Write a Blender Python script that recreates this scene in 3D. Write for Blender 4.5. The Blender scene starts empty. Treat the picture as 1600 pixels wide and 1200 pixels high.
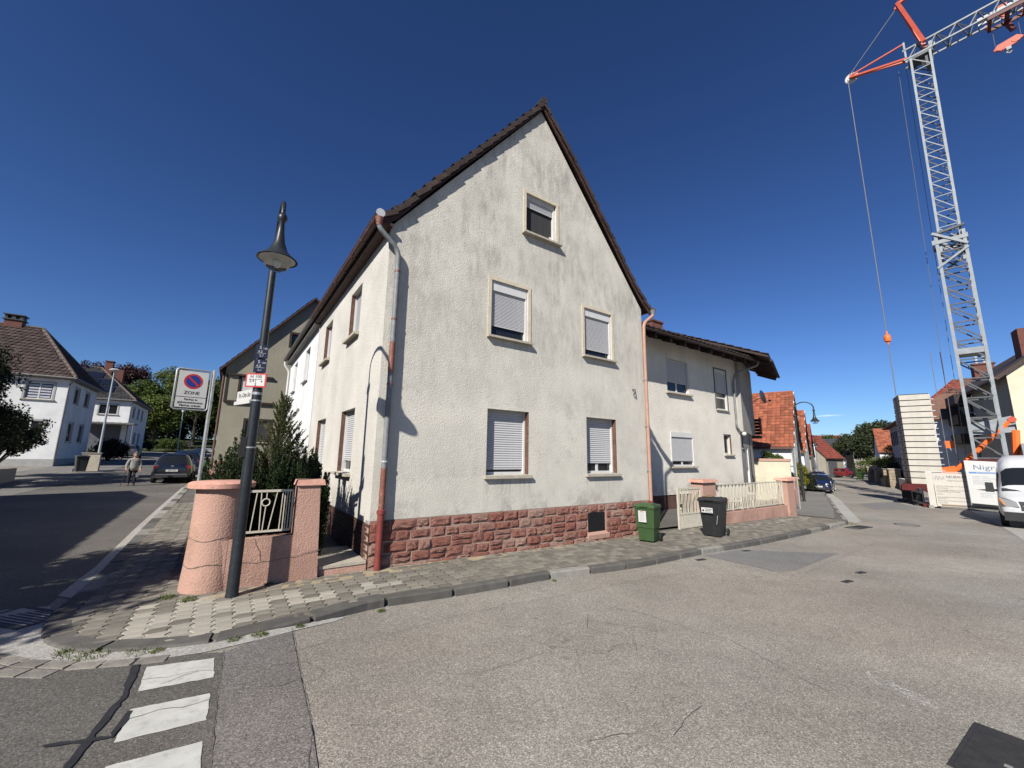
import bpy, bmesh, math, random
import numpy as np
from mathutils import Vector, Matrix
R = math.radians
random.seed(7)
rng = np.random.default_rng(7)
SC = bpy.context.scene
COL = SC.collection

# ------------------------------------------------------------------ camera, sky, sun, exposure
FPX, PITCH, ROLL = 633.08, R(10.0787), R(0.852)
cam_d = bpy.data.cameras.new('camera')
cam_d.sensor_fit = 'HORIZONTAL'; cam_d.sensor_width = 36.0
cam_d.lens = 36.0 * FPX / 1600.0
cam_d.clip_start = 0.05; cam_d.clip_end = 5000
cam = bpy.data.objects.new('camera', cam_d); COL.objects.link(cam)
cam.matrix_world = Matrix.Translation((0, 0, 2.0)) @ Matrix.Rotation(R(90) + PITCH, 4, 'X') @ Matrix.Rotation(ROLL, 4, 'Z')
SC.camera = cam

SUN_AZ, SUN_EL = R(65.9), R(36.3)          # direction the light travels (from +X, counter-clockwise), elevation
wd = bpy.data.worlds.new('World'); SC.world = wd; wd.use_nodes = True
nt = wd.node_tree
sky = nt.nodes.new('ShaderNodeTexSky'); sky.sky_type = 'NISHITA'; sky.sun_disc = False
sky.sun_elevation = SUN_EL
sdx, sdy = -math.cos(SUN_AZ), -math.sin(SUN_AZ)
sky.sun_rotation = math.atan2(sdx, sdy) % (2 * math.pi)
sky.altitude = 150; sky.air_density = 1.0; sky.dust_density = 0.25; sky.ozone_density = 3.0
gam = nt.nodes.new('ShaderNodeGamma'); gam.inputs[1].default_value = 1.3; nt.links.new(sky.outputs[0], gam.inputs[0])   # the deep, clear blue of the photograph
tnt = nt.nodes.new('ShaderNodeMix'); tnt.data_type = 'RGBA'; tnt.blend_type = 'MULTIPLY'; tnt.inputs[0].default_value = 1.0
tnt.inputs[7].default_value = (.414, .518, .702, 1); nt.links.new(gam.outputs[0], tnt.inputs[6])
bg = nt.nodes['Background']; bg.inputs[1].default_value = 0.05
nt.links.new(tnt.outputs[2], bg.inputs[0])
sun_d = bpy.data.lights.new('sun', 'SUN'); sun_d.energy = 5.0; sun_d.angle = R(0.53); sun_d.color = (1, 0.945, 0.86)
sun = bpy.data.objects.new('sun', sun_d); COL.objects.link(sun)
sun.location = (-20, -40, 60)
tv = Vector((math.cos(SUN_AZ) * math.cos(SUN_EL), math.sin(SUN_AZ) * math.cos(SUN_EL), -math.sin(SUN_EL)))
sun.rotation_euler = tv.to_track_quat('-Z', 'Y').to_euler()
SC.view_settings.view_transform = 'Standard'; SC.view_settings.look = 'None'
SC.view_settings.exposure = 0.80; SC.view_settings.gamma = 1.0; SC.view_settings.use_curve_mapping = False

# ------------------------------------------------------------------ frames of the place
AZ = R(34.69)                               # gable direction of the corner house
CX, CY = -2.527, 7.619                      # its street corner
UX, UY = math.cos(AZ), math.sin(AZ)
SE = R(52.0)                                # direction of the right-hand street
EX, EY = math.cos(SE), math.sin(SE)
def uv(u, v): return (CX + u * UX - v * UY, CY + u * UY + v * UX)
def toloc(x, y): dx, dy = x - CX, y - CY; return (dx * UX + dy * UY, -dx * UY + dy * UX)
def st(a, b): return (a * EX - b * EY, a * EY + b * EX)
def clip(x, a, b): return max(a, min(b, x))
def sstep(a, b, x): t = clip((x - a) / (b - a), 0, 1); return t * t * (3 - 2 * t)
def GZ(x, y):                               # lie of the pavements: falls along the right street, climbs along the left one
    s = x * .643 + y * .766; t = -x * .67 + y * .742
    return -0.0145 * clip(s - 3, 0, 50) + 0.012 * clip(t - 8, 0, 90) + 0.018 * clip(t - 30, 0, 68)
def RZ(x, y):                               # carriageway level, kerb nearly flush at the corner
    return GZ(x, y) - (.032 + .088 * sstep(-1.9, -.3, toloc(x, y)[0]))

# ------------------------------------------------------------------ mesh helpers
class MB:
    def __init__(s): s.v = []; s.f = []
    def add(s, vs, fs):
        n = len(s.v); s.v += [tuple(p) for p in vs]; s.f += [tuple(i + n for i in f) for f in fs]; return s
    def box(s, x0, x1, y0, y1, z0, z1):
        return s.add([(x0, y0, z0), (x1, y0, z0), (x1, y1, z0), (x0, y1, z0), (x0, y0, z1), (x1, y0, z1), (x1, y1, z1), (x0, y1, z1)],
                     [(0, 3, 2, 1), (4, 5, 6, 7), (0, 1, 5, 4), (1, 2, 6, 5), (2, 3, 7, 6), (3, 0, 4, 7)])
    def frustum(s, b, t, z0, z1):           # b, t = (x0,x1,y0,y1)
        return s.add([(b[0], b[2], z0), (b[1], b[2], z0), (b[1], b[3], z0), (b[0], b[3], z0), (t[0], t[2], z1), (t[1], t[2], z1), (t[1], t[3], z1), (t[0], t[3], z1)],
                     [(0, 3, 2, 1), (4, 5, 6, 7), (0, 1, 5, 4), (1, 2, 6, 5), (2, 3, 7, 6), (3, 0, 4, 7)])
    def beam(s, p0, p1, w, h, up=(0, 0, 1)):
        p0, p1 = Vector(p0), Vector(p1); d = (p1 - p0).normalized(); up = Vector(up)
        if abs(d.dot(up)) > .98: up = Vector((1, 0, 0)) if abs(d.x) < .9 else Vector((0, 1, 0))
        a = d.cross(up).normalized(); b = a.cross(d).normalized(); vs = []
        for p in (p0, p1):
            for i, j in ((-1, -1), (1, -1), (1, 1), (-1, 1)): vs.append(p + a * (i * w / 2) + b * (j * h / 2))
        return s.add(vs, [(0, 3, 2, 1), (4, 5, 6, 7), (0, 1, 5, 4), (1, 2, 6, 5), (2, 3, 7, 6), (3, 0, 4, 7)])
    def prism(s, pts, vec):
        n = len(pts); vec = Vector(vec); vs = [Vector(p) for p in pts]; vs += [p + vec for p in vs]
        fs = [tuple(range(n))[::-1], tuple(range(n, 2 * n))] + [(i, (i + 1) % n, n + (i + 1) % n, n + i) for i in range(n)]
        return s.add(vs, fs)
    def poly(s, pts): return s.add(pts, [tuple(range(len(pts)))])
    def path(s, pts, rad, n=8, caps=True):
        pts = [Vector(p) for p in pts]; m = len(pts)
        rad = rad if isinstance(rad, (list, tuple)) else [rad] * m
        vs = []; ref = None
        for i, p in enumerate(pts):
            d = (pts[min(i + 1, m - 1)] - pts[max(i - 1, 0)]).normalized()
            if ref is None: ref = Vector((0, 0, 1)) if abs(d.z) < .9 else Vector((1, 0, 0))
            a = d.cross(ref).normalized(); b = a.cross(d).normalized(); ref = b
            for k in range(n):
                t = 2 * math.pi * k / n; vs.append(p + (a * math.cos(t) + b * math.sin(t)) * rad[i])
        fs = [(i * n + k, i * n + (k + 1) % n, (i + 1) * n + (k + 1) % n, (i + 1) * n + k) for i in range(m - 1) for k in range(n)]
        if caps: fs += [tuple(range(n))[::-1], tuple(range((m - 1) * n, m * n))]
        return s.add(vs, fs)
    def tube(s, p0, p1, r0, r1=None, n=8): return s.path([p0, p1], [r0, r0 if r1 is None else r1], n)
    def lathe(s, prof, c=(0, 0, 0), n=16, axis='Z'):
        vs = []; fs = []
        for r, z in prof:
            for k in range(n):
                t = 2 * math.pi * k / n; q = (r * math.cos(t), r * math.sin(t), z)
                if axis == 'Y': q = (q[0], q[2], q[1])
                if axis == 'X': q = (q[2], q[0], q[1])
                vs.append((c[0] + q[0], c[1] + q[1], c[2] + q[2]))
        for i in range(len(prof) - 1):
            for k in range(n): fs.append((i * n + k, i * n + (k + 1) % n, (i + 1) * n + (k + 1) % n, (i + 1) * n + k))
        if prof[0][0] > 1e-4: fs.append(tuple(range(n))[::-1])
        if prof[-1][0] > 1e-4: fs.append(tuple(range((len(prof) - 1) * n, len(prof) * n)))
        return s.add(vs, fs)
    def mesh(s, name, m=None, smooth=False, fix=True):
        me = bpy.data.meshes.new(name); me.from_pydata(s.v, [], s.f)
        if fix and len(s.f) < 60000:
            bm = bmesh.new(); bm.from_mesh(me); bmesh.ops.recalc_face_normals(bm, faces=bm.faces); bm.to_mesh(me); bm.free()
        if m: me.materials.append(m)
        if smooth:
            me.polygons.foreach_set('use_smooth', [True] * len(me.polygons))
            try: me.set_sharp_from_angle(angle=R(38))
            except Exception: pass
        me.update(); return me

def props(o, label=None, cat=None, group=None, kind=None):
    if label: o['label'] = label
    if cat: o['category'] = cat
    if group: o['group'] = group
    if kind: o['kind'] = kind
    return o
def link(name, me, parent=None, loc=(0, 0, 0), rot=(0, 0, 0), scale=(1, 1, 1)):
    o = bpy.data.objects.new(name, me); COL.objects.link(o); o.parent = parent
    o.location = loc; o.rotation_euler = rot; o.scale = scale; return o
def mk(name, mb, m, parent=None, smooth=False, loc=(0, 0, 0), rot=(0, 0, 0), **kw):
    return props(link(name, mb.mesh(name, m, smooth), parent, loc, rot), **kw)
def root(name, xy, z, rz, label, cat, group=None):
    o = bpy.data.objects.new(name, None); COL.objects.link(o); o.empty_display_size = .2
    o.location = (xy[0], xy[1], z); o.rotation_euler = (0, 0, rz); return props(o, label, cat, group)
def clone(o, loc=None, rz=None, label=None, group=None):   # a copy of a thing with its parts and sub-parts
    c = o.copy(); COL.objects.link(c)
    if loc is not None: c.location = loc
    if rz is not None: c.rotation_euler = (0, 0, rz)
    if label: c['label'] = label
    if group: c['group'] = group
    for k in list(o.children):
        d = k.copy(); COL.objects.link(d); d.parent = c
        for g in list(k.children):
            e = g.copy(); COL.objects.link(e); e.parent = d
    return c
def text(body, size, m, parent, loc, rot=(R(90), 0, 0), name='lettering', align='CENTER', sx=1.0):
    cu = bpy.data.curves.new(name, 'FONT'); cu.body = body; cu.size = size; cu.align_x = align; cu.align_y = 'CENTER'; cu.extrude = .0015
    cu.resolution_u = 2; t_ = bpy.data.objects.new('t', cu); COL.objects.link(t_)
    dg = bpy.context.evaluated_depsgraph_get(); me = bpy.data.meshes.new_from_object(t_.evaluated_get(dg)); bpy.data.objects.remove(t_); bpy.data.curves.remove(cu)
    me.name = name; me.materials.clear(); me.materials.append(m)
    return props(link(name, me, parent, loc, rot, (sx, 1, 1)), kind='stuff')

# ------------------------------------------------------------------ materials
MATS = {}
KA = .79                                     # scales base colours down; under the raised exposure this deepens shaded surfaces
class NG:
    def __init__(s, name):
        m = bpy.data.materials.new(name); m.use_nodes = True; s.m = m; s.t = m.node_tree; s.n = s.t.nodes; s.b = s.n['Principled BSDF']
    def new(s, ty, **kw):
        n = s.n.new(ty)
        for k, v in kw.items(): setattr(n, k, v)
        return n
    def lk(s, a, b): s.t.links.new(a, b)
    def coord(s, obj=True, scale=(1, 1, 1)):
        if obj: o = s.new('ShaderNodeTexCoord').outputs['Object']
        else: o = s.new('ShaderNodeNewGeometry').outputs['Position']
        mp = s.new('ShaderNodeMapping'); mp.inputs['Scale'].default_value = scale; s.lk(o, mp.inputs[0]); return mp.outputs[0]
    def noise(s, co, scale, detail=4, rough=.6):
        n = s.new('ShaderNodeTexNoise'); n.inputs['Scale'].default_value = scale; n.inputs['Detail'].default_value = detail
        n.inputs['Roughness'].default_value = rough; s.lk(co, n.inputs['Vector']); return n.outputs['Fac']
    def ramp(s, fac, stops):
        r = s.new('ShaderNodeValToRGB'); e = r.color_ramp.elements
        while len(e) < len(stops): e.new(.5)
        for el, (p, c) in zip(e, stops):
            el.position = p; el.color = (*c, 1) if isinstance(c, tuple) else (c, c, c, 1)
        s.lk(fac, r.inputs[0]); return r.outputs[0]
    def mix(s, a, b, fac, mode='MIX'):
        n = s.new('ShaderNodeMix', data_type='RGBA', blend_type=mode)
        for ix, val in ((6, a), (7, b), (0, fac)):
            sock = n.inputs[ix]
            if hasattr(val, 'links'): s.lk(val, sock)
            elif ix == 0: sock.default_value = val
            elif isinstance(val, tuple): sock.default_value = (*val, 1)
            else: sock.default_value = (val, val, val, 1)
        return n.outputs[2]
    def math(s, op, a, b=None):
        n = s.new('ShaderNodeMath', operation=op)
        for i, v in enumerate((a, b)):
            if v is None: continue
            if hasattr(v, 'links'): s.lk(v, n.inputs[i])
            else: n.inputs[i].default_value = v
        return n.outputs[0]
    def bump(s, h, strength=.4, dist=.01):
        n = s.new('ShaderNodeBump'); n.inputs['Strength'].default_value = strength; n.inputs['Distance'].default_value = dist
        s.lk(h, n.inputs['Height']); s.lk(n.outputs[0], s.b.inputs['Normal'])
    def col(s, c): 
        if hasattr(c, 'links'): s.lk(c, s.b.inputs['Base Color'])
        else: s.b.inputs['Base Color'].default_value = (*c, 1)
    def done(s, rough=.8, metal=0.0, spec=.3):
        s.b.inputs['Roughness'].default_value = rough; s.b.inputs['Metallic'].default_value = metal
        s.b.inputs['Specular IOR Level'].default_value = spec; return s.m

def M(name, c, rough=.8, var=.12, scale=3.0, bump=0.0, bscale=80.0, bdist=.004, metal=0.0, spec=.3, orand=0.0, island=0.0, dirt=0.0, dirtc=(.05, .045, .04), world=False, stretch=(1, 1, 1)):
    if name in MATS: return MATS[name]
    c = tuple(x * KA for x in c); dirtc = tuple(x * KA for x in dirtc); g = NG(name); co = g.coord(not world, stretch)
    f = g.noise(co, scale, 5, .62)
    cc = g.mix(tuple(x * (1 - var) for x in c), tuple(min(1, x * (1 + var)) for x in c), g.ramp(f, [(.3, 0.), (.7, 1.)]))
    if orand: 
        oi = g.new('ShaderNodeObjectInfo').outputs['Random']
        cc = g.mix(cc, g.ramp(oi, [(0., 1 - orand), (1., 1 + orand * .6)]), 1.0, 'MULTIPLY')
    if island:
        oi = g.new('ShaderNodeNewGeometry').outputs['Random Per Island']
        cc = g.mix(cc, g.ramp(oi, [(0., 1 - island), (1., 1 + island * .6)]), 1.0, 'MULTIPLY')
    if dirt:
        f2 = g.noise(co, scale * 2.7, 6, .7)
        cc = g.mix(cc, dirtc, g.math('MULTIPLY', g.ramp(f2, [(.5, 0.), (.72, 1.)]), dirt))
    g.col(cc)
    if bump: g.bump(g.noise(co, bscale, 3, .6), bump, bdist)
    MATS[name] = g.done(rough, metal, spec); return MATS[name]

def plaster_mat(name, base, grain, streak, blotch, stainc=(.10, .10, .095), gscale=95., streak_dir=(9, 9, .55), gspeck=.35, sills=()):
    """rough-cast render: stippled relief with dirt sitting in the hollows, vertical rain streaks and grey blotches"""
    base = tuple(x * KA for x in base); stainc = tuple(x * KA for x in stainc); g = NG(name); co = g.coord(True); so = g.coord(True, streak_dir)
    vor = g.new('ShaderNodeTexVoronoi'); vor.inputs['Scale'].default_value = gscale * .55; g.lk(co, vor.inputs['Vector'])
    n1 = g.noise(co, gscale, 3, .7)
    h = g.math('ADD', g.math('MULTIPLY', vor.outputs['Distance'], .9), g.math('MULTIPLY', n1, .8))
    pits = g.ramp(n1, [(.30, 1.), (.50, 0.)])
    c = g.mix(tuple(x * .9 for x in base), tuple(min(1, x * 1.07) for x in base), g.ramp(g.noise(co, .9, 4, .6), [(.35, 0.), (.65, 1.)]))
    st_ = g.ramp(g.noise(so, 1.0, 6, .72), [(.38, 0.), (.62, 1.)])
    big = g.ramp(g.noise(co, .55, 4, .6), [(.36, 0.), (.56, 1.)])
    sepz = g.new('ShaderNodeSeparateXYZ'); g.lk(g.coord(True), sepz.inputs[0])
    up = g.ramp(g.math('DIVIDE', sepz.outputs[2], 12.0), [(.2, .16), (.58, .95), (1., 1.)])
    stain = g.math('MULTIPLY', g.math('MULTIPLY', st_, big), streak); stain = g.math('MULTIPLY', stain, up)
    bl = g.math('MULTIPLY', g.ramp(g.noise(co, 1.7, 7, .75), [(.52, 0.), (.68, 1.)]), blotch)
    low = g.math('MULTIPLY', g.ramp(g.math('DIVIDE', sepz.outputs[2], 12.0), [(.068, 1.), (.115, 0.)]), g.ramp(g.noise(co, 1.2, 6, .72), [(.47, 0.), (.60, .95)]))
    tot = g.math('MAXIMUM', g.math('MAXIMUM', stain, bl), low)
    fine = g.ramp(g.noise(g.coord(True, (16, 16, .5)), 1.0, 5, .7), [(.42, 0.), (.62, 1.)])
    for (s0, s1, sz) in sills:               # rain runs below the window sills
        ux = g.math('MULTIPLY', g.math('GREATER_THAN', sepz.outputs[0], s0), g.math('LESS_THAN', sepz.outputs[0], s1))
        dz = g.ramp(g.math('SUBTRACT', sz, sepz.outputs[2]), [(0., 0.), (.01, 1.), (.35, .5), (1., 0.)])
        tot = g.math('MAXIMUM', tot, g.math('MULTIPLY', g.math('MULTIPLY', ux, dz), g.math('MULTIPLY', fine, .65)))
    c = g.mix(c, stainc, g.math('MULTIPLY', tot, g.math('ADD', .45, g.math('MULTIPLY', pits, .55))))
    c = g.mix(c, tuple(x * .5 for x in base), g.math('MULTIPLY', pits, gspeck))
    g.col(c); g.bump(h, grain, .012); MATS[name] = g.done(.92, 0, .15); return MATS[name]

def asphalt_mat(name, base, speck=1.0, patch=.25, warm=(1.0, .96, .9), sc=105., crackle=False):
    g = NG(name); co = g.coord(False)
    v = g.new('ShaderNodeTexVoronoi'); v.inputs['Scale'].default_value = sc; g.lk(co, v.inputs['Vector'])
    sx = g.new('ShaderNodeSeparateColor'); g.lk(v.outputs['Color'], sx.inputs[0])
    f = g.ramp(sx.outputs[0], [(0., 1 - .55 * speck), (.45, 1.), (.82, 1 + .3 * speck), (1., 1 + 1.1 * speck)])
    v2 = g.noise(co, sc * .45, 4, .75)
    f2 = g.ramp(v2, [(.3, 1 - .35 * speck), (.7, 1 + .35 * speck)])
    big = g.ramp(g.noise(co, .35, 5, .65), [(.3, 1 - patch), (.7, 1 + patch * .6)])
    med = g.ramp(g.noise(co, 2.3, 6, .7), [(.3, .9), (.7, 1.08)])
    tint = g.mix((1.02, .985, .955), (.98, .995, .99), g.ramp(g.noise(co, .22, 3, .5), [(.4, 0.), (.6, 1.)]))
    c = g.mix(tuple(base * w for w in warm), f, 1.0, 'MULTIPLY')
    for k in (f2, big, med, tint): c = g.mix(c, k, 1.0, 'MULTIPLY')
    if crackle:                              # hairline crazing in worn zones, tyre-polished lanes, oil drips
        wp = g.new('ShaderNodeTexNoise'); wp.inputs['Scale'].default_value = 2.2; wp.inputs['Detail'].default_value = 4; g.lk(co, wp.inputs['Vector'])
        wv = g.new('ShaderNodeVectorMath', operation='SCALE'); wv.inputs['Scale'].default_value = .55; g.lk(wp.outputs['Color'], wv.inputs[0])
        av = g.new('ShaderNodeVectorMath', operation='ADD'); g.lk(co, av.inputs[0]); g.lk(wv.outputs[0], av.inputs[1])
        ve = g.new('ShaderNodeTexVoronoi', feature='DISTANCE_TO_EDGE'); ve.inputs['Scale'].default_value = 1.15; g.lk(av.outputs[0], ve.inputs['Vector'])
        zone = g.ramp(g.noise(co, .28, 3, .5), [(.48, 0.), (.60, 1.)])
        c = g.mix(c, (.06, .055, .048), g.math('MULTIPLY', g.math('MULTIPLY', g.ramp(ve.outputs['Distance'], [(.002, 1.), (.009, 0.)]), zone), .55))
        lane = g.ramp(g.noise(g.coord(False, (.10, .55, 1)), 1.0, 3, .5), [(.35, .88), (.65, 1.10)]); c = g.mix(c, lane, 1.0, 'MULTIPLY')
        oil = g.ramp(g.noise(co, 5.5, 2, .4), [(.70, 0.), (.77, .45)]); c = g.mix(c, (.05, .047, .043), g.math('MULTIPLY', oil, zone))
        grit = g.ramp(g.noise(co, 34., 2, .5), [(.68, 0.), (.74, .35)]); c = g.mix(c, (.42, .38, .31), grit)
    g.col(c); g.bump(g.math('ADD', sx.outputs[0], v2), .35, .006)
    MATS[name] = g.done(.88, 0, .25); return MATS[name]

def stone_mat(name, base, alt, jitter=.35):
    base = tuple(x * KA for x in base); alt = tuple(x * KA for x in alt)
    g = NG(name); co = g.coord(True)
    oi = g.new('ShaderNodeObjectInfo')
    wv = g.new('ShaderNodeVectorMath', operation='SCALE'); g.lk(oi.outputs['Location'], wv.inputs[0]); wv.inputs['Scale'].default_value = 7.3
    av = g.new('ShaderNodeVectorMath', operation='ADD'); g.lk(co, av.inputs[0]); g.lk(wv.outputs[0], av.inputs[1])
    c = g.mix(base, alt, g.ramp(oi.outputs['Random'], [(0., 0.), (.55, .25), (1., 1.)]))
    c = g.mix(c, g.ramp(g.noise(av.outputs[0], 3.2, 7, .7), [(.28, .5), (.5, 1.), (.72, 1.35)]), 1.0, 'MULTIPLY')
    c = g.mix(c, (.30, .27, .25), g.math('MULTIPLY', g.ramp(g.noise(av.outputs[0], 1.6, 5, .7), [(.55, 0.), (.7, 1.)]), .35))
    g.col(c); g.bump(g.noise(av.outputs[0], 5.0, 8, .75), .8, .12); MATS[name] = g.done(.95, 0, .1); return MATS[name]

def leaf_mat(name, c1, c2, trans=.25, rough=.6):
    c1 = tuple(x * KA for x in c1); c2 = tuple(x * KA for x in c2)
    g = NG(name); r_ = g.new('ShaderNodeNewGeometry').outputs['Random Per Island']
    c = g.mix(c1, c2, r_); g.col(c); g.done(rough, 0, .25)
    tr = g.new('ShaderNodeBsdfTranslucent'); g.lk(c, tr.inputs[0]); ms = g.new('ShaderNodeMixShader'); ms.inputs[0].default_value = trans
    out = g.n['Material Output']; g.lk(g.b.outputs[0], ms.inputs[1]); g.lk(tr.outputs[0], ms.inputs[2]); g.lk(ms.outputs[0], out.inputs[0])
    MATS[name] = g.m; return g.m
def glass_dark(name, c=(.012, .014, .017), rough=.06):
    if name in MATS: return MATS[name]
    g = NG(name); g.col(c); MATS[name] = g.done(rough, 0, .5); return MATS[name]
def carpaint(name, c, rough=.22, coat=1.0):
    g = NG(name); co = g.coord(True); g.col(g.mix(c, tuple(x * .8 + .012 for x in c), g.ramp(g.noise(co, 2.5, 5, .7), [(.4, 0.), (.8, .6)])))
    g.b.inputs['Coat Weight'].default_value = coat; g.b.inputs['Coat Roughness'].default_value = .06; MATS[name] = g.done(rough, 0, .5); return MATS[name]

m_gable = plaster_mat('rough_cast_grey', (.615, .592, .522), .42, .95, .55, (.10, .10, .09), 66., (5, 5, 1.6), .66, ((2.36, 3.72, 1.49), (5.43, 6.75, 1.49), (2.34, 3.64, 4.67), (5.36, 6.66, 4.67), (3.31, 4.58, 7.59)))
m_left = plaster_mat('scratched_render_cream', (.58, .56, .51), .6, .45, .10, (.22, .21, .19), 55., (24, 24, 1.2), .22)
m_white = plaster_mat('white_render', (.68, .69, .69), .35, .08, .03, (.3, .3, .3), 70., (9, 9, .55), .06)
m_wing = plaster_mat('wing_render', (.70, .665, .59), .8, .4, .16, (.16, .16, .15), 45.)
m_wing2 = plaster_mat('annex_dim_render', (.36, .345, .315), .6, .25, .10, (.16, .16, .15), 80.)  # darker than the wing: dim grazing light is put into the colour
m_olive = plaster_mat('olive_render', (.29, .275, .215), .6, .3, .12, (.10, .10, .08), 60.)
m_cream = plaster_mat('cream_render', (.60, .565, .43), .3, .1, .03, (.4, .38, .3), 50.)
m_beige = plaster_mat('beige_render', (.34, .315, .26), .4, .12, .05, (.3, .28, .24), 50.)
m_blueg = plaster_mat('blue_grey_render', (.36, .37, .42), .3, .1, .03, (.3, .3, .32), 50.)
m_pink = plaster_mat('pink_render', (.46, .285, .225), .5, .6, .4, (.26, .16, .12), 70., (7, 7, .8), .12)
m_asph = asphalt_mat('asphalt_worn', .21, .85, .18, (1, .932, .825), 118., True)
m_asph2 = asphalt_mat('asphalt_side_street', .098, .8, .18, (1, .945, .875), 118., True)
m_asph3 = asphalt_mat('asphalt_patch', .15, .5, .12, (1, .98, .96))
m_asphd = asphalt_mat('asphalt_strip', .135, .85, .15, (1, .94, .90), 118., True)
m_conc = asphalt_mat('concrete_forecourt', .29, .35, .14, (1, .97, .91), 60.)
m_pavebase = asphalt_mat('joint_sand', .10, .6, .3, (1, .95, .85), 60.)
m_paveasph = asphalt_mat('pavement_worn', .15, .7, .25, (1, .97, .92), 70.)
m_tar = M('tar_seal', (.03, .03, .032), .55, .2, 8, .2, 60)
m_crack = M('crack_dirt', (.10, .092, .08), .95, .2, 9)
m_kerb = M('basalt_kerb', (.105, .10, .092), .85, .22, 5, .5, 70, .006, orand=.22)
m_kerbl = M('concrete_kerb', (.25, .24, .215), .9, .2, 5, .5, 70, .006, orand=.15)
m_paver = M('paver_grey', (.20, .185, .155), .95, .25, 6, .6, 90, .006, orand=.30, dirt=.5, dirtc=(.10, .09, .07))
m_paverw = M('paver_light', (.36, .335, .285), .95, .16, 6, .5, 90, .006, orand=.16, dirt=.4, dirtc=(.2, .18, .15))
m_paint = M('road_paint', (.50, .50, .465), .85, .10, 5, .4, 90, .004, dirt=.45, dirtc=(.17, .16, .15), world=True)
m_stone = stone_mat('red_sandstone', (.31, .125, .095), (.43, .28, .23))
m_mortar = M('mortar', (.36, .25, .20), .95, .2, 12, .5, 50, .006)
m_brick = M('clinker_brick', (.075, .038, .032), .7, .2, 9, .3, 60, .004, orand=.4)
m_tiled = M('dark_roof_tile', (.045, .030, .026), .8, .3, 8, .4, 40, .006, orand=.35, island=.35, dirt=.35, dirtc=(.14, .12, .10))
m_tilea = M('brown_roof_tile', (.060, .040, .036), .8, .25, 5, .3, 40, .006, island=.45, dirt=.3, dirtc=(.12, .11, .10))
m_tileg = M('grey_roof_tile', (.040, .040, .042), .8, .2, 5, .3, 40, .006, island=.35)
m_tiler = M('red_roof_tile', (.30, .095, .050), .85, .22, 2.5, .3, 40, .006, island=.4, dirt=.75, dirtc=(.11, .055, .035))
m_tiler2 = M('deep_red_roof_tile', (.22, .055, .038), .85, .2, 2.5, .3, 40, .006, island=.3)
m_brownw = M('brown_board', (.055, .026, .020), .65, .3, 4, .2, 40, .004, dirt=.45, dirtc=(.20, .13, .10), stretch=(1, 1, 1))
m_reveal = M('brown_reveal', (.115, .058, .040), .8, .25, 5, .2, 50, .004, dirt=.3, dirtc=(.35, .28, .2))
m_reveald = M('dark_brown_timber', (.034, .022, .018), .75, .25, 5)
m_zinc = M('zinc_pipe', (.20, .215, .225), .6, .25, 7, .1, 60, .002, metal=.1, dirt=.6, dirtc=(.22, .10, .07))
m_zincl = M('zinc_bright', (.55, .57, .58), .45, .1, 7, metal=.3)
m_guttb = M('gutter_brown', (.115, .065, .055), .6, .25, 4, dirt=.4, dirtc=(.25, .2, .18))
m_guttg = M('gutter_grey', (.17, .165, .155), .6, .2, 4, dirt=.3)
m_redpipe = M('red_pipe', (.19, .042, .036), .5, .2, 6, dirt=.2, dirtc=(.15, .06, .05))
m_oldpipe = M('rusty_paint_pipe', (.20, .075, .05), .6, .3, 9, dirt=.4, dirtc=(.35, .34, .33))
m_peach = M('peach_pipe', (.40, .235, .175), .55, .1, 6, dirt=.12, dirtc=(.3, .2, .15))
m_shut = M('shutter_grey', (.47, .475, .485), .55, .06, 5, dirt=.1, dirtc=(.35, .35, .34))
m_pvc = M('white_pvc', (.58, .58, .57), .45, .05, 5, dirt=.1, dirtc=(.4, .4, .38))
m_sill = M('sill_stone', (.42, .38, .31), .9, .18, 8, .4, 90, .004, dirt=.5, dirtc=(.16, .15, .13))
m_surr = M('surround_cream', (.56, .50, .38), .85, .12, 6, .2, 60, .003, dirt=.25, dirtc=(.25, .22, .18))
m_glass = glass_dark('window_glass')
m_curt = M('curtain', (.035, .035, .038), .9, .4, 1.0, stretch=(30, 30, 0.2))
m_black = M('black_void', (.006, .006, .006), .9, .1)
m_chim = M('chimney_brick', (.14, .058, .045), .9, .3, 9, .3, 40, .006, dirt=.3)
m_lamp = M('lamp_paint', (.030, .035, .040), .38, .2, 9, .08, 90, .002, metal=.3, dirt=.18, dirtc=(.12, .12, .12))
m_galv = M('galvanised', (.42, .44, .45), .42, .18, 12, metal=.55)
m_steel = M('crane_steel', (.26, .285, .305), .55, .15, 3, metal=.1, dirt=.3, dirtc=(.25, .25, .25))
m_steeld = M('crane_steel_dark', (.10, .105, .11), .6, .2, 3, metal=.2)
m_cred = M('crane_red', (.50, .09, .05), .5, .1, 3)
m_corange = M('crane_orange', (.85, .16, .03), .5, .06, 3)
m_cdark = M('crane_dark_red', (.095, .014, .014), .5, .2, 3)
m_ballast = M('ballast_concrete', (.47, .445, .39), .9, .08, 3, .2, 40, .004, orand=.06, dirt=.2, dirtc=(.4, .36, .3))
m_wire = M('wire_rope', (.16, .16, .17), .6, .1)
m_wsign = M('sign_white', (.52, .52, .51), .5, .03, 4)
m_blk = M('print_black', (.02, .02, .022), .6, .05)
m_blueprint = M('print_blue', (.10, .22, .45), .6, .05)
m_red = M('sign_red', (.45, .03, .035), .5, .06)
m_blue = M('sign_blue', (.015, .035, .22), .5, .06)
m_navy = M('sign_navy', (.010, .016, .045), .45, .1)
m_railw = M('rail_cream', (.52, .485, .40), .6, .1, 8, dirt=.5, dirtc=(.30, .22, .15))
m_binG = M('bin_green', (.035, .075, .025), .5, .1, 4, dirt=.15, dirtc=(.12, .13, .09))
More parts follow.
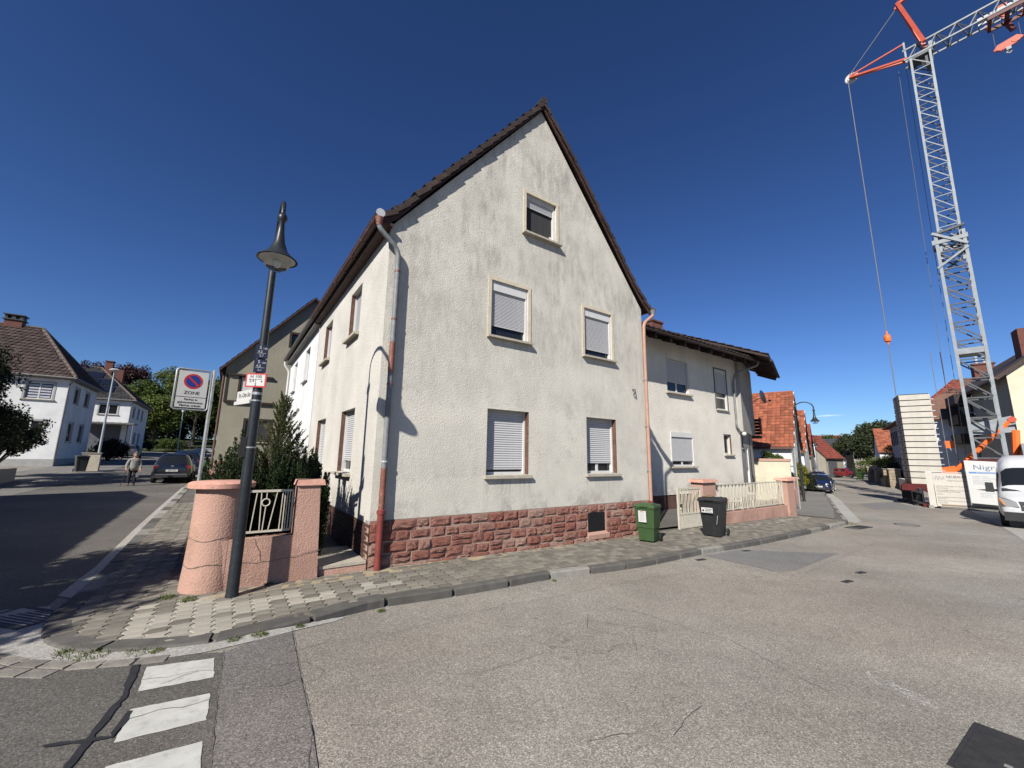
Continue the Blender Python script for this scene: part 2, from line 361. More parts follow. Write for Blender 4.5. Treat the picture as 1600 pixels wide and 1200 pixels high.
m_binB = M('bin_black', (.018, .019, .021), .48, .15, 4, dirt=.12, dirtc=(.09, .085, .08))
m_rub = M('rubber', (.02, .02, .02), .85, .2)
m_yell = M('yellow_plastic', (.85, .60, .02), .5, .05)
m_grass = M('grass', (.055, .085, .022), .95, .35, 1.2, .5, 20, .05, world=True)
m_earth = M('earth', (.10, .09, .07), .95, .3, .8, .4, 8, .03, world=True)
m_bark = M('bark', (.055, .042, .032), .95, .3, 6, .6, 20, .02)
m_solar = M('solar_panel', (.010, .013, .022), .2, .1, 3, spec=.5)
m_iron = M('cast_iron', (.055, .053, .050), .6, .25, 9, .3, 60, .003, metal=.4)
m_wallst = M('rubble_wall', (.27, .22, .16), .95, .3, 4, .8, 9, .05)
m_lf_yew = leaf_mat('yew_needles', (.010, .020, .008), (.030, .052, .014), .12)
m_lf_yewl = leaf_mat('conifer_sprigs', (.055, .070, .022), (.14, .15, .055), .2)
m_lf_dark = leaf_mat('dark_leaves', (.012, .018, .010), (.035, .045, .020), .15)
m_lf_mid = leaf_mat('green_leaves', (.030, .055, .010), (.095, .130, .025), .3)
m_lf_lite = leaf_mat('light_leaves', (.060, .090, .015), (.150, .180, .040), .3)
m_lf_purp = leaf_mat('copper_leaves', (.020, .008, .010), (.060, .018, .020), .2)
m_lf_pine = leaf_mat('pine_needles', (.020, .032, .014), (.060, .075, .030), .15)
m_lf_yel = leaf_mat('yellow_green_leaves', (.12, .13, .01), (.26, .24, .02), .3)
m_lf_red = leaf_mat('red_leaves', (.10, .010, .018), (.22, .03, .04), .25)

# ------------------------------------------------------------------ ground, roads, pavements
LX = [-110 + 2.5 * i for i in range(40)] + [-10 + .4 * i for i in range(50)] + [10 + 2.5 * i for i in range(41)]   # one lattice for every sheet, so that stacked sheets never cross
LY = [-40 + 2.5 * i for i in range(16)] + [.4 * i for i in range(36)] + [15 + 2.5 * i for i in range(55)]
def drape(poly, step, zf, skirt=0.0):
    bm = bmesh.new(); bm.faces.new([bm.verts.new((x, y, 0)) for x, y in poly])
    xs = [p[0] for p in poly]; ys = [p[1] for p in poly]
    for ax, lo, hi, L in ((0, min(xs), max(xs), LX), (1, min(ys), max(ys), LY)):
        for c in L:
            if lo < c < hi:
                bmesh.ops.bisect_plane(bm, geom=bm.verts[:] + bm.edges[:] + bm.faces[:], plane_co=(c, 0, 0) if ax == 0 else (0, c, 0), plane_no=(1, 0, 0) if ax == 0 else (0, 1, 0), dist=1e-5)
    bmesh.ops.triangulate(bm, faces=[f for f in bm.faces if len(f.verts) > 4])
    for f in bm.faces:
        f.normal_update()
        if f.normal.z < 0: f.normal_flip()
    if skirt:
        ed = [e for e in bm.edges if len(e.link_faces) == 1]
        r = bmesh.ops.extrude_edge_only(bm, edges=ed); nv = {v for v in r['geom'] if isinstance(v, bmesh.types.BMVert)}
    else: nv = set()
    for v in bm.verts: v.co.z = zf(v.co.x, v.co.y) - (skirt if v in nv else 0)
    mb = MB(); bm.verts.index_update(); mb.v = [tuple(v.co) for v in bm.verts]; mb.f = [tuple(v.index for v in f.verts) for f in bm.faces]; bm.free(); return mb
def sheet(name, poly, m, zf, step=2.0, kind='structure', label=None, cat=None, parent=None, skirt=0.0):
    mb = drape(poly, step, zf, skirt); o = link(name, mb.mesh(name, m, False, False), parent); return props(o, label, cat, None, kind)
def ribbon(pts, w, zf, seg=.12, jit=0.0, m=None):
    """thin strip along a polyline, following the lie of the road"""
    P = []
    for (x0, y0), (x1, y1) in zip(pts, pts[1:]):
        n = max(1, int(math.hypot(x1 - x0, y1 - y0) / seg))
        P += [(x0 + (x1 - x0) * i / n, y0 + (y1 - y0) * i / n) for i in range(n)]
    P.append(pts[-1]); P = [(x + random.uniform(-jit, jit), y + random.uniform(-jit, jit)) for x, y in P]
    mb = MB(); vs = []
    for i, (x, y) in enumerate(P):
        a, b = P[max(i - 1, 0)], P[min(i + 1, len(P) - 1)]; dx, dy = b[0] - a[0], b[1] - a[1]; L = math.hypot(dx, dy) or 1
        ww = w * random.uniform(.55, 1.25) / 2 if jit else w / 2
        for s in (1, -1):
            q = (x - dy / L * ww * s, y + dx / L * ww * s); vs.append((q[0], q[1], zf(*q)))
    mb.add(vs, [(2 * i, 2 * i + 1, 2 * i + 3, 2 * i + 2) for i in range(len(P) - 1)]); return mb

gm = MB(); vs = [(0, 20, -1.2)]; fs = []
rings = (20, 60, 110, 160, 260, 420, 900, 2400)
for ri, r_ in enumerate(rings):
    for k in range(48):
        t = 2 * math.pi * k / 48; x, y = r_ * math.cos(t), 20 + r_ * math.sin(t)
        vs.append((x, y, GZ(x, y) - .6 if r_ < 300 else GZ(x * 260 / r_, y * 260 / r_) - 1.0 - r_ * .001))
for k in range(48): fs.append((0, 1 + k, 1 + (k + 1) % 48))
for ri in range(len(rings) - 1):
    for k in range(48): a = 1 + ri * 48; fs.append((a + k, a + 48 + k, a + 48 + (k + 1) % 48, a + (k + 1) % 48))
gm.add(vs, fs); mk('ground', gm, m_earth, kind='structure', label='bare earth and grass ground around the houses', cat='ground')
rm = MB(); rm.v = [(x, y, RZ(x, y)) for y in LY for x in LX]; nx = len(LX)
rm.f = [(j * nx + i, j * nx + i + 1, (j + 1) * nx + i + 1, (j + 1) * nx + i) for j in range(len(LY) - 1) for i in range(nx - 1)]
road = props(link('road', rm.mesh('road', m_asph, False, False)), 'worn pale grey asphalt street with fine cracks', 'road', None, 'structure')

KERB = [(-16.68, 21.41), (-9.3, 10.73), (-6.86, 7.29), (-6.02, 6.02), (-5.71, 5.5), (-5.39, 5.12), (-4.93, 4.73), (-4.47, 4.56), (-4.04, 4.55), (-3.59, 4.64), (-3.14, 4.81), (-2.88, 5.05), (-2.56, 5.43), (-2.1, 5.77), (-1.81, 6.15), (-0.93, 6.65), (-0.09, 7.19), (0.77, 7.78), (2.67, 8.78), (4.49, 10.08), (6.78, 11.54), (9.46, 13.47), (12.45, 15.73), (13.53, 16.94), (15.81, 20.2), (22.52, 29.49), (26.16, 34.75)]
# smooth the corner a little
KERB[12:14] = [(-2.5, 5.38), (-2.2, 5.72)]
def spline(P, n=4):                          # rounded kerb line through its measured points
    out = []
    for i in range(len(P) - 1):
        p0, p1, p2, p3 = P[max(i - 1, 0)], P[i], P[i + 1], P[min(i + 2, len(P) - 1)]
        L_ = math.hypot(p2[0] - p1[0], p2[1] - p1[1]); m = n if .2 < L_ < 3 else 1
        for k in range(m):
            t = k / m; out.append(tuple(.5 * (2 * b + (c - a) * t + (2 * a - 5 * b + 4 * c - d) * t * t + (3 * b - a - 3 * c + d) * t ** 3) if m > 1 else b for a, b, c, d in zip(p0, p1, p2, p3)))
    return out + [P[-1]]
KERB_RAW = list(KERB)
KERB = KERB[:2] + spline(KERB[2:25]) + KERB[25:]
KERBX = [uv(-4.2, 60)] + KERB + [st(110, .6)]
# side street asphalt, darker, and its seam against the main road
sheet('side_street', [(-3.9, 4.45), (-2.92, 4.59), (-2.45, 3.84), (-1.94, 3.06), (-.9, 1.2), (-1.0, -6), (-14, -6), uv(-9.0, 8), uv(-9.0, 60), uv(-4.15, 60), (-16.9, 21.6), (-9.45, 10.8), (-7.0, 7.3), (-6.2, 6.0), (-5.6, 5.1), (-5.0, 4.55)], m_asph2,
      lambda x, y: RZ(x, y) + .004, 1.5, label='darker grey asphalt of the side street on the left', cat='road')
sheet('road_patch', [(-2.92, 4.59), (-2.45, 3.84), (-1.94, 3.06), (-1.6, 2.4), (-.95, 2.4), (-1.25, 3.09), (-1.43, 3.4), (-1.92, 4.18), (-2.56, 5.22)], m_asphd, lambda x, y: RZ(x, y) + .0065, 1.0, label='brownish asphalt strip between two seams beside the stripes', cat='road patch')
sheet('asphalt_patch', [(4.56, 10.04), (5.81, 10.81), (8.18, 10.64), (5.82, 8.81), (5.37, 8.72)], m_asph3, lambda x, y: RZ(x, y) + .004, 1.0, label='smooth darker asphalt repair patch near the kerb before the bins', cat='road patch')
sheet('asphalt_patch', [(21.14, 25.59), (25.71, 27.89), (22.58, 23.22), (19.13, 21.92)], m_asph3, lambda x, y: RZ(x, y) + .004, 2.0, label='nearest wide dark repair patch across the right street', cat='road patch')
sheet('asphalt_patch', [(28.64, 33.82), (32.65, 35.63), (29.79, 32.38), (26.52, 30.94)], m_asph3, lambda x, y: RZ(x, y) + .004, 2.0, label='narrow dark repair patch across the right street, middle one', cat='road patch')
sheet('asphalt_patch', [(34.35, 41.38), (37.54, 41.95), (35.54, 39.41), (31.83, 38.23)], m_asph3, lambda x, y: RZ(x, y) + .004, 2.0, label='farthest dark repair patch across the right street', cat='road patch')
sheet('forecourt', [st(40, -3.9), (27.44, 25.93), (24.4, 22.15), (19.75, 17.08), (16.07, 13.28), (12, 8.8), (14, 4), (60, 4), st(60, -30), st(40, -30)], m_conc, lambda x, y: RZ(x, y) + .006, 2.5, label='pale concrete forecourt in front of the building site', cat='forecourt')
sheet('left_pavement', [uv(-9.0, 7), uv(-9.0, 60), uv(-13.0, 60), uv(-13, 7)], m_paveasph, lambda x, y: GZ(x, y) - .02, 2.5, label='grey pavement along the far side of the left street', cat='pavement')
sheet('gutter_strip', [(-16.68, 21.41), (-9.3, 10.73), (-6.86, 7.29), (-6.02, 6.02), (-6.30, 6.10), (-7.15, 7.45), (-9.55, 10.85), (-16.85, 21.45)], m_conc, lambda x, y: RZ(x, y) + .009, 2.0, label='pale gutter strip beside the kerb of the left street', cat='gutter')
sheet('gutter_strip', [(13.53, 16.94), (15.81, 20.2), (22.52, 29.49), (26.16, 34.75), (26.6, 34.6), (22.9, 29.1), (16.3, 20.0), (14.15, 17.0), (13.3, 16.3)], m_conc, lambda x, y: RZ(x, y) + .006, 2.0, label='pale worn gutter strip along the right street kerb', cat='gutter')

sheet('gutter_strip', [(-6.0, 5.75), (-5.71, 5.5), (-5.39, 5.12), (-4.93, 4.73), (-4.47, 4.56), (-4.04, 4.55), (-3.59, 4.64), (-3.14, 4.81), (-2.88, 5.05), (-2.56, 5.43), (-2.1, 5.77), (-2.2, 5.55), (-2.8, 4.82), (-3.1, 4.58), (-3.55, 4.38), (-4.04, 4.28), (-4.6, 4.3), (-5.2, 4.45), (-5.9, 4.75), (-6.6, 4.9), (-6.4, 5.6)], m_conc, lambda x, y: RZ(x, y) + .008, 2.0, label='pale worn gutter round the corner kerb', cat='gutter')
# light gutter blocks round the corner, single stones
gut = root('gutter_blocks', (-4.4, 4.4), RZ(-4.4, 4.4), 0, 'row of pale gutter blocks round the pavement corner', 'gutter'); gut['kind'] = 'structure'
line = [(-6.9, 4.9), (-5.9, 4.75), (-5.2, 4.45), (-4.6, 4.3), (-4.04, 4.28), (-3.55, 4.38), (-3.25, 4.5)]
def resample(L, d):
    out = []; acc = 0
    for (x0, y0), (x1, y1) in zip(L, L[1:]):
        l = math.hypot(x1 - x0, y1 - y0); t = -acc
        while t + d <= l + 1e-9:
            t += d; out.append((x0 + (x1 - x0) * t / l, y0 + (y1 - y0) * t / l, math.atan2(y1 - y0, x1 - x0)))
        acc = l - t
    return out
blk = MB().frustum((-.128, .128, -.075, .075), (-.122, .122, -.068, .068), -.1, .011).mesh('gutter_block', M('gutter_stone', (.23, .215, .19), .95, .25, 9, .6, 60, .008, orand=.25, dirt=.6, dirtc=(.10, .095, .085)))
for row in (0, 1):
    for x, y, a in resample(line if row == 0 else line[:5], .27):
        ox, oy = x + math.sin(a) * .165 * row, y - math.cos(a) * .165 * row
        link('gutter_block', blk, gut, (ox + 4.4, oy - 4.4, RZ(ox, oy) - RZ(-4.4, 4.4) + .002 + random.uniform(-.002, .003)), (random.uniform(-.01, .01), random.uniform(-.01, .01), a + random.uniform(-.02, .02)))

# painted stripes, tar seams, cracks
def flat(name, poly, m, dz, **kw): return sheet(name, poly, m, lambda x, y: RZ(x, y) + dz, .6, **kw)
def ragged(poly, n=9, j=.006):
    out = []
    for (x0, y0), (x1, y1) in zip(poly, poly[1:] + poly[:1]):
        out += [(x0 + (x1 - x0) * i / n + random.uniform(-j, j) * (i > 0), y0 + (y1 - y0) * i / n + random.uniform(-j, j) * (i > 0)) for i in range(n)]
    return out
for poly, lab in (([(-3.15, 3.87), (-3.43, 4.27), (-2.92, 4.46), (-2.68, 4.11)], 'worn white painted block nearest the pavement corner'),
                  ([(-2.76, 3.25), (-2.99, 3.63), (-2.53, 3.86), (-2.3, 3.51)], 'worn white painted block, middle one of the row'),
                  ([(-2.35, 2.62), (-2.60, 3.03), (-2.16, 3.28), (-1.90, 2.90)], 'white painted block cut off by the bottom edge of the photo')):
    o = flat('road_marking', ragged(poly), m_paint, .0085, label=lab, cat='road marking'); o['group'] = 'painted white blocks on the road'
gp = NG('faded_paint'); gco = gp.coord(False); gp.col((.46, .45, .42)); gp.lk(gp.math('MULTIPLY', gp.ramp(gp.noise(gco, 55., 3, .7), [(.45, 0.), (.6, 1.)]), gp.ramp(gp.noise(gco, 6., 3, .6), [(.40, .1), (.6, .9)])), gp.b.inputs['Alpha']); gp = gp.done(.95, 0, .1)
flat('road_marking', ragged([(3.70, 4.66), (3.84, 4.44), (3.92, 4.10), (3.80, 3.98), (3.66, 4.22), (3.62, 4.5)], 6, .02), gp, .008, label='faded white paint scuff on the open road', cat='road marking')
for pts, w in (([(-3.66, 4.43), (-3.21, 3.82), (-3.06, 3.48), (-2.84, 3.05), (-2.6, 2.5)], .055), ([(-3.2, 3.2), (-3.05, 3.24), (-2.82, 3.3), (-2.97, 3.6)], .04)):
    props(link('tar_seam', ribbon(pts, w, lambda x, y: RZ(x, y) + .0125 + .0015 * (w < .05), .06, .008).mesh('tar_seam', m_tar), road))
CR = [[(-3.32, 4.03), (-3.1, 4.1), (-2.95, 4.19), (-2.78, 4.23)], [(-3.05, 3.98), (-2.98, 4.12), (-2.9, 4.2)], [(-2.9, 3.5), (-2.75, 3.62), (-2.6, 3.66), (-2.45, 3.78)], [(-2.27, 4.62), (-1.97, 5.0), (-1.46, 5.22), (-1.22, 5.47), (-0.8, 5.85), (-0.14, 6.27), (1.08, 7.02), (2.6, 8.0), (4.4, 8.9)], [(-0.36, 4.39), (-0.02, 4.62), (0.4, 4.91), (1.11, 4.93), (1.23, 5.13), (1.5, 5.2)],
      [(0.62, 3.49), (0.88, 3.57), (1.03, 3.57)], [(1.29, 3.58), (1.57, 3.88), (1.72, 3.98)], [(1.45, 6.38), (1.86, 6.21), (2.34, 5.64), (2.69, 5.38), (2.89, 4.63), (3.04, 4.23)], [(0.9, 5.9), (1.4, 5.75), (1.9, 5.6), (2.3, 5.66)],
      [(-2.92, 4.59), (-2.45, 3.84), (-1.94, 3.06), (-1.5, 2.3)], [(-2.56, 5.22), (-1.92, 4.18), (-1.43, 3.4), (-1.1, 2.5)], [(1.1, 6.1), (1.0, 5.6), (1.5, 5.35), (1.45, 5.0)], [(-2.3, 4.35), (-2.0, 4.45), (-1.75, 4.3), (-1.8, 4.05)], [(-2.4, 3.9), (-2.0, 4.0), (-1.85, 4.25)],
      [(27.44, 25.93), (24.4, 22.15), (19.75, 17.08), (16.07, 13.28), (12, 8.8)], [(5.9, 8.6), (8.3, 10.5), (11.5, 13.0), (15.5, 16.5)]]
for pts in CR: link('crack', ribbon(pts, .0048, lambda x, y: RZ(x, y) + .0128, .07, .010).mesh('crack', m_crack), road)
for (x, y, clab) in ((4.27, 9.58, 'small iron valve cover at the near left corner of the asphalt patch'), (5.91, 10.68, 'small iron valve cover by the kerb behind the asphalt patch'), (6.33, 8.1, 'small iron valve cover on the open road, nearer of two'), (7.17, 8.79, 'small iron valve cover on the open road, farther of two')):
    b = MB().frustum((-.13, .13, -.05, .05), (-.125, .125, -.045, .045), -.02, .013); b.box(-.10, .10, -.004, .004, .013, .016)
    mk('valve_cover', b, m_iron, None, loc=(x, y, RZ(x, y)), rot=(0, 0, R(25)), label=clab, cat='cover', group='small iron covers in the road')

# manhole, iron hatch, drains
o = root('manhole', (15.35, 16.35), RZ(15.35, 16.35), 0, 'round manhole cover in the middle of the junction', 'manhole cover')
mk('ring', MB().lathe([(.38, -.02), (.38, .012), (.33, .012), (.33, -.02)], n=28), m_iron, o); mk('lid', MB().lathe([(.322, -.02), (.322, .010), (.0001, .010)], n=28), m_asph3, o)
o = root('iron_hatch', (3.72, 3.32), RZ(3.72, 3.32), R(33), 'dark rectangular iron hatch at the bottom right corner of the road', 'hatch')
mk('frame', MB().box(-.45, .45, -.32, .32, -.03, .010), m_iron, o)
for x0, x1 in ((-.42, -.005), (.005, .42)):
    b = MB().box(x0, x1, -.29, .29, -.02, .015)
    for i in range(6):
        for j in range(8):
            xx = x0 + .045 + i * (x1 - x0 - .09) / 5; yy = -.25 + j * .0714; b.box(xx - .014, xx + .014, yy - .014, yy + .014, .015, .018)
    mk('lid', b, m_iron, o)
for x in (-.28, -.12): mk('badge', MB().box(x - .02, x + .02, .05, .09, .019, .021), M('hatch_badge', (.25, .24, .22), .7), o)
o = root('storm_drain', (-5.86, 5.36), RZ(-5.86, 5.36), R(-14), 'iron storm drain grate in the left gutter', 'drain grate')
mk('frame', MB().box(-.52, .36, -.26, -.20, -.05, .014).box(-.52, .36, .20, .26, -.05, .014).box(-.52, -.46, -.2, .2, -.05, .014).box(.30, .36, -.2, .2, -.05, .014), m_iron, o)
mk('sump', MB().box(-.46, .30, -.2, .2, -.05, -.045), m_black, o)
for k in range(7): link('bar', MB().box(-.46, .30, -.0155, .0155, -.04, .010).mesh('bar', m_iron), o, (0, -.17 + k * .0567, 0))
for (x, y, a, L, lab) in ((8.42, 13.1, 38, .75, 'iron storm drain in the gutter below the black bin'), (12.6, 15.3, 30, .6, 'iron storm drain at the kerb end before the right street')):
    o = root('storm_drain', (x, y), RZ(x, y), R(a), lab, 'drain grate')
    mk('frame', MB().box(-L, L, -.22, -.17, -.05, .014).box(-L, L, .17, .22, -.05, .014).box(-L, -L + .05, -.17, .17, -.05, .014).box(L - .05, L, -.17, .17, -.05, .014), m_iron, o)
    mk('sump', MB().box(-L + .05, L - .05, -.17, .17, -.04, -.03), m_black, o)
    for k in range(9): link('bar', MB().box(-.02, .02, -.17, .17, -.03, .010).mesh('bar', m_iron), o, (-L + .12 + k * (2 * L - .24) / 8, 0, 0))

# pavement of the corner: base sheet, wavy pavers, kerb stones
def inset(L, d):                             # shift an open polyline to its left by d
    out = []
    for i, (x, y) in enumerate(L):
        a, b = L[max(i - 1, 0)], L[min(i + 1, len(L) - 1)]; dx, dy = b[0] - a[0], b[1] - a[1]; l = math.hypot(dx, dy)
        out.append((x - dy / l * d, y + dx / l * d))
    return out
inner = inset(KERBX, .08)
pave = sheet('pavement', inner + [st(110, 4.0), st(24, 3.2), uv(17, .9), uv(10, 2.6), uv(8.5, 1.0), uv(7.9, .3), uv(.3, .3), uv(-.3, 1.2), uv(-2.0, 1.0), uv(-2.3, 20), uv(-2.0, 60)], m_pavebase, lambda x, y: GZ(x, y) - .014, 1.2, label='paved footway round the corner of the house', cat='pavement', skirt=.2)
sheet('pavement_slab', [st(21.2, .15)] + inset(KERB_RAW[24:], .2) + [st(110, .8), st(110, 2.6), st(24, 1.7), st(21.6, 1.5)], m_paveasph, lambda x, y: GZ(x, y) + .002, 1.5, label='worn grey pavement along the right street', cat='pavement')
kerb = root('kerb', KERB[8], 0, 0, 'dark kerb stones edging the pavement round the corner', 'kerb'); kerb['kind'] = 'structure'
SK = resample(KERBX, .06)
i = 0; dist_seen = 0; kn = 0
while i < len(SK) - 3:
    x, y, a = SK[i]; near = math.hypot(x, y)
    L = (15 if near > 6.9 else 17) if near < 35 else 50
    seg = SK[i:min(i + L, len(SK))]
    if len(seg) < 3: break
    step = max(1, len(seg) // 5); pts = seg[::step]
    if pts[-1] is not seg[-1]: pts.append(seg[-1])
    low = clip(.032 + .088 * sstep(-1.9, -.3, toloc(x, y)[0]), 0, 1)
    w = .23 if low < .09 else .15
    vs = []; n = len(pts)
    for j, (px, py, pa) in enumerate(pts):
        if j in (0, n - 1):
            e = .004 * (1 if j == 0 else -1); px += math.cos(pa) * e; py += math.sin(pa) * e
        nx, ny = -math.sin(pa), math.cos(pa); z = GZ(px, py) + random.uniform(-.001, .003)
        for off, dz in ((0, -.35), (0, -.022), (.012, -.006), (.03, 0), (w, .001), (w, -.35)): vs.append((px + nx * off - KERB[8][0], py + ny * off - KERB[8][1], z + dz))
    fs = [(j * 6 + k, j * 6 + (k + 1) % 6, (j + 1) * 6 + (k + 1) % 6, (j + 1) * 6 + k) for j in range(n - 1) for k in range(6)] + [tuple(range(6))[::-1], tuple(range((n - 1) * 6, n * 6))]
    mb = MB().add(vs, fs); kn += 1
    link('kerb_stone', mb.mesh('kerb_stone', m_kerb if (kn % 5 and near < 16) or kn % 3 == 0 else m_kerbl), kerb); i += L

def inpoly(x, y, P):
    c = False; j = len(P) - 1
    for i in range(len(P)):
        if (P[i][1] > y) != (P[j][1] > y) and x < (P[j][0] - P[i][0]) * (y - P[i][1]) / (P[j][1] - P[i][1]) + P[i][0]: c = not c
        j = i
    return c
PW, PL = .205, .165                           # paver pitch along the house, across it
def paver_geo(s=1.0):
    g = .0045; hx, hy = PW / 2 - g, PL / 2 - g; am = .026; out = []
    ts = (-1, -.6, -.2, .2, .6, 1)
    for t in ts: out.append((hx + am * math.sin(t * math.pi), hy * t))
    for t in ts[::-1]: out.append((-hx + am * math.sin(t * math.pi), hy * t))
    n = len(out); vs = [(x * .955, y * .955, .0) for x, y in out] + [(x, y, -.010) for x, y in out] + [(x, y, -.03) for x, y in out]
    fs = [tuple(range(n))] + [(i, i + n, (i + 1) % n + n, (i + 1) % n) for i in range(n)] + [(i + n, i + 2 * n, (i + 1) % n + 2 * n, (i + 1) % n + n) for i in range(n)]
    return vs, fs
pv, pf = paver_geo(); pm_g = MB().add(pv, pf).mesh('paver', m_paver); pm_w = MB().add(pv, pf).mesh('paver', m_paverw)
zone = inset([p for p in KERB if p[0] < 13.0], .19) + [uv(17.6, -.12), uv(11.6, .0), uv(8.6, .02), uv(.0, .02), uv(-.7, .15), uv(-2.6, .15), uv(-2.75, 2), uv(-2.55, 25)]
cells = []
for iu in range(-26, 90):
    for iv in range(-24, 100):
        u, v = iu * PW, iv * PL
        if u > 18.0 or v > 12: continue
        x, y = uv(u, v)
        if inpoly(x, y, zone): cells.append((math.hypot(x, y), x, y, u, v, iu, iv))
cells.sort()
def is_light(u, v, iu, iv):
    h = math.sin(iu * 12.9898 + iv * 78.233) * 43758.5453; h -= math.floor(h)
    if -3.0 < u < -1.75 and -1.75 < v < -.2 and v < .25 - .95 * (u + 2.9) + .1: return h < (.80 if v < -.15 - .5 * (u + 3) else .4)
    if -1.75 <= u < -.72 and -1.32 < v < -.55: return h < .78 and not (iv % 4 == 0 and h > .3)
    if -.56 < u < .32 and -1.32 < v < -.78: return h < .85
    if 11.5 < u < 17 and -.75 < v < -.35: return h < .3
    if 8.2 < u < 11 and -1.2 < v < -.4: return h < .16
    return False
far = {False: MB(), True: MB()}
for k, (d, x, y, u, v, iu, iv) in enumerate(cells):
    w = is_light(u, v, iu, iv); z = GZ(x, y) + random.uniform(-.002, .003); rot = (random.uniform(-.012, .012), random.uniform(-.012, .012), AZ + random.uniform(-.012, .012))
    if k < 300: link('paver', pm_w if w else pm_g, pave, (x, y, z), rot)
    else:
        M4 = Matrix.Translation((x, y, z)) @ Matrix.Rotation(rot[2], 4, 'Z'); far[w].add([M4 @ Vector(p) for p in pv], pf)
m_paverf = M('paver_field', (.20, .185, .155), .95, .25, 6, .6, 90, .006, island=.35, dirt=.5, dirtc=(.10, .09, .07))
for w in far:
    if far[w].f: props(link('paver_field', far[w].mesh('paver_field', m_paverw if w else m_paverf, False, False), pave), kind='stuff')
# sand and dry dirt gathered in front of the walls, weeds in the kerb joints
sheet('sand_strip', ragged([uv(-2.3, -.42), uv(-.6, -.45), uv(1.5, -.32), uv(5.5, -.22), uv(8.0, -.28), uv(8.0, .0), uv(.1, .0), uv(-.8, -.1), uv(-1.7, -.1), uv(-2.2, -.25)], 10, .03), M('dry_sand', (.36, .30, .20), .98, .3, 5, .5, 50, .01, world=True, dirt=.6, dirtc=(.2, .18, .14)), lambda x, y: GZ(x, y) - .0006, .3, label='pale sand and grit gathered along the foot of the walls', cat='sand', kind='stuff')
def tuft(mb, x, y, z, r, n, h):
    for _ in range(n):
        a = random.uniform(0, 6.28); rr = r * math.sqrt(random.random()); px, py = x + rr * math.cos(a), y + rr * math.sin(a)
        b = random.uniform(0, 6.28); l = h * random.uniform(.4, 1.1); lean = random.uniform(.2, .9) * l; w = .004
        dx, dy = math.cos(b), math.sin(b)
        mb.add([(px - dy * w, py + dx * w, z), (px + dy * w, py - dx * w, z), (px + dx * lean * .5 + dy * w * .7, py + dy * lean * .5 - dx * w * .7, z + l * .7), (px + dx * lean, py + dy * lean, z + l)], [(0, 1, 2), (0, 2, 3)])
for lab, spots in (('yellow green grass tuft in the gutter at the pavement corner', [(-4.35, 4.50, 60, .16), (-4.15, 4.47, 45, .14), (-4.5, 4.53, 25, .08)]), ('small grass tufts along the front kerb joint', [(-3.75, 4.56, 30, .12), (-3.0, 4.86, 30, .07), (-2.8, 5.0, 40, .08), (-3.6, 4.58, 25, .06)]),
                   ('weeds at the foot of the pink pillar', [(uv(-2.45, -.32)[0], uv(-2.45, -.32)[1], 50, .10), (uv(-2.7, -.05)[0], uv(-2.7, -.05)[1], 40, .1), (uv(-1.5, -.12)[0], uv(-1.5, -.12)[1], 25, .06)]),
                   ('tiny weeds in the kerb joint before the house', [(-1.75, 6.02, 25, .05), (-2.5, 5.3, 25, .05), (.8, 7.66, 14, .04), (13.2, 16.6, 60, .4), (12.9, 16.2, 60, .3)])):
    b = MB()
    for x, y, n, r_ in spots: tuft(b, x, y, RZ(x, y) if 'kerb' in lab or 'gutter' in lab else GZ(x, y), r_, n * 3, .042)
    mk('grass_tuft', b, m_lf_lite, label=lab, cat='grass', kind='stuff')

# ------------------------------------------------------------------ building helpers
class Fr:                                    # a wall's plane in its building's own axes: u along, z up, o outwards
    def __init__(s, O, ax, nr): s.O, s.a, s.n = Vector(O), Vector(ax), Vector(nr)
    def p(s, u, z, o=0.0): return s.O + s.a * u + s.n * o + Vector((0, 0, z))
    def box(s, mb, u0, u1, z0, z1, o0, o1):
        return mb.add([s.p(u0, z0, o0), s.p(u1, z0, o0), s.p(u1, z0, o1), s.p(u0, z0, o1), s.p(u0, z1, o0), s.p(u1, z1, o0), s.p(u1, z1, o1), s.p(u0, z1, o1)],
                      [(0, 3, 2, 1), (4, 5, 6, 7), (0, 1, 5, 4), (1, 2, 6, 5), (2, 3, 7, 6), (3, 0, 4, 7)])
def clip_poly(P, poly):                      # P clipped against a convex counter-clockwise polygon
    for (ax, ay), (bx, by) in zip(poly, poly[1:] + poly[:1]):
        out = []
        for i in range(len(P)):
            p, q = P[i], P[(i + 1) % len(P)]
            sp = (bx - ax) * (p[1] - ay) - (by - ay) * (p[0] - ax); sq = (bx - ax) * (q[1] - ay) - (by - ay) * (q[0] - ax)
            if sp >= -1e-9: out.append(p)
            if (sp > 1e-9 and sq < -1e-9) or (sp < -1e-9 and sq > 1e-9):
                t = sp / (sp - sq); out.append((p[0] + (q[0] - p[0]) * t, p[1] + (q[1] - p[1]) * t))
        P = out
        if len(P) < 3: return []
    return P
